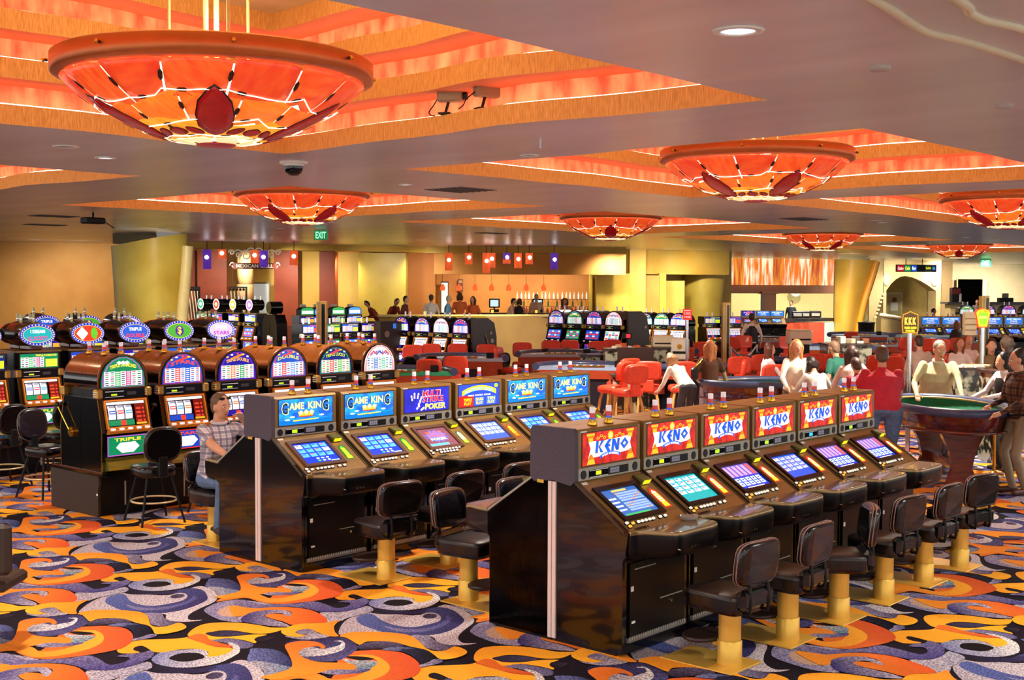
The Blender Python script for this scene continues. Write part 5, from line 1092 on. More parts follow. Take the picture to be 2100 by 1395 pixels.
for i,px in enumerate((1960,2003,2045,2087)):
    p=spot(px,47); reel_machine('b',(0,2,1,4)[i],'domed slot top showing above the far right blue machines, %s'%('first from left','second','third','last at right edge')[i],'domed machines far right',(p.x,p.y,.1),rz=math.atan2(CR.y,CR.x),wid=.72,simple=True,lever=False,toppal=BLK2)
# low black round-back stools before the distant machines
for i,(px,py,dd) in enumerate(((823,760,25.5),(868,755,25.8),(905,752,26),(1018,748,27),(1103,745,29),(1148,742,29.2),(1198,741,29.4),(1327,738,31),(1388,737,31.5),(1440,735,33),(1460,734,33.5))):
    leg_stool(spot(px,dd),PI/2+PI*.5*(-1),'black round-backed stool before distant machines, %s from the left'%ORD[min(i,11)],'black stools before the distant machines')
# ---------------------------------------------------------------- far walls and rooms
def seg(px0,d0,px1,d1): 
    a=spot(px0,d0); b=spot(px1,d1); return a,b
bright=None
def wallbox(name,px0,d0,px1,d1,z0,z1,m,t=.25,parent=None,front=0.0):
    a,b=seg(px0,d0,px1,d1); u=(b-a); L=u.length; u.normalize(); n=Vector((u.y,-u.x,0)); 
    if n.dot(CF)>0: n=-n
    mb=MB(); P=[a+n*front,b+n*front,b-n*(t-front),a-n*(t-front)]
    vs=[(p.x,p.y,z0) for p in P]+[(p.x,p.y,z1) for p in P]
    fs=[(0,1,2,3),(7,6,5,4),(0,4,5,1),(1,5,6,2),(2,6,7,3),(3,7,4,0)]
    mb.add(vs,fs,m); o=mb.build(name,parent); bm=bmesh.new(); bm.from_mesh(o.data); bmesh.ops.recalc_face_normals(bm,faces=bm.faces); bm.to_mesh(o.data); bm.free(); return o
def W(name,px0,px1,d,yt,yb,m,d1=None,t=.25,z0=None,z1=None,parent=None,front=0):
    d1=d if d1 is None else d1; pm=(px0+px1)/2; dm=(d+d1)/2
    z1=zat(pm,yt,dm) if z1 is None else z1; z0=(0 if yb is None else zat(pm,yb,dm)) if z0 is None else z0
    return wallbox(name,px0,d,px1,d1,z0,min(z1,3.9),m,t,parent,front)
YW=mat('mottled_yellow_plaster','#c99a30',rough=.6,col2='#d8b352',ns=.8,thr=(.3,.7))
YG=mat('mottled_olive_gold_plaster','#b8962c',rough=.45,col2='#d2b84c',ns=.9,thr=(.3,.7))
OW=mat('mottled_orange_plaster','#d08a34',rough=.6,col2='#e8a850',ns=.7,thr=(.3,.7))
OW2=mat('burnt_orange_plaster','#d07c2c',rough=.6,col2='#dc9236',ns=.8)
RB=mat('red_brown_plaster','#8e3812',rough=.55,n=.12,ns=2)
CW=mat('cream_plaster','#d9c79a',rough=.65,n=.05,ns=2)
TW=mat('tan_plaster','#c8ac74',rough=.65,n=.06,ns=2)
struct(W('wall_left',-170,242,40.3,495,None,OW,d1=42,z1=3.9))
struct(W('wall_back',370,760,46.5,500,None,YW,z1=3.9))
struct(W('wall_bar',735,1300,50,500,None,OW2,z1=3.9))
struct(W('wall_centre',1215,1500,47.5,500,None,YG,d1=51,z1=3.9))
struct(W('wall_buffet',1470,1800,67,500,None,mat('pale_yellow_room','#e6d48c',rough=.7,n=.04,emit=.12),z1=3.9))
struct(W('wall_right',1785,2190,74,500,None,CW,z1=3.9))
struct(W('trim_soffit',384,872,40,496,514,YW,d1=44.5,z1=3.9,t=1.0))
struct(W('trim_bar_soffit',868,1284,44.5,500,520,YW,d1=44,z1=3.9,t=1.2))
struct(W('trim_bar_bulkhead',890,1283,45,519,563,OW,t=.5,front=0))
struct(W('trim_pier_bar',735,832,43.5,519,None,YG,t=1)); struct(W('trim_pier_orange',828,893,45.5,519,None,OW2,t=.6))
struct(W('trim_pier_centre',1223,1291,46.3,561,None,YG,t=.8)); struct(W('trim_pier_dark',1291,1324,46.5,505,None,YW,t=.8))
struct(W('trim_header_right',1291,1495,46.8,505,563,YW,d1=49,z1=3.9,t=.5))
W('niche',1323,1353,47,565,None,OW2,t=.2).__setitem__('kind','structure'); struct(W('trim_pier_mid',1352,1366,47,560,None,YG,t=.5))
# niche opening in plain yellow plaster
struct(W('trim_niche_back',1366,1404,47.6,576,None,YW,t=.2))
def fin(px0t,px1t,px0b,px1b,dep,yt0,yt1,m,name,label,bulge=.6,edge=None,edgem=None,z0=0):
    T=thing(name,label,'column',(0,0,0),0,'curved leaning wall fins'); n=12; R=[]
    mb=MB()
    for k in range(9):
        t=k/8; row=[]
        for i in range(n+1):
            s=i/n; px=lerp(lerp(px0b,px1b,s),lerp(px0t,px1t,s),t**1.4); zt=lerp(zat(px0t,yt0,dep),zat(px1t,yt1,dep),s)
            p=spot(px,dep-bulge*math.sin(PI*s)*(.6+.4*t)); row.append(Vector((p.x,p.y,lerp(z0,min(zt,3.88),t))))
        R.append(row)
    back=[[p+CF*.18 for p in row] for row in R]
    vs=[]; fs=[]
    for row,bk in zip(R,back): vs+=row+bk[::-1]
    w=2*(n+1)
    for k in range(8):
        for i in range(w): fs.append((k*w+i,k*w+(i+1)%w,(k+1)*w+(i+1)%w,(k+1)*w+i))
    mb.add(vs,fs,m,True); mb.add(vs,[tuple(range(w-1,-1,-1)),tuple(range(8*w,9*w))],m); mb.build('curved_panel',T)
    if edge:
        mb=MB(); pts=[spot(px,dep-.1,max(0,min(zat(px,py,dep),3.85))) for px,py in edge]; rr=[]
        for p in smooth_path([tuple(p) for p in pts],4): rr.append(p)
        mb.path(rr,.16,edgem,n=6); mb.build('edge_fin',T)
    return T
fin(228,383,240,368,33.5,505,478,YG,'leaning_wall_fin','tall curved olive-gold wall fin, wider at the top, left of the cantina',edge=[(386,505),(382,560),(374,640),(370,700)],edgem=mat('pale_gold_edge','#e8cf8a',rough=.4,n=.05))
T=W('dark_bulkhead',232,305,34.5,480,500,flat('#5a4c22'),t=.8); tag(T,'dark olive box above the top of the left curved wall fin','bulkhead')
fin(1405,1494,1402,1474,49.5,522,517,YG,'leaning_wall_fin','curved olive wall fin left of the flame-coloured art panel')
fin(1712,1797,1712,1757,55,532,534,mat('mottled_gold_plaster','#c8962c',rough=.5,col2='#dcae44',ns=.9),'leaning_wall_fin','curved gold wall fin with bright orange edge right of the art panel',edge=[(1797,536),(1788,570),(1773,620),(1761,680),(1757,745)],edgem=mat('orange_gold_edge','#f0a028',rough=.4,n=.05))
# cantina
def column(px0,px1,d,yt,lab):
    T=thing('square_column',lab,'column',(0,0,0),0,'red-brown columns of the cantina'); W('shaft',px0,px1,d,yt,None,RB,t=.9,parent=T); W('plinth',px0-2,px1+2,d-.05,668,None,flat('#6a2c10'),t=1.0,parent=T)
column(405,465,42.5,513,'broad red-brown column behind the ball-sign machines, left of the cantina sign'); column(562,611,42.5,513,'red-brown column right of the cantina sign'); column(655,686,43,516,'narrow red-brown column behind the gold post')
column(386,400,43,513,'orange sliver of column beside the left wall fin')
T=thing('stone_pillar','round tan pillar of stacked blocks below the cantina sign','pillar',spot(503,44.5),0)
for k in range(6): m=MB(); z=.63*k; m.lathe([(.28,z),(.3,z+.02),(.3,z+.60),(.28,z+.625)],mat('tan_stone','#b88a58',rough=.6,n=.1),n=18); m.build('block',T)
T=thing('white_door','pale grey-white door behind the cantina machines','door',spot(532,46.1),math.atan2(CR.y,CR.x))
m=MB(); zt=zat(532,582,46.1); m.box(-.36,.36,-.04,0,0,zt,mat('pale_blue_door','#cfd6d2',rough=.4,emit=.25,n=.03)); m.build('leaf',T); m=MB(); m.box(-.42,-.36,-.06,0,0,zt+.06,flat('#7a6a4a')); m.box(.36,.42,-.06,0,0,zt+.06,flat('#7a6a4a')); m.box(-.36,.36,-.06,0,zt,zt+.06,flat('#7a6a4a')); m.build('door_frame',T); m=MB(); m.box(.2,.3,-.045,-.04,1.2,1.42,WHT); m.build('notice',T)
T=thing('cantina_sign','wrought scroll sign lettered MEXICAN GRILL hanging over the cantina','sign',spot(523,41,0),math.atan2(CR.y,CR.x))
CI=mat('cream_iron','#efe2c4',rough=.4,emit=.2,n=.04); zc=zat(523,545,41)
m=MB(); m.box(-.72,.72,-.03,.03,zc-.11,zc+.09,flat('#6a3020')); bd=m.build('name_board',T)
m=MB(); pl=Pl((-.62,-.033,zc-.07),(1,0,0),(0,0,1)); m.text2(pl,'MEXICAN GRILL',0,0,1.24,.12,CI,.002); m.build('lettering',bd)
for s in (-1,1):
    for (cx,cz,r) in ((.55,.38,.17),(.30,.34,.20),(.78,.44,.1),(.12,.46,.15)):
        m=MB(); pts=[(s*(cx+r*(1-k/26)*math.cos(k*.42)),0,zc+cz+r*(1-k/26)*math.sin(k*.42)) for k in range(22)]; m.path(pts,.02,CI,n=5); m.build('scroll',T)
    m=MB(); pts=[(s*(.74+.1*(1-k/16)*math.cos(k*.5)),0,zc+.12*(1-k/16)*math.sin(k*.5)) for k in range(14)]; m.path(pts,.016,CI,n=5); m.build('scroll',T)
for x in (-.5,.5): m=MB(); m.tube((x,0,zc+.08),(x,0,3.9),.012,BLK3,n=6); m.build('hanger',T)
def rack(px,d,n,lab,w=.95):
    T=thing('decorative_iron_screen',lab,'screen',spot(px,d),math.atan2(CR.y,CR.x)); m=MB(); zt=zat(px,588,d); m.box(-w/2,w/2,-.05,.05,zt-.05,zt,BLK3); m.box(-w/2,w/2,-.05,.05,.9,.95,BLK3); m.box(-w/2-.05,-w/2,-.05,.05,0,zt,BLK3); m.box(w/2,w/2+.05,-.05,.05,0,zt,BLK3); m.build('frame',T)
    for k in range(n):
        m=MB(); x=-w/2+w*(k+.5)/n; m.tube((x,0,zt-.08),(x+.16,0,.95),.022,flat('#d8c8a0'),n=6); m.build('slanting_bar',T); m=MB(); m.ball((x,-.04,zt-.1),.05,BLK3,n=8,k=6); m.build('ball',T)
rack(476,43,8,'iron screen of slanting pale bars behind the ball-sign machines'); rack(392,42,5,'iron screen of slanting bars beside the left wall fin',w=.5)
# cylinder pendants
def pendant(px,y0,y1,d,col,lab,w=.26,two=None):
    zt=zat(px,y0,d); zb=zat(px,y1,d); zt=min(zt,3.62); T=thing('fabric_pendant_lamp',lab,'lamp',spot(px,d),0,'cylinder pendant lamps')
    c={'o':'#f0602c','p':'#5a2ca8'}[col]; m=MB(); m.lathe([(w/2,zb),(w/2,zt)],mat('lampshade_'+col,c,rough=.6,emit=.55,n=.08),n=20,cap=False); m.lathe([(w/2-.006,zb),(w/2-.006,zt)],mat('lampshade_'+col,c),n=20,cap=False); sh=m.build('shade',T)
    if two: m=MB(); m.lathe([(w/2+.002,zb),(w/2+.002,lerp(zb,zt,.4))],mat('lampshade_o','#f0602c',emit=.6),n=20,cap=False); m.build('orange_band',sh)
    m=MB(); m.tube((0,0,zb+ (zt-zb)*.5),(0,0,3.88),.012,BLK3,n=6); m.build('cord',T)
    m=MB(); m.ball((-.07,-.085,zb+(zt-zb)*.6),.065,mat('glowing_bulb','#fff4e8',emit=12),n=10,k=8); m.build('bulb',T)
for px,a,b,c,l in ((425,512,552,'p','violet cylinder pendant nearest the left wall fin'),(456,512,531,'o','short orange pendant right of the first violet one'),(523,513,540,'o','orange pendant in front of the cantina sign'),(541,514,548,'p','violet pendant in front of the cantina sign'),(603,514,544,'o','orange pendant at the cantina, right-hand end')):
    pendant(px,a,b,39,c,l)
for px,a,b,c,l in ((920,519,555,'o','orange pendant, leftmost over the bar front'),(961,517,542,'o','short orange pendant, second over the bar front'),(997,518,560,'o','longest orange pendant over the bar'),(1008,518,549,'o','orange pendant just behind the longest one'),(1039,517,541,'p','violet and orange two-tone pendant over the bar'),(1062,516,550,'o','orange pendant right of the two-tone one'),(1085,517,542,'o','short orange pendant near the violet one'),(1136,518,552,'p','violet pendant, rightmost over the bar front')):
    pendant(px,a,b,42,c,l,two=(l.startswith('violet and')))
for i,px in enumerate((908,941,974,1008,1043,1079,1115)):
    p=spot(px,47); zc=zat(px,590,47); T=thing('small_glass_pendant','small glowing orange-red glass pendant over the back bar, %s from left'%ORD[i],'lamp',p,0,'small glass pendants over the back bar')
    m=MB(); m.lathe([(.07,zc-.12),(.1,zc-.06),(.09,zc+.03),(.04,zc+.12),(.01,zc+.15)],mat('red_orange_glass_shade','#f05a28',emit=1.2,rough=.2,n=.15,ns=20),n=14); m.build('shade',T); m=MB(); m.tube((0,0,zc+.14),(0,0,3.9),.006,BLK3,n=5); m.build('cord',T)
# bar
PF=.45
T=thing('bar_platform','raised floor of the bar behind the yellow parapet','platform'); W('platform_floor',775,1260,39.2,0,None,flat('#6a4a28'),t=9,z1=PF,parent=T)
T=thing('bar_parapet','mottled yellow parapet wall in front of the bar','wall'); W('left_face',778,998,37.5,648,None,YG,parent=T,t=.4); W('right_face',998,1132,37.5,648,None,mat('tan_gold_plaster','#c9a05c',rough=.55,n=.1,ns=1.5),d1=38.5,parent=T,t=.4); W('cap',776,1134,37.3,646,650,flat('#c8b070'),d1=38.4,parent=T,t=.6)
T=thing('bar_counter','long dark bar counter with wooden front','bar',(0,0,0)); W('front',900,1245,44,0,None,mat('tan_bar_front','#a87838',rough=.4,n=.1),z0=PF,z1=PF+1.0,parent=T,t=.6); W('top',895,1250,43.8,0,0,flat('#3a2414',.2),z0=PF+1.0,z1=PF+1.07,parent=T,t=.9)
T=thing('back_bar','shelving of bottles behind the bar','shelf'); W('cabinet',1000,1225,48.6,0,None,flat('#5a3418'),z1=PF+.95,parent=T,t=.7)
for k in range(2): W('shelf',1050,1225,48.9,0,0,flat('#7a5028'),z0=PF+1.2+.3*k,z1=PF+1.23+.3*k,parent=T,t=.3)
rb=random.Random(5); bp={}; bc={}
for k in range(60):
    px=1055+168*k/60+rb.uniform(-.8,.8); col=('#5a3418','#3a5a28','#d8c8a0','#8a2a18','#c88a30','#e8e4d8')[k%6]; lev=(0,1,2)[k%3]; z=(PF+.95,PF+1.23,PF+1.53)[lev]; p=spot(px,49.0 if lev else 48.85,z)
    if col not in bp:
        m=MB(); m.lathe([(.038,0),(.04,.02),(.04,.17),(.015,.22),(.013,.28),(.001,.285)],mat('bottle_glass_'+col.strip('#'),col,rough=.15,n=.1),n=8); o=m.build('bottle'); bp[col]=o; tag(o,'',"bottle",'bottles behind the bar')
    else: o=bp[col].copy(); COL.objects.link(o)
    o.location=p; bc[col]=bc.get(col,-1)+1; nmc={'#5a3418':'brown','#3a5a28':'green','#d8c8a0':'pale','#8a2a18':'dark red','#c88a30':'amber','#e8e4d8':'clear'}[col]; o['label']='%s glass bottle behind the bar, %s on the %s from the left'%(nmc,NTH(bc[col]),('counter','lower shelf','upper shelf')[lev])
for px,l in ((1014,'left'),(1103,'right')):
    T=thing('bar_register','%s of two bar tills with pale blue screen'%l,'till',spot(px,45.5,PF+1.07),math.atan2(CR.y,CR.x),'tills on the bar'); m=MB(); m.cbox(-.17,.17,-.1,.12,0,.1,BLK3,.01); m.tube((0,0,.1),(0,0,.2),.03,BLK3); m.build('base',T)
    m=MB(); m.cbox(-.2,.2,-.05,.05,.16,.5,BLK3,.02); s=m.build('monitor',T); m=MB(); m.rect2(Pl((-.15,-.052,.21),(1,0,0),(0,0,1)),0,0,.3,.24,E('#bfe0e8',1.1),.002); m.build('screen',s)
T=thing('lit_doorway','narrow bright white-green doorway at the left of the bar','doorway',spot(912,49.6),math.atan2(CR.y,CR.x)); m=MB(); zt=zat(912,580,49.6); m.box(-.13,.13,-.06,0,PF,zt,mat('bright_room_glow','#e8f0d0',emit=.9,n=.02)); m.build('opening',T); m=MB(); m.box(-.16,-.13,-.08,0,PF,zt+.05,flat('#4a2410')); m.box(.13,.16,-.08,0,PF,zt+.05,flat('#4a2410')); m.box(-.13,.13,-.08,0,zt,zt+.05,flat('#4a2410')); m.build('door_frame',T)
for k,(a,b) in enumerate(((573,583),(585,597))):
    T=thing('framed_picture','small dark framed picture on the bar wall, %s of two'%('upper','lower')[k],'picture',spot(944,49.8),math.atan2(CR.y,CR.x),'framed pictures by the bar'); m=MB(); z1,z0=zat(944,a,49.8),zat(944,b,49.8); m.box(-.11,.11,-.03,0,z0,z1,flat('#5a1c10')); m.build('frame',T); m=MB(); m.box(-.08,.08,-.034,-.03,z0+.04,z1-.04,flat('#c88a48')); m.build('print',T)
for k,px in enumerate((872,935,948,970,1010,1060,1100,1180)):
    T=thing('candle_glass','small glowing candle glass on the bar, %s from left'%ORD[k],'candle',spot(px,44.1,PF+1.07),0,'candle glasses on the bar') if px>895 else thing('candle_glass','small candle glass on the parapet at far left','candle',spot(px,37.45,zat(px,646,37.4)),0,'candle glasses on the bar')
    m=MB(); m.lathe([(.04,0),(.05,.1)],mat('amber_candle_glass','#f8c848',emit=1.5,n=.05),n=10); m.build('glass',T); m=MB(); m.tube((0,0,.02),(0,0,.07),.015,WHT,n=6); m.build('wax',T)
for k,px in enumerate((1075,1130,1165)):
    T=thing('high_cafe_table','small dark high table before the bar, %s from left'%ORD[k],'table',spot(px,41,PF),0,'high tables before the bar'); m=MB(); m.tube((0,0,1.0),(0,0,1.05),.42,flat('#3a2010',.3),n=20); m.build('table_top',T); m=MB(); m.tube((0,0,0),(0,0,1.0),.04,BLK3); m.build('post',T); m=MB(); m.tube((0,0,0),(0,0,.03),.25,BLK3,n=16); m.build('foot',T)
# buffet with art panel
T=thing('backlit_art_panel','long backlit panel streaked orange, red and white like flames','art panel')
a,b=seg(1484,58,1722,60); zb,zt=zat(1600,585,59),3.86; n=12; u=(b-a)/n
FL=mat('flame_streaked_glass','#e87010',rough=.3,emit=1.15,col2='#fff0c8',ns=2.2,stretch=(3,3,.35),thr=(.44,.62),dark=True); FL2=mat('ember_streaked_glass','#b8400c',rough=.3,emit=1.1,col2='#f8a030',ns=2.4,stretch=(3,3,.3),thr=(.38,.62),dark=True)
for k in range(n):
    p=a+u*k; q=a+u*(k+.97); m=MB(); nn=Vector((u.y,-u.x,0)).normalized()*.05
    m.add([(p.x,p.y,zb),(q.x,q.y,zb),(q.x,q.y,zt),(p.x,p.y,zt)]+[(v+nn*-1).to_tuple()[:2]+(z,) for v,z in ((p,zb),(q,zb),(q,zt),(p,zt))],[(0,1,2,3),(7,6,5,4),(0,4,5,1),(1,5,6,2),(2,6,7,3),(3,7,4,0)],(FL,FL2,FL,FL)[k%4]); m.build('glass_panel',T)
BRN=mat('brown_pink_plaster','#9a6444',rough=.6,n=.06)
struct(W('trim_buffet_header',1478,1724,58.2,585,602,BRN,d1=60,t=.8)); 
T=thing('buffet_pillar','square brown pillar under the flame-coloured panel','pillar'); W('shaft',1568,1592,58.6,601,None,BRN,t=.9,parent=T); W('capital',1563,1597,58.5,598,603,BRN,t=1.0,parent=T)
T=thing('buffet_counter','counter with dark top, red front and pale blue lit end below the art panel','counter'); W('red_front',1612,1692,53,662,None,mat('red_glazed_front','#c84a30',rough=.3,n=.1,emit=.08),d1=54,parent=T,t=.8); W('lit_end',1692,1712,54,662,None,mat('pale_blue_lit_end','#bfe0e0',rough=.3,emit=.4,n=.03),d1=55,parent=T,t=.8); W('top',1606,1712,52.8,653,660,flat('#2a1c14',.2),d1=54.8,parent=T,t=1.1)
T=thing('wall_clock','round white wall clock in the buffet room','clock',spot(1632,66.2,zat(1632,598,66.2)),math.atan2(CR.y,CR.x)); m=MB(); m.lathe([(.001,-.05),(.26,-.05),(.3,-.03),(.3,0)],WHT,n=24,ax='y'); m.build('face',T)
m=MB(); m.box(-.012,.012,-.06,-.05,0,.2,BLK3); m.build('minute_hand',T); m=MB(); m.box(0,.14,-.06,-.05,-.012,.012,BLK3); m.build('hour_hand',T)
for k,(px,d) in enumerate(((1635,53),(1650,53.2),(1672,53.6))):
    T=thing('counter_appliance','dark appliance on the buffet counter, %s from left'%ORD[k],'appliance',spot(px,d+.3,zat(px,653,53)),math.atan2(CR.y,CR.x),'appliances on the buffet counter'); m=MB(); m.cbox(-.25,.25,-.15,.15,0,.3,BLK3,.03); m.build('body',T); m=MB(); m.cbox(-.18,.18,-.17,-.15,.08,.2,SIL,.005); m.build('front_plate',T)
# right: village-like wall, arch, lettered sign, dark doorway
T=thing('village_wall','cream wall ending in a stepped zigzag edge beside the orange-edged fin','wall')
a=spot(1783,61); m=MB(); d=Vector((CR.x,CR.y,0)).normalized(); rz=math.atan2(d.y,d.x); s=61/FPX
P=[(0,0),(10*s,0),(10*s,zat(1800,655,61)),(28*s,zat(1800,600,61)),(28*s,3.9),(0,3.9)]
T.location=a; T.rotation_euler=(0,0,rz); m.prism([(x,z) for x,z in P],'y',0,.25,TW); m.build('panel',T)
for k in range(7): m=MB(); t=(k+.5)/7; x=lerp(10,28,t)*s; z=lerp(zat(1800,655,61),zat(1800,600,61),t); m.cbox(x-.02,x+.12,-.03,.27,z-.05,z+.05,CW,.01); m.build('step',T)
T=thing('arch_wall','tan wall pierced by a broad pointed arch under the coloured sign','arch',spot(1812,64),rz); s=64/FPX
ap=[(6,0),(6,zat(1850,596,64))]+[(lerp(6,44,t),lerp(zat(1850,596,64),zat(1850,566,64),math.sin(t*PI/2)**.8)) for t in (.25,.5,.75,1)]+[(lerp(44,108,t),lerp(zat(1850,566,64),zat(1850,597,64),t**1.6)) for t in (.25,.5,.75,1)]+[(108,0)]
ap=[(x*s if i not in (0,) else x*s,z) for i,(x,z) in enumerate(ap)]
outer=[(0,0)]+ap+[(118*s,0),(118*s,3.9),(0,3.9)]
m=MB(); vs=[(x,0,z) for x,z in outer]+[(x,1.2,z) for x,z in outer]; nn=len(outer)
m.add(vs,[tuple(range(nn)),tuple(range(2*nn-1,nn-1,-1))]+[(i,nn+i,nn+(i+1)%nn,(i+1)%nn) for i in range(nn)],TW); o=m.build('wall_face',T); bm=bmesh.new(); bm.from_mesh(o.data); bmesh.ops.triangulate(bm,faces=bm.faces,ngon_method='EAR_CLIP'); bm.to_mesh(o.data); bm.free()
for x in (6,104): m=MB(); m.lathe([(.20,-.04),(.24,-.05),(.28,-.03),(.28,0)],CW,c=(x*s,0,zat(1850,573,64)),n=20,ax='y',sx=.7,sy=1.3); m.build('medallion',T)
struct(W('wall_inner_arch',1812,1935,70,560,None,mat('tan_brickwork','#c0a050',rough=.7,n=.1,ns=6),z1=3.9))
T=thing('grey_service_door','tan service door with a white notice inside the arch','door',spot(1834,69.6),rz); zt=zat(1834,603,69.6); m=MB(); m.box(-.38,.38,-.06,0,0,zt,flat('#b8a870')); m.build('leaf',T); m=MB(); m.box(-.45,-.38,-.09,0,0,zt+.08,CW); m.box(.38,.45,-.09,0,0,zt+.08,CW); m.box(-.38,.38,-.09,0,zt,zt+.08,CW); m.build('door_frame',T); m=MB(); m.box(-.2,.2,-.075,-.06,zt-.95,zt-.5,WHT); m.build('notice',T); m=MB(); m.box(-.12,.12,-.075,-.06,zt-.45,zt-.2,flat('#7a2018')); m.build('red_notice',T)
T=thing('overhead_direction_sign','long black overhead sign with coloured lit panels, above the arch','sign',spot(1878,60,0),rz); z0,z1=zat(1878,558,60),zat(1878,543,60); m=MB(); m.box(-.98,.98,-.05,.08,z0,z1,BLK3); sb_=m.build('sign_box',T)
pl=Pl((-.94,-.052,z0+.03),(1,0,0),(0,0,1)); h=z1-z0-.06; 
for nm_,x0_,x1_,bg,t_,c_ in (('red_panel',0,.34,'#a01018','Casino','#ffd0d0'),('green_panel',.36,.66,'#108850','Cafe','#f8f048'),('blue_panel',.7,.96,'#1858c8','Bar','#f0f8ff'),('yellow_lettered_panel',1.38,1.68,'#1c3018','Lodge','#e8f020'),('blue_lettered_panel',1.70,1.88,'#101c38','Buffet','#50a0ff')):
    m=MB(); m.rect2(pl,x0_,0,x1_,h,E(bg,.9)); m.text2(pl,t_,x0_+.03,h*.25,x1_-.03,h*.78,E(c_,1.3)); m.build(nm_,sb_)
for x in (-.5,.3): m=MB(); m.tube((x,0,z1),(x,0,3.9),.02,BLK3,n=6); m.build('hanger',T)
struct(W('trim_column_right',1931,1953,66,540,None,mat('peach_plaster','#dcb87c',rough=.6,n=.05),z1=3.9,t=1))
T=thing('dark_doorway','large black doorway in the cream wall at right','doorway',spot(1989,73.5),rz); s=73.5/FPX; z0,z1=0,zat(1989,573,73.5); m=MB(); m.box(-26*s,24*s,-.1,0,z0,z1,mat('unlit_room_black','#010101',rough=.95,n=.1,spec=0)); m.build('opening',T); m=MB(); m.box(24*s,32*s,-.2,0,z0,z1,CW); m.box(-28*s,-26*s,-.12,0,0,z1+.05,TW); m.box(-26*s,24*s,-.12,0,z1,z1+.05,TW); m.build('door_frame',T)
T=thing('service_counter','cream service counter with dark top at the right edge','counter'); W('front',2028,2120,62,648,None,CW,parent=T,t=.8,z1=zat(2070,624,62)); W('top',2024,2124,61.8,620,625,flat('#2c2418',.3),parent=T,t=1.1)
T=thing('service_counter','short tan counter left of the dark doorway','counter'); W('front',1950,1985,62,0,None,TW,parent=T,t=.8,z1=zat(1960,624,62)); W('top',1944,1986,61.8,620,624,flat('#2c1c12',.3),parent=T,t=1.1)
T=thing('counter_till','black till on the right-hand service counter','till',spot(2062,62.3,zat(2062,620,62)),rz); m=MB(); m.cbox(-.35,.35,-.2,.2,0,.22,BLK3,.02); m.build('base',T); m=MB(); m.cbox(-.14,.14,-.1,.1,.22,.45,flat('#8a8a80'),.02); m.build('printer',T)
T=thing('drinks_machine','red and black drinks dispenser on the short tan counter','dispenser',spot(1958,62.3,zat(1962,620,62)),rz); m=MB(); m.cbox(-.2,.2,-.2,.2,0,.75,BLK3,.03); m.build('body',T); m=MB(); m.cbox(-.22,.22,-.22,-.18,.4,.7,flat('#7a1a18'),.01); m.build('front_panel',T)
m=MB(); p=spot(1968,62.2,zat(1968,620,62)); m.lathe([(.1,0),(.11,.02),(.11,.42),(.08,.46)],WHT,c=p,n=14); tag(m.build('white_urn'),'white urn beside the drinks dispenser','urn')
T=thing('stair_parapet','low tan sloping parapet in front of the arch','parapet'); a,b=seg(1808,52,1856,47); m=MB(); za,zb2=zat(1808,646,52),zat(1856,655,47); m.add([(a.x,a.y,0),(b.x,b.y,0),(b.x,b.y,zb2),(a.x,a.y,za)]+[(a.x+.25,a.y+.1,0),(b.x+.25,b.y+.1,0),(b.x+.25,b.y+.1,zb2),(a.x+.25,a.y+.1,za)],[(0,1,2,3),(7,6,5,4),(0,4,5,1),(1,5,6,2),(2,6,7,3),(3,7,4,0)],mat('olive_tan_plaster','#a08a50',rough=.6,n=.06)); m.build('face',T)
m=MB(); m.path([(a.x,a.y,za),(b.x,b.y,zb2)],.08,CW,n=6); m.build('cap_rail',T)
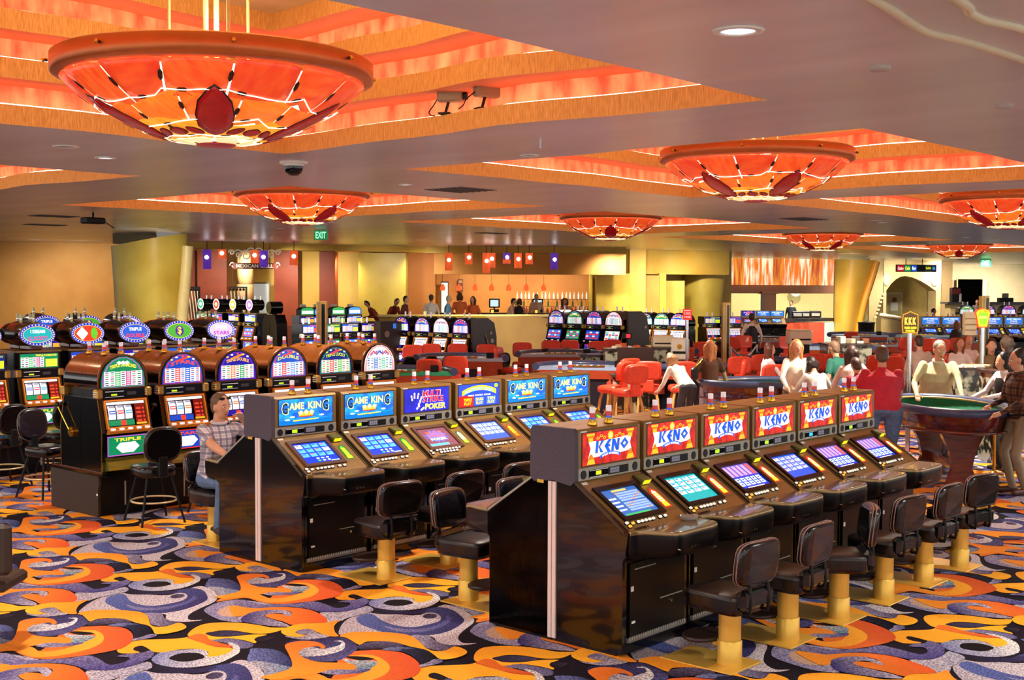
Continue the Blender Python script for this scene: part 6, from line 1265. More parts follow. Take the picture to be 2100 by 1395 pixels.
# tall gold-edged posts and signs on poles
def goldpost(px,d,yt,w,lab):
    T=thing('gold_display_post',lab,'post',spot(px,d),rz,'gold-edged display posts'); zt=zat(px,yt,d); m=MB(); m.cbox(-w/2,w/2,-.12,.12,0,zt,mat('brushed_gold_post','#d8b468',rough=.3,metal=.7,n=.1),.01); m.build('post',T); m=MB(); m.box(w*.05,w*.38,-.125,-.12,.3,zt-.06,BLK); m.build('dark_inset',T); m=MB(); m.box(-w*.25,-w*.18,-.126,-.12,.2,zt,SIL); m.build('bright_strip',T)
goldpost(660,26,618,.21,'gold and black post among the slot machines left of the bar'); goldpost(1489,27,620,.15,'dark-banded gold post in front of the art panel'); goldpost(2019,34,607,.22,'gold and black post before the dark doorway')
def polesign(px,d,y0,y1,w,base,lab,kind):
    T=thing('pole_sign',lab,'sign',spot(px,d),rz,'signs on poles in the table area'); z0,z1=zat(px,y1,d),zat(px,y0,d)
    m=MB(); m.tube((0,0,.03),(0,0,z0),.035 if kind!='red' else .028,CHR,n=12); m.build('pole',T); m=MB(); m.lathe([(.18,0),(.18,.02),(.05,.05)],CHR,n=20); m.build('foot',T)
    H=z1-z0; pl=Pl((-w/2,-.03,z0),(1,0,0),(0,0,1))
    if kind=='red':
        m=MB(); m.slab2(pl,[(0,0),(w,0),(w,H),(0,H)],-.05,0,mat('red_sign','#d82828',rough=.4,emit=.5,n=.08)); b=m.build('board',T); a=MB(); Wt=E('#ffd8d0',1.2)
        a.text2(pl,'BLACKJACK',w*.12,H*.8,w*.88,H*.9,Wt,.003); a.text2(pl,'100$',w*.15,H*.45,w*.85,H*.72,E('#ff8888',1.2),.003); a.text2(pl,'5 TO 500',w*.15,H*.2,w*.85,H*.32,Wt,.003); a.build('lettering',b)
    else:
        S=[(0,0),(w,0),(w*1.04,H*.45),(w,H*.85),(w*.8,H*.9),(w*.5,H),(w*.2,H*.9),(0,H*.85),(-w*.04,H*.45)] if kind!='shield' else [(w*.2,0),(w*.8,0),(w*1.02,H*.8),(w*.9,H*.92),(w*.5,H),(w*.1,H*.92),(-w*.02,H*.8)]
        m=MB(); m.slab2(pl,S,-.06,0,GLD if kind!='shield' else E('#f04828',1.0)); b=m.build('board',T); a=MB(); S2=[(w/2+(x-w/2)*.88,H*.5+(y-H*.5)*.9) for x,y in S]
        if kind=='gold':
            a.poly2(pl,S2,flat('#3a2408'),.002); g=E('#ffcf40',1.2); r=E('#e87828',1.1)
            for k in range(3): a.text2(pl,'K',w*(.12+.26*k),H*.38,w*(.34+.26*k),H*.70,r,.003); a.text2(pl,'K',w*(.14+.26*k),H*.39,w*(.35+.26*k),H*.71,g,.004)
            a.text2(pl,'THREE CARD',w*.1,H*.2,w*.9,H*.3,E('#f0e020',1.2),.003); a.text2(pl,'POKER',w*.2,H*.06,w*.8,H*.16,E('#f0e020',1.2),.003)
        else:
            a.poly2(pl,S2,E('#f8d028',1.2),.002); a.poly2(pl,[(w/2+(x-w/2)*.7,H*.5+(y-H*.5)*.72) for x,y in S],E('#7ad828',1.1),.003); a.text2(pl,'LET IT RIDE',w*.22,H*.78,w*.78,H*.88,E('#f04020',1.1),.004); a.text2(pl,'BONUS',w*.25,H*.45,w*.75,H*.6,E('#f8f078',1.3),.004)
        a.build('artwork',b)
polesign(1410,23.5,634,656,.17,0,'small red table-limit sign on a thin pole right of the cream card machine','red')
polesign(1867,18.2,638,684,.23,0,'gold sign with three letter Ks on a pole at the right','gold')
T=polesign(2016,19,632,672,.23,0,'yellow-green shield sign with red edge on a pole, right','shield')
T=thing('rate_display_box','clear box beside the yellow-green shield sign','box',spot(1997,19.0),rz); m=MB(); z0,z1=zat(1997,688,19),zat(1997,641,19); m.box(-.12,.06,.0,.12,z0,z1,mat('smoked_clear_acrylic','#b8a078',rough=.15,trans=.4,n=.05)); m.build('case',T)
for k in range(3): m=MB(); z=lerp(z0,z1,(k+1)/4); m.box(-.122,.062,-.01,.0,z-.006,z+.006,BRZ); m.build('shelf_edge',T)
m=MB(); m.tube((.17,.08,.02),(.17,.08,z0+.1),.03,GLD); m.build('pole',T)
# ---------------------------------------------------------------- gaming tables and their chairs
BLU=mat('blue_grey_padded_rail','#3c4a6e',rough=.35,n=.1,coat=.2)
def bj_table(loc,rz,label,felt='#8fb8c8',R=.98,full=True):
    """half-moon table; players around +Y, dealer's straight side at -Y"""
    T=thing('blackjack_table',label,'gaming table',loc,rz,'half-moon gaming tables'); 
    P=[(R*math.cos(PI*i/20),R*.98*math.sin(PI*i/20)) for i in range(21)]
    m=MB(); m.prism(P,'z',.86,.93,mat('felt_'+felt.strip('#'),felt,rough=.9,n=.06,ns=40)); m.build('felt_top',T)
    m=MB(); m.path([(x*1.0,y,.935) for x,y in P],.075,BLU,n=10); m.build('padded_rail',T)
    m=MB(); m.prism([(x*.93,y*.93) for x,y in P],'z',.70,.87,mat('orange_mahogany','#b04420',rough=.3,n=.1,coat=.3)); m.build('apron',T)
    m=MB(); m.prism([(x*.55,.05+y*.55) for x,y in P],'z',0.0,.70,flat('#141222')); m.build('pedestal',T)
    for s in (-1,1): m=MB(); m.box(s*.62-.18,s*.62+.18,-.02,.4,.38,.70,mat('orange_mahogany','#b04420')); q=m.build('drawer_box',T); m=MB(); m.cbox(s*.62-.04,s*.62+.04,-.035,-.02,.54,.56,GLD,.004); m.build('drawer_pull',q)
    m=MB(); m.box(-.36,.36,-.01,.16,.93,.955,GLD); 
    for k in range(10): m.tube((-.32+.07*k,.0,.955),(-.32+.07*k,.15,.955),.02,flat(('#d8c088','#c84830','#e8e8e8','#3858a8')[k%4]),n=8)
    m.build('chip_tray',T)
    m=MB(); m.cbox(.55,.70,.02,.22,.93,1.05,BLK3,.01); m.build('card_shoe',T)
    for k in range(5): a=PI*(k+.5)/5; m=MB(); m.disc2(Pl((.62*math.cos(a),.62*math.sin(a),.931),(1,0,0),(0,1,0)),0,0,.07,.07,E('#e8f0e8',.5),.001,14); m.build('betting_circle',T)
    return T
def gaming_chair(loc,rz,label,arms=False):
    """orange-red quilted chair on splayed golden legs; faces +Y"""
    T=thing('gaming_chair',label,'chair',loc,rz,'orange-red gaming chairs'); 
    QLT=mat('quilted_orange_red_vinyl','#d8482c',rough=.45,n=.25,ns=60,bump=.2)
    for sx in (-1,1):
        for sy in (-1,1): m=MB(); m.path([(sx*.14,sy*.14,.58),(sx*.17,sy*.17,.45),(sx*.19,sy*.19,.2),(sx*.25,sy*.25,0)],[.026,.028,.022,.018],WOODL,n=8); m.build('leg',T)
    m=MB(); m.path([(.185*math.cos(2*PI*i/20),.185*math.sin(2*PI*i/20),.26) for i in range(20)],.011,GLD,n=6,closed=True); m.build('foot_ring',T)
    m=MB(); S=lambda s,z:[(.24*s*(abs(math.cos(t))**.6)*(1 if math.cos(t)>0 else -1),.02+.23*s*(abs(math.sin(t))**.6)*(1 if math.sin(t)>0 else -1),z) for t in [2*PI*i/20 for i in range(20)]]
    m.loft([S(.85,.58),S(1,.6),S(1.02,.64),S(.98,.69),S(.8,.71)],REDV); m.build('seat',T)
    m=MB(); m.cbox(-.10,.10,-.26,-.19,.60,.82,REDV,.02); m.build('back_post',T)
    m=MB(); B=lambda s,y:[(.235*s*(abs(math.cos(t))**.45)*(1 if math.cos(t)>0 else -1),y-.03*math.sin(t),.98+.175*s*(abs(math.sin(t))**.45)*(1 if math.sin(t)>0 else -1)) for t in [2*PI*i/24 for i in range(24)]]
    m.loft([B(.9,-.28),B(1,-.27),B(1,-.215),B(.92,-.2)],REDV); b=m.build('backrest',T)
    m=MB(); m.loft([B(.82,-.290),B(.86,-.283),B(.86,-.27)],QLT); m.build('quilted_panel',b)
    return T
CAMR=math.atan2(CR.y,CR.x)
fs=[(945,26.3,'#b8c4d8','blue-railed half-moon table with a gold chip tray in the middle ground, left'),(1150,28.0,'#b8c4d8','half-moon table with wooden drawers right of the purple-lit chairs'),(1203,23.6,'#9fb8d8','half-moon table behind the farthest blue-glass machines'),(1402,24.4,'#38a898','half-moon table with turquoise felt under the red pole sign'),
    (1345,29.5,'#9fb8d8','half-moon table behind the cream card machine'),(1585,36,'#a8c4e0','distant half-moon table under the flame-coloured panel'),(1765,40,'#a8c4e0','distant half-moon table in front of the gold fin'),(1815,33.5,'#a8c4e0','half-moon table with bright rail behind the pole sign'),(1712,31.5,'#a8c4e0','half-moon table behind the leaning woman'),
    (1895,40,'#98b8b0','far half-moon table before the blue slant machines, left'),(1955,36,'#98b8b0','far half-moon table before the blue slant machines, right'),(820,22.0,'#38a878','green-felt half-moon table behind the MULTI STRIKE machine'),(1610,27,'#8fa8d0','half-moon table behind the white-sleeved woman')]
for i,(px,d,f,l) in enumerate(fs): bj_table(spot(px,d),CAMR+(.06 if i%2 else -.1)+(PI if i in (3,12) else 0),l,f)
cs=[(845,27.4,PI,'left of the first half-moon table, near the domed machines'),(883,27.9,PI,'second behind the left half-moon table'),(938,28.0,PI,'third behind the left half-moon table'),(998,27.8,PI,'fourth behind the left half-moon table'),(826,25.6,-PI/2,'seen from the side at the left half-moon table'),
    (882,22.6,0,'in front of the left half-moon table, over the blue machines'),(936,23.5,.0,'half hidden behind the DOUBLE PAY machine'),(1046,26.8,-PI/2-.3,'left of the second half-moon table, side on'),(1072,28.8,PI,'behind and left of the second half-moon table'),(1131,30,PI,'first behind the second half-moon table'),(1170,30.2,PI,'second behind the second half-moon table'),
    (1259,22.0,.9,'side view at the edge of the last blue machine'),(1290,21.3,.5,'nearest chair at centre, turned slightly left'),(1276,23.0,.6,'just behind the nearest centre chair'),(1331,22.2,-.1,'left of two quilted chairs before the turquoise table'),(1400,22.2,.0,'right of two quilted chairs before the turquoise table'),
    (1228,29.6,PI,'behind the marble counter, left'),(1258,30.5,PI,'behind the marble counter, right'),(1392,27,.8,'behind the white machine with an emblem'),(1499,22.6,1.4,'side-on to the right of the brown-shirted woman'),(1514,23.8,0,'quilted chair right of the brown-shirted woman'),(1556,24.6,.2,'behind the white-sleeved woman'),
    (1665,25.0,0,'left of two empty chairs above the blonde woman'),(1706,25.0,0,'right of two empty chairs above the blonde woman'),(1500,33,0,'far chair by the gold post'),(1530,33.5,PI,'far chair right of the gold post'),(1825,24,0,'behind the red-shirted man, right of his head'),(1790,24.5,.2,'behind the red-shirted man, left of his head'),
    (1738,37,.3,'far chair before the gold fin'),(1850,33,.3,'far chair left of the gold-sign pole'),(1925,32,0,'far chair before the blue slant machines'),(1893,32.5,.2,'second far chair before the blue slant machines'),(1960,33,0,'third far chair before the blue slant machines'),(1572,21.4,.4,'chair the white-sleeved woman sits on'),
    (1985,25,.2,'round-backed red chair behind the laughing women'),(1432,30,.3,'far red chair left of the gold post'),(1620,33,PI,'far red chair below the slant machines'),(1655,34,PI,'far red chair by the red counter'),(2090,22,1.2,'red chair at the right edge behind the curly-haired person'),(1966,22.7,PI,'under the laughing woman in white jacket'),(1988,23.4,PI,'under the second laughing woman'),(2035,21.2,PI,'under the man in olive-brown shirt')]
gc=None
for px,d,r,l in cs:
    lb='orange-red gaming chair, '+l
    if gc is None: gc=gaming_chair(spot(px,d),CAMR+r,lb)
    else: dup(gc,spot(px,d),CAMR+r,label=lb)
# marble-clad pit counters
MAR=mat('grey_green_brecciated_marble','#23241c',rough=.2,col2='#a8a48a',ns=7,stretch=(1,1,1),thr=(.44,.56),coat=.3)
def pit(px0,px1,d,yt,lab,t=.5,d1=None):
    T=thing('marble_pit_counter',lab,'counter',(0,0,0),0,'marble counters in the gaming pit'); zt=zat((px0+px1)/2,yt,d); W('marble_body',px0,px1,d,0,None,MAR,z1=zt-.04,parent=T,t=t,d1=d1); W('counter_top',px0-2,px1+2,d-.03,0,0,flat('#3a3028',.2),z0=zt-.04,z1=zt,parent=T,t=t+.1,d1=d1); return T
pit(1192,1240,25.2,728,'low mottled marble counter, left end of the pit counters'); pit(1242,1292,24.4,716,'mottled marble counter with a curved edge at centre'); pit(1296,1334,24.2,722,'marble counter behind a dark panel at centre'); pit(1336,1402,24.8,713,'marble counter holding the cream card machine',t=.9)
pit(1258,1312,21.9+.3,770,'tall marble block seen below the centre counters',t=.4)
pit(2040,2072,17.2,762,'grey marble counter near the dark-haired dealer at right',t=.5); pit(1968,2030,18.4,755,'marble counter with papers behind the cream-jacketed man',t=.7)
pit(1700,1790,30,706,'cluttered dark counter behind the leaning people',t=.8)
def boxm(px,d,z,w,h,dp,lab,name='card_shuffling_machine',col='#d8c8a8',rz_=0,emb=False):
    T=thing(name,lab,'machine',spot(px,d,z),CAMR+rz_,'cream machines in the gaming pit'); C=mat('cream_plastic_'+col.strip('#'),col,rough=.45,n=.04); m=MB(); m.cbox(-w/2,w/2,-dp/2,dp/2,0,h,C,.02); m.build('housing',T); m=MB(); m.cbox(-w/2+.04,w/2-.04,-dp/2-.01,-dp/2+.01,h*.3,h*.42,BLK3,.003); m.build('slot',T); m=MB(); m.cbox(-w/2+.02,w/2-.02,-dp/2+.02,dp/2-.02,h,h+.02,C,.006); m.build('lid',T)
    if emb: m=MB(); m.tube((0,-dp/2-.012,h*.65),(0,-dp/2,h*.65),.05,GLD,n=18); m.build('round_emblem',T)
zt=zat(1369,713,24.8)
boxm(1360,25.0,zt,.44,.22,.35,'cream card machine on the marble counter'); boxm(1396,24.9,zt-.25,.36,.42,.35,'white machine with a round emblem right of the cream one',col='#e8dcc8',emb=True,rz_=-.2)
boxm(1640,26.8,zat(1640,706,26.8),.50,.30,.42,'large cream box machine among tables, above the blonde woman',col='#e8d8b8')
T=thing('pit_stand','dark stand under the large cream box machine','stand',spot(1640,26.8),CAMR); m=MB(); m.box(-.2,.2,-.15,.15,0,zat(1640,706,26.8),BLK3); m.build('post_box',T)
T=thing('red_digit_display','small black display with red digits above the pit counters','display',spot(1287,24.5,zat(1287,716,24.4)),CAMR); m=MB(); m.tube((0,0,0),(0,0,.2),.012,BLK3); m.build('stem',T); m=MB(); m.cbox(-.1,.1,-.03,.03,.2,.32,BLK3,.01); m.rect2(Pl((-.02,-.031,.22),(1,0,0),(0,0,1)),0,0,.08,.07,E('#ff2838',1.5),.001); m.build('display',T)
T=thing('dark_notice_board','dark shaped board standing against the marble counter','board',spot(1297,23.6,.0),CAMR); m=MB(); z0=zat(1297,745,23.6); m.box(-.28,.42,-.03,.03,z0-.08,z0+.30,flat('#2a1c16',.3)); m.build('board',T); 
for x in (-.2,.3): m=MB(); m.tube((x,0,0),(x,0,z0-.05),.02,BLK3); m.build('leg',T)
rp=random.Random(9)
for k in range(9):
    px=1970+6.5*k; m=MB(); z=zat(2000,755,18.4); m.box(-.09,.09,-.06,.06,0,.01+.008*(k%3),flat(('#f0ece0','#e0d8c8','#c8b898')[k%3])); o=m.build('paper_stack'); tag(o,'papers and slips on the marble counter, %s from left'%ORD[k],'papers','papers on the right marble counter',loc=spot(px,18.6+.12*(k%3),z),rz=rp.uniform(0,3))
for k in range(8):
    px=1706+10*k; m=MB(); z=zat(1745,706,30); m.cbox(-.1,.1,-.08,.08,0,.06+.06*(k%3),flat(('#d8c8a8','#5a4a40','#e8e0d0','#8a5a3a')[k%4]),.01); o=m.build('desk_item'); tag(o,'small %s box on the cluttered dark counter, %s from left'%(('cream','dark','white','brown')[k%4],ORD[k]),'box','boxes on the cluttered pit counter',loc=spot(px,30.3+.1*(k%2),z),rz=rp.uniform(0,3))
for k in range(6):
    px=1262+9*k; m=MB(); z=zat(1267,716,24.4) if px<1293 else zat(1315,722,24.2); m.cbox(-.07,.07,-.05,.05,0,.05+.03*(k%3),flat(('#f0e8d8','#d8b088','#c85a30')[k%3]),.008); o=m.build('desk_item'); tag(o,'small item on the centre marble counter, %s from left'%ORD[k],'box','items on the centre marble counter',loc=spot(px,24.6,z),rz=rp.uniform(0,3))
# large oval dice tables
def dice_table(loc,rz,rx,ry,label,legs=True,felt='#0c5a38'):
    T=thing('oval_dice_table',label,'gaming table',loc,rz,'oval dice tables'); n=40
    El=lambda s,z,o=0:[((rx*s+o)*math.cos(2*PI*i/n),(ry*s+o)*math.sin(2*PI*i/n),z) for i in range(n)]
    m=MB(); m.path(El(1,.98),.055,BLU,n=10,closed=True); m.build('padded_rail',T)
    m=MB(); m.loft([El(1,.96,.03),El(1,.88,.0),El(.98,.74,0),El(.86,.70,0)],mat('red_brown_burl','#6a1e18',rough=.2,col2='#3a0c0c',ns=6,coat=.5),cap=False); m.build('apron',T)
    m=MB(); m.loft([El(1,.735,.05),El(1,.755,.06),El(1,.765,.03)],WOODR,cap=False); m.build('ledge',T)
    m=MB(); m.loft([El(.94,.965),El(.90,.86),El(.5,.855),El(.05,.855)],mat('green_baize','#0e6a44',rough=.9,n=.1,ns=40),cap=False); m.build('baize_well',T)
    m=MB(); m.path(El(.945,.985),.018,mat('gold_wood_chip_rail','#c89858',rough=.4,n=.1),n=6,closed=True); m.build('chip_rail',T)
    if legs:
        for s in (-1,1):
            m=MB(); m.prism([(-.28,.70),(.28,.70),(.16,.45),(.12,.25),(.2,.0),(-.2,.0),(-.12,.25),(-.16,.45)],'x',-.05,.05,WOODR); o=m.build('pedestal_leg',T); o.location=(0,s*ry*.5,0); o.rotation_euler=(0,0,PI/2)
        m=MB(); m.box(-.05,.05,-ry*.5,ry*.5,.2,.32,WOODR); m.build('stretcher',T)
    return T
dice_table(spot(1945,15.75),CAMR,.68,1.15,'dark wooden oval dice table with blue padded rail at right')
dice_table(spot(1590,19.4),CAMR,1.15,.62,'green-topped oval dice table behind the KENO machines')
T=thing('rope_stanchion','brass stanchion beside the dice table near the plaid-shirted man','stanchion',onz(2038,975,0),0); m=MB(); m.lathe([(.13,0),(.13,.015),(.06,.03),(.03,.06)],GLD,n=20); m.build('base',T); m=MB(); m.tube((0,0,.05),(0,0,.95),.022,GLD,n=12); m.build('post',T); m=MB(); m.ball((0,0,.97),.035,GLD); m.build('finial',T)
T=thing('table_side_shelf','dark low shelf beyond the right dice table','shelf',spot(1990,18.3),CAMR); m=MB(); m.box(-.5,.5,-.2,.2,.0,.62,BLK2); m.build('cabinet',T)
def rope(a,b,lab):
    T=thing('rope_barrier',lab,'rope',(0,0,0)); pts=[tuple(a.lerp(b,t)+Vector((0,0,-.25*math.sin(PI*t)))) for t in [k/8 for k in range(9)]]; m=MB(); m.path(pts,.02,mat('silver_rope','#9aa0b0',rough=.4,metal=.3,n=.1),n=6); m.build('rope',T)
    for p in (a,b): m=MB(); m.tube((p.x,p.y,0),(p.x,p.y,p.z),.02,CHR); m.build('post',T)
rope(spot(1500,26,zat(1500,712,26)),spot(1554,27,zat(1554,708,27)),'silver rope hanging between posts right of the gold column')
rope(spot(1822,34,zat(1822,690,34)),spot(1850,34,zat(1850,690,34)),'silver rope left of the gold three-K sign')
T=thing('waste_bin','black bin beside the gold curved fin','bin',spot(1778,50),0); m=MB(); m.lathe([(.3,0),(.33,1.0),(.35,1.02),(.3,1.05)],flat('#2c3038'),n=18); m.build('body',T); m=MB(); m.lathe([(.35,1.02),(.36,1.06),(.001,1.12)],BLK3,n=18); m.build('lid',T)
T=thing('lounge_chair','dark brown chair back cut off by the left edge, low down','chair',spot(5,8.1),CAMR); m=MB(); m.cbox(-.25,.035,-.04,.04,.55,.90,mat('dark_brown_laminate','#2c1d12'),.03); m.build('backrest',T); m=MB(); m.tube((-.20,0,0),(-.20,0,.56),.02,BLK3); m.build('leg',T); m=MB(); m.tube((-.20,.3,0),(-.20,.3,.45),.02,BLK3); m.build('leg',T); m=MB(); m.cbox(-.45,-.02,.02,.42,.42,.5,mat('dark_brown_laminate','#2c1d12'),.02); m.build('seat',T); m=MB(); m.tube((-.42,.3,0),(-.42,.3,.45),.02,BLK3); m.build('leg',T)
# ---------------------------------------------------------------- people
def rm(mb,name,vox,smooth=3,parent=None):
    """fuse overlapping closed solids into one continuous skin"""
    me=bpy.data.meshes.new('tmp'); me.from_pydata(mb.v,[],mb.f); me.update()
    bm=bmesh.new(); bm.from_mesh(me); bmesh.ops.recalc_face_normals(bm,faces=bm.faces); bm.to_mesh(me); bm.free()
    o=bpy.data.objects.new('tmp',me); COL.objects.link(o)
    r=o.modifiers.new('r','REMESH'); r.mode='VOXEL'; r.voxel_size=vox; s=o.modifiers.new('s','SMOOTH'); s.iterations=smooth; s.factor=.6
    dg=bpy.context.evaluated_depsgraph_get(); out=bpy.data.meshes.new_from_object(o.evaluated_get(dg)); out.name=name
    bpy.data.objects.remove(o); bpy.data.meshes.remove(me)
    for p in out.polygons: p.use_smooth=True
    return out
SK=mat('skin_fair','#d8a07c',rough=.5,n=.06,ns=20); SKD=mat('skin_tan','#b87850',rough=.5,n=.06,ns=20)
def ik(a,c,l1,l2,pole):
    a=Vector(a); c=Vector(c); d=c-a; L=min(d.length,(l1+l2)*.995); dn=d.normalized(); x=(l1*l1-l2*l2+L*L)/(2*L); h=math.sqrt(max(0,l1*l1-x*x))
    p=Vector(pole); p=(p-dn*p.dot(dn)); p.normalize(); return a+dn*x+p*h, a+dn*L
def person(label,loc,rz,h=1.74,lean=0,side=0,hip=None,hands=None,feet=None,look=(0,-1,0),shirt='#ffffff',pants='#303440',hair='#3a2414',style='short',vox=.02,sleeve='long',skin=SK,shirt_mat=None,fat=1.0,fing=False,extra=None,group=None,pants_mat=None,female=False,collar=None,shoes='#2a1a12'):
    k=h/1.75; T=thing('person',label,'person',loc,rz,group)
    hz=(.93*k if hip is None else hip); P=Vector((0,0,hz))
    up=Matrix.Rotation(lean,3,'X')@Vector((0,0,1)); up=Matrix.Rotation(side,3,'Y')@up; S=Matrix.Rotation(side,3,'Y')@Vector((1,0,0)); Fw=S.cross(up)*-1
    if Fw.y>0: Fw=-Fw
    neck=P+up*.50*k; hd=(up*.75+Vector((0,0,.4))).normalized(); look=Vector(look).normalized()
    head=neck+hd*.165*k+look*.02
    m=MB(); segs=[]
    def cap(a,b,ra,rb,z,n=10):
        a=Vector(a); b=Vector(b); d=(b-a); L=d.length; d.normalize(); u=d.orthogonal().normalized(); v=d.cross(u); R=[]
        for t,rr,off in ((-1,.25,ra),(-1,.75,ra),(0,1,0)): pass
        for off,s in ((-.95,.3),(-.7,.72),(-.35,.94),(0,1)): R.append([a+d*off*ra+(u*math.cos(2*PI*i/n)+v*math.sin(2*PI*i/n))*ra*s for i in range(n)])
        for off,s in ((0,1),(.35,.94),(.7,.72),(.95,.3)): R.append([b+d*off*rb+(u*math.cos(2*PI*i/n)+v*math.sin(2*PI*i/n))*rb*s for i in range(n)])
        m.loft(R,SK); segs.append((a,b,ra,rb,z))
    def tor(cs,z):
        R=[]
        for c,rx,ry in cs: R.append([c+S*rx*math.cos(2*PI*i/18)+Fw*ry*math.sin(2*PI*i/18) for i in range(18)])
        m.loft(R,SK)
    f=fat; cw=.155 if not female else .14
    tor([(P-up*.10*k,.10*f*k,.07*k),(P-up*.06*k,.165*f*k,.105*f*k),(P+up*.02*k,.17*f*k,.115*f*k),(P+up*.14*k,.145*f*k,.105*f*k),(P+up*.28*k+Fw*.01,(cw+.005)*f*k,.12*f*k),(P+up*.38*k,cw*1.08*f*k,.115*f*k),(P+up*.45*k,.14*k,.085*k),(P+up*.49*k,.075*k,.06*k)],'shirt')
    segs.append((P+up*.06*k,P+up*.42*k,.16*f*k,.16*f*k,'shirt'))
    cap(neck-up*.04*k,neck+hd*.09*k,.058*k,.052*k,'skin')
    sd=hd.cross(look).normalized(); hr=.092*k
    def ell(c,rx,ry,rz_,n=14,kk=9,z=None):
        R=[]
        for j in range(kk+1):
            t=-PI/2+PI*j/kk; R.append([c+hd*math.sin(t)*rz_+(sd*math.cos(2*PI*i/n)*rx+look*math.sin(2*PI*i/n)*ry)*max(.02,math.cos(t)) for i in range(n)])
        m.loft(R,SK)
        if z: segs.append((c,c+Vector((0,0,.001)),rx,rx,z))
    ell(head+hd*.015*k,.075*k,.092*k,.105*k,z='skin'); ell(head-hd*.055*k+look*.018*k,.055*k,.062*k,.06*k,z='skin'); ell(head-hd*.02*k+look*.095*k,.013*k,.018*k,.022*k,n=8,kk=6,z='skin')
    for s in (-1,1): ell(head+sd*s*.077*k-hd*.01*k,.012*k,.02*k,.032*k,n=8,kk=6,z='skin')
    sh=[neck-up*.055*k+S*s*(.175 if not female else .155)*f**.5*k for s in (-1,1)]
    for q,s in enumerate((-1,1)):
        tgt=(hands[q] if hands and hands[q] is not None else None)
        t=Vector(tgt) if tgt is not None else sh[q]+Vector((s*.07,-.06,-.50*k))
        el,wr=ik(sh[q],t,.285*k,.255*k,Vector((s*.5,.7,-.5)))
        zs='shirt'; zf='shirt' if sleeve=='long' else 'skin'; add=.008 if sleeve=='short' else 0
        cap(sh[q]-S*s*.02,sh[q].lerp(el,.62),.062*k,.05*k+add,'skin' if sleeve=='none' else 'shirt'); cap(sh[q].lerp(el,.6),el,.047*k,.040*k,zf); cap(el,wr,.042*k,.028*k,zf)
        d=(wr-el).normalized(); 
        if tgt is not None and abs(d.z)>.5: d=(d+Vector((0,-.6,0))).normalized()
        pn=Vector((0,0,1))-d*d.z; pn=pn.normalized() if pn.length>.3 else Vector((0,-1,0)); sdv=d.cross(pn).normalized()
        cap(wr-d*.02,wr+d*.07*k,.026*k,.032*k,'skin')
        if fing:
            for i,(o,l) in enumerate(((-.027,.060),(-.009,.072),(.009,.068),(.027,.052))):
                b=wr+d*.085*k+sdv*o*k; c=b+d*l*.55*k-pn*.008; e=c+(d*.75-pn*.6).normalized()*l*.5*k; cap(b-d*.01,c,.0095*k,.009*k,'skin',8); cap(c,e,.009*k,.0075*k,'skin',8)
            b=wr+d*.03*k+sdv*(-.03*s)*k*-1; c=b+(d*.6-sdv*s*-.6).normalized()*.045*k; cap(wr+d*.03*k,c,.012*k,.01*k,'skin',8); cap(c,c+(d*.9-pn*.4).normalized()*.03*k,.010*k,.008*k,'skin',8)
        else:
            cap(wr+d*.07*k,wr+d*.14*k-pn*.02,.026*k,.016*k,'skin')
    for q,s in enumerate((-1,1)):
        hp=P+S*s*.088*f*k-up*.03; ft=Vector(feet[q]) if feet else Vector((s*.11,.02*s,.085*k))
        kn,an=ik(hp,ft,.43*k,.425*k,Vector((s*.12,-1,.25)))
        cap(hp,kn,.088*f*k,.06*k,'pants'); cap(kn,an,.062*k,.046*k,'pants')
        cap(an+Vector((0,.03,-.035)),an+Vector((s*.03,-.15*k,-.045)),.042*k,.034*k,'shoe')
    me=rm(m,'body',vox)
    ms={'skin':skin,'shirt':shirt_mat or flat(shirt,.75,n=.1),'pants':pants_mat or flat(pants,.8,n=.12),'shoe':flat(shoes,.5)}; names=['skin','shirt','pants','shoe']
    for n_ in names: me.materials.append(ms[n_])
    A=[(Vector(a),Vector(b)-Vector(a),ra,rb,names.index(z)) for a,b,ra,rb,z in segs]; mi=[]; hemz=P+up*(.035*k if hip is None else .03*k)
    for p in me.polygons:
        c=p.center; best=9; bz=0
        for a,d,ra,rb,z in A:
            l2=d.length_squared; t=max(0,min(1,(c-a).dot(d)/l2)) if l2>1e-9 else 0; ds=(c-(a+d*t)).length/(ra+(rb-ra)*t)
            if ds<best: best=ds; bz=z
        if bz==2 and (c-hemz).dot(up)>0 and (c-P).length<.26*f: bz=1
        if bz==1 and (c-P).length<.22*f and (c-(P-up*.03*k)).dot(up)<0: bz=2
        if bz in(0,1) and (c-(neck+hd*.01*k)).dot(hd)>.012*k and (c-neck).length<.2: bz=0
        mi.append(bz)
    me.polygons.foreach_set('material_index',mi); b=bpy.data.objects.new('body',me); COL.objects.link(b); b.parent=T
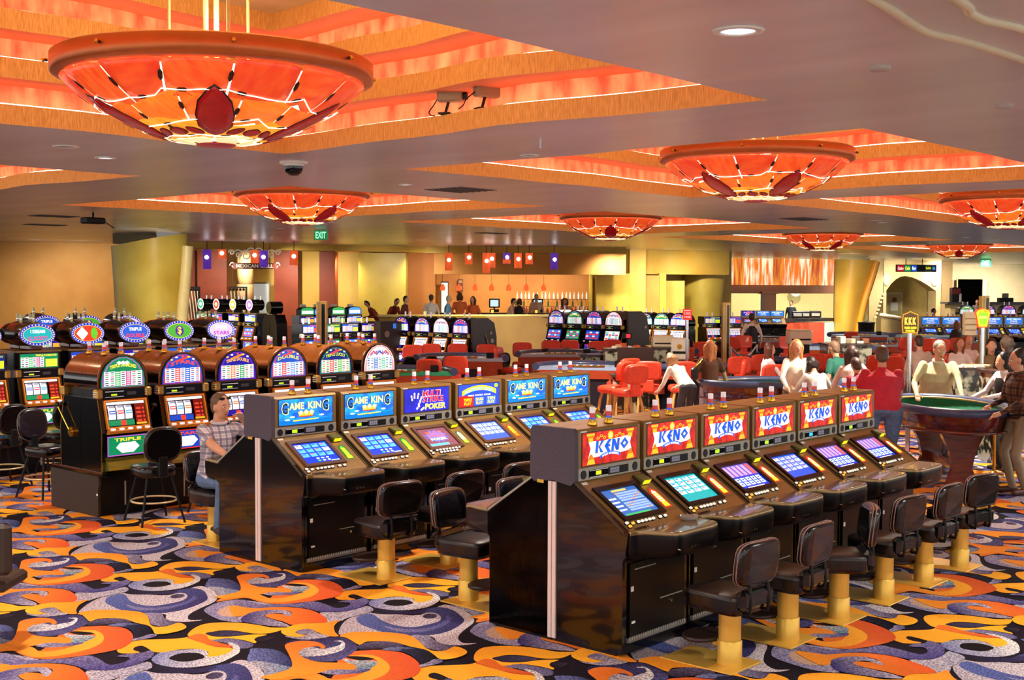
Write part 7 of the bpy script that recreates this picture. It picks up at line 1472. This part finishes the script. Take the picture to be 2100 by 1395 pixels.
    # hair
    if style!='bald':
        m=MB(); segs=[]; big=1.0
        if style=='curly': 
            r2=random.Random(1)
            for i in range(26):
                v=Vector((r2.gauss(0,1),r2.gauss(0,1),r2.gauss(0,1))).normalized(); c=head+hd*.03*k-look*.035*k+v*.09*k
                if (c-head).dot(look)<.03: m.ball(c,.045*k,SK,n=8,k=6)
            m.ball(head-look*.03*k+hd*.02*k,.10*k,SK,n=10,k=8)
            for i in range(12): m.ball(head-look*(.06+.02*(i%3))*k-hd*(.05+.02*(i//3))*k+sd*(.05*(i%3-1))*k,.045*k,SK,n=8,k=6)
        else:
            def ell2(c,rx,ry,rz_):
                R=[]
                for j in range(9):
                    t=-PI/2+PI*j/8; R.append([c+hd*math.sin(t)*rz_+(sd*math.cos(2*PI*i/14)*rx+look*math.sin(2*PI*i/14)*ry)*max(.02,math.cos(t)) for i in range(14)])
                m.loft(R,SK)
            ell2(head+hd*.042*k-look*.022*k,.083*k,.090*k,.092*k)
            ell2(head-hd*.005*k-look*.045*k,.076*k,.06*k,.085*k)
            if style in('long','pony'):
                w=.062 if style=='long' else .035
                for s in ((-1,0,1) if style=='long' else (0,)):
                    cap(head-look*(.055 if s==0 else .03)*k+sd*s*.058*k,head-look*(.08 if s==0 else .035)*k+sd*s*.065*k-Vector((0,0,.27 if s==0 else .2))*k,w*k,w*.6*k,'h')
            if style=='bob':
                for s in (-1,0,1): cap(head-look*.045*k+sd*s*.062*k,head-look*.04*k+sd*s*.07*k-Vector((0,0,.10))*k,.05*k,.04*k,'h')
        hm=rm(m,'hair',max(.011,vox*.8),2); hm.materials.append(mat('hair_'+hair.strip('#'),hair,rough=.5,n=.35,ns=25,stretch=(3,3,.6),bump=.3)); o=bpy.data.objects.new('hair',hm); COL.objects.link(o); o.parent=T
    # face
    for s in (-1,1):
        m=MB(); c=head+look*.086*k+sd*s*.032*k+hd*.012*k; c-=look*.004*k; m.ball(c,.010*k,flat('#efe8e0'),n=8,k=6); m.ball(c+look*.0055*k,.0058*k,flat('#1c1410'),n=8,k=6); m.build('eye',T)
        if vox<.012: m=MB(); m.path([c+hd*.018*k-sd*.016*k,c+hd*.024*k+look*.004*k,c+hd*.017*k+sd*.016*k],.004*k,mat('hair_'+hair.strip('#'),hair),n=5); m.build('eyebrow',T)
    m=MB(); c=head+look*.082*k-hd*.058*k; m.path([c-sd*.02*k,c+look*.003*k,c+sd*.02*k],.005*k,flat('#9a4a40'),n=6); m.build('mouth',T)
    if collar:
        m=MB(); m.path([neck+hd*.012*k+(sd*math.cos(2*PI*i/14)*.068+look*math.sin(2*PI*i/14)*.066)*k for i in range(14)],.014*k,flat(collar,.75),n=6,closed=True); m.build('collar',T)
    if extra: extra(T,dict(head=head,neck=neck,hd=hd,look=look,sd=sd,k=k,P=P,up=up,S=S,Fw=Fw))
    return T
def plaid(name,c1,c2,c3,sc=14):
    if name in MATS: return MATS[name]
    m=bpy.data.materials.new(name); m.use_nodes=True; nt=m.node_tree; b=nt.nodes['Principled BSDF']; b.inputs['Roughness'].default_value=.85; tc=nt.nodes.new('ShaderNodeTexCoord'); last=None
    base=nt.nodes.new('ShaderNodeRGB'); base.outputs[0].default_value=lin(c1); last=base.outputs[0]
    for d,c,s,f in (('X',c2,sc,.5),('Z',c2,sc,.5),('X',c3,sc*.5,.6),('Z',c3,sc*.5,.6)):
        w=nt.nodes.new('ShaderNodeTexWave'); w.bands_direction=d; w.inputs['Scale'].default_value=s/6.28*2; w.inputs['Distortion'].default_value=.4; nt.links.new(tc.outputs['Object'],w.inputs[0])
        r=nt.nodes.new('ShaderNodeMath'); r.operation='GREATER_THAN'; r.inputs[1].default_value=.68; nt.links.new(w.outputs[1],r.inputs[0])
        mu=nt.nodes.new('ShaderNodeMath'); mu.operation='MULTIPLY'; mu.inputs[1].default_value=f; nt.links.new(r.outputs[0],mu.inputs[0])
        mx=nt.nodes.new('ShaderNodeMix'); mx.data_type='RGBA'; mx.inputs[7].default_value=lin(c); nt.links.new(mu.outputs[0],mx.inputs[0]); nt.links.new(last,mx.inputs[6]); last=mx.outputs[2]
    nt.links.new(last,b.inputs['Base Color']); MATS[name]=m; return m
JEANS=mat('washed_denim','#5b7396',rough=.85,n=.25,ns=14,bump=.1)
# seated man behind the middle bank
def shades(T,q):
    m=MB(); c=q['head']+q['hd']*.085*q['k']+q['look']*.05*q['k']
    for s in (-1,1): m.ball(c+q['sd']*s*.035,.03,DARKH,n=10,k=6,sz=.5)
    m.path([c-q['sd']*.07,c,c+q['sd']*.07],.004,BLK3,n=5); m.build('sunglasses',T)
person('man in pale plaid shirt seated at the middle bank, sunglasses on his head',(6.86,10.02,0),-.12,h=1.80,lean=.16,hip=.655,hands=[(-.17,-.62,.90),(.07,-.40,1.235)],feet=[(-.14,-.33,.22),(.14,-.36,.22)],look=(.22,-1,-.12),
    shirt_mat=plaid('pale_plaid_cotton','#c8bcc4','#f0ecec','#6a6480',30),pants_mat=JEANS,hair='#6a5038',style='short',vox=.0085,sleeve='short',fing=True,extra=shades,fat=1.08,collar='#cfc4cc')
def belt(T,q):
    m=MB(); m.path([q['P']+q['up']*.03+q['S']*.185*1.15*math.cos(2*PI*i/24)+q['Fw']*.13*1.1*math.sin(2*PI*i/24) for i in range(24)],.014,BLK3,n=6,closed=True); m.build('belt',T)
R0=CAMR
def fc(px,d): return spot(px,d)
# facing: rz=R0 means front towards the camera
person('man in red polo shirt and jeans seen from behind beside the last KENO machine',fc(1814,15.2),R0+PI-.2,h=1.82,lean=.28,fat=1.42,shirt='#c8243a',pants_mat=JEANS,hair='#5a4634',style='short',vox=.0095,sleeve='short',fing=True,hands=[(-.22,-.45,.95),(.30,-.35,.98)],extra=belt)
person('man in cream jacket leaning over the dark dice table, hands on its rail',fc(1920,17.3),R0-.1,h=1.84,lean=.40,fat=1.45,shirt='#c4bc90',pants='#4a4640',hair='#8a8478',style='short',vox=.0095,hands=[(-.36,-.52,1.02),(.22,-.62,1.03)],fing=True,collar='#e8e4d0',look=(.1,-1,-.35))
def pb(T,q): belt(T,q)
person('dark-haired man in brown plaid shirt and khaki trousers at the right edge',Vector((15.05,5.25,0)),R0-PI/2+.12,h=1.80,lean=.06,fat=1.12,shirt_mat=plaid('brown_plaid_flannel','#4a3020','#8a5a38','#1c1818',22),pants_mat=mat('khaki_twill','#8a7c62',rough=.85,n=.12,ns=10,bump=.1),hair='#2c1a10',style='short',vox=.0095,hands=[(-.10,-.34,1.06),(.14,-.33,1.0)],fing=True,look=(-.15,-1,-.28),extra=pb,collar='#5a3a28',shoes='#4a2818')
def bag(T,q):
    m=MB(); c=q['P']+q['S']*-.0+Vector((.24,.0,.22)); m.cbox(c.x-.05,c.x+.06,c.y-.14,c.y+.14,c.z-.10,c.z+.10,mat('black_quilted_leather','#15100e',rough=.35,n=.3,ns=60,bump=.3),.03); m.build('shoulder_bag',T)
    m=MB(); m.path([c+Vector((0,-.1,.1)),q['neck']+Vector((.13,-.06,-.02)),q['neck']+Vector((.12,.07,-.03)),c+Vector((0,.1,.1))],.010,GLD,n=6); m.build('chain_strap',T)
person('woman with long red-blonde hair and brown T-shirt seen from behind, black shoulder bag',fc(1458,19.4),R0+PI-.15,h=1.68,shirt='#5a3a24',pants='#b8b4c0',hair='#b0703c',style='long',vox=.012,sleeve='short',female=True,fat=.98,hands=[(-.28,-.30,.88),(.2,-.2,1.0)],extra=bag)
person('person in white top and dark trousers bending beside the brown-shirted woman',fc(1412,19.9),R0+PI+.5,h=1.62,lean=.85,hip=.86,shirt='#f0e8d8',pants='#4a4a50',hair='#a87850',style='long',vox=.016,female=True,hands=[(-.2,-.6,.8),(.2,-.55,.75)])
person('woman with long brown hair in white long-sleeved top, seated in profile facing right',spot(1572,21.3),R0+PI/2+.1,h=1.66,lean=.1,hip=.78,shirt='#ecdce0',pants='#5a3a30',hair='#5a2c18',style='long',vox=.014,female=True,hands=[(-.12,-.42,.95),(.1,-.44,.95)],feet=[(-.1,-.3,.26),(.1,-.3,.26)],look=(0,-1,-.25))
person('woman with long blonde hair and white open shirt behind the KENO machines',fc(1632,18.6),R0+.1,h=1.74,lean=.12,shirt='#efe8d4',pants='#6a6258',hair='#c08848',style='long',vox=.014,female=True,hands=[(-.25,-.4,1.0),(.22,-.42,1.0)],fat=1.08)
person('person in pale grey shirt bent low over the green table, dark hair',fc(1690,18.0),R0+PI+.3,h=1.66,lean=.55,hip=.80,shirt='#c8c4b8',pants='#3a3838',hair='#241410',style='bob',vox=.016,hands=[(-.25,-.5,.98),(.2,-.5,.98)])
person('dark-haired woman in pale pink top leaning towards the red-shirted man',fc(1752,17.6),R0+PI-.5,h=1.72,lean=.35,side=.12,shirt='#dcc8bc',pants='#3c3034',hair='#3a1c12',style='long',vox=.014,female=True,hands=[(-.3,-.4,.98),(.25,-.4,1.0)])
person('person in teal green shirt behind the leaning dark-haired woman',fc(1732,19.3),R0+PI+.6,h=1.70,lean=.3,shirt='#1f6a58',pants='#3a3838',hair='#8a6a50',style='short',vox=.018,sleeve='short')
person('second person in deep red shirt left of the red-shirted man',fc(1776,17.0),R0+PI+.2,h=1.60,lean=.45,hip=.84,shirt='#a01c34',pants='#2c2c34',hair='#4a3020',style='short',vox=.018,sleeve='short')
person('woman in white jacket laughing, long auburn hair, seated at right behind the pole',fc(1966,22.5),R0+.15,h=1.68,lean=.1,hip=.82,shirt='#ece4da',pants='#4a3c38',hair='#7a4020',style='long',vox=.014,female=True,hands=[(-.15,-.4,1.02),(.15,-.4,1.02)],feet=[(-.1,-.3,.26),(.1,-.3,.26)])
person('second laughing woman with curly auburn hair beside the one in white jacket',fc(1986,23.2),R0-.1,h=1.68,lean=.1,hip=.84,shirt='#e4d4c8',pants='#4a3c38',hair='#8a4824',style='curly',vox=.016,female=True,hands=[(-.15,-.4,1.02),(.15,-.4,1.02)],feet=[(-.1,-.3,.26),(.1,-.3,.26)])
person('man in olive-brown shirt looking down, seated near the shield sign',fc(2034,21.0),R0-.2,h=1.76,lean=.12,hip=.84,shirt='#7a6238',pants='#3a3430',hair='#2c1810',style='short',vox=.014,hands=[(-.2,-.42,1.02),(.2,-.4,1.02)],feet=[(-.1,-.3,.26),(.1,-.3,.26)],look=(0,-1,-.4),fat=1.1)
def vest(T,q):
    k=q['k']; P,up,S,Fw=q['P'],q['up'],q['S'],q['Fw']; m=MB(); R=[[P+up*z*k+S*rx*k*math.cos(2*PI*i/20)+Fw*ry*k*math.sin(2*PI*i/20) for i in range(20)] for z,rx,ry in ((.0,.185,.128),(.14,.16,.12),(.28,.165,.135),(.37,.15,.13),(.43,.11,.105))]; m.loft(R,flat('#101014',.6),cap=False); m.build('vest',T)
person('dark-haired dealer in white blouse and black vest at the right',fc(2070,16.6),R0-PI/2+.2,h=1.66,lean=.12,shirt='#f0e8e4',pants='#17161a',hair='#120c10',style='bob',vox=.012,female=True,hands=[(-.15,-.42,1.0),(.15,-.40,1.02)],extra=vest,fing=True,look=(-.1,-1,-.45))
person('person with grey-brown curly hair at the right edge, seen from behind',fc(2072,19.6),R0+PI+.3,h=1.74,lean=.1,shirt='#3a2c28',pants='#2c2c30',hair='#6a5c4c',style='curly',vox=.014,fat=1.05)
person('person with dark hair between the pole sign and the cream-jacketed man',fc(1893,21.4),R0+PI,h=1.70,lean=.25,shirt='#b09a88',pants='#3a3434',hair='#3a2418',style='short',vox=.018)
person('clerk in black vest and white sleeves seen from behind at the far slant machines',fc(1543,34),R0+PI-.1,h=1.80,lean=.1,shirt='#e8e0d8',pants='#1a1a20',hair='#3a2418',style='short',vox=.02,extra=vest)
person('dark-haired clerk in black vest behind the buffet counter',spot(1623,55.2,.15),R0-.6,h=1.76,shirt='#1c2430',pants='#1a1a20',hair='#20140e',style='short',vox=.024,collar='#f0f0f0')
person('clerk in patterned shirt on the far counter before the dark doorway',spot(2004,64,.15),R0,h=1.76,shirt='#8a7468',pants='#1a1a20',hair='#20140e',style='short',vox=.026,sleeve='short')
person('person with auburn hair playing the far blue slant machines',fc(1968,35.0),R0+PI,h=1.60,lean=.25,shirt='#3a3430',pants='#2a2a30',hair='#8a5434',style='long',vox=.022,female=True)
person('dark blurred passer-by in front of the red glow under the arch',fc(1915,48),R0+PI/2,h=1.72,shirt='#c88a78',pants='#4a3830',hair='#3a2418',style='short',vox=.024)
BP=.45
bar=[(777,37.0+3.2,'#8a2c18','#2a1408','short','man in brick-red shirt bending over the parapet, left of two',.7,R0-1.2,1.72),(799,40.6,'#8a3018','#2a1408','short','man in brick-red shirt bending over, right of two',.55,R0+.9,1.74),(828,40,'#5a1c18','#1c100a','short','dark-clad person with backpack turned left near the parapet',.1,R0+1.3,1.74),
     (884,41,'#e8e4dc','#4a4440','short','man in white shirt and grey cap at the left of the bar',.1,R0+PI,1.78),(916,40.5,'#5a8ab0','#a89880','short','fair-haired person in blue and white jacket at the bar',.1,R0+PI/2,1.76),(943,41.5,'#d86830','#5a3018','bob','standing person in orange top near the lit doorway',.0,R0+PI,1.84),
     (972,41.5,'#d8622c','#4a2814','long','long-haired woman in orange top at the bar',.1,R0-.5,1.72),(1042,42,'#d0b090','#1a1418','short','man in dark cap and tan shirt seated at the bar',.3,R0+PI/2,1.68),(1063,42.2,'#18141c','#5a3420','bob','woman in black sleeveless top at the bar',.25,R0+PI-.3,1.66),
     (1100,45.2,'#c8a890','#8a4a24','short','barman with auburn hair in pale shirt near the right till',.1,R0,1.78),(1152,42,'#c07848','#5a3018','long','long-haired woman in tan at the right of the bar, left of two',.15,R0+.8,1.66),(1164,42.3,'#d8b090','#6a3c20','bob','person in pale top at the right of the bar, right of two',.15,R0-.8,1.66)]
for px,d,sc_,hc,st,lab,ln,r,h in bar: person(lab,spot(px,d,BP),r,h=h,lean=ln,shirt=sc_,pants='#2a2628',hair=hc,style=st,vox=.024,sleeve='none' if 'sleeveless' in lab else 'long',group='people at the bar',hands=[(-.2,-.4,1.0),(.2,-.4,1.0)] if ln>.12 else None)
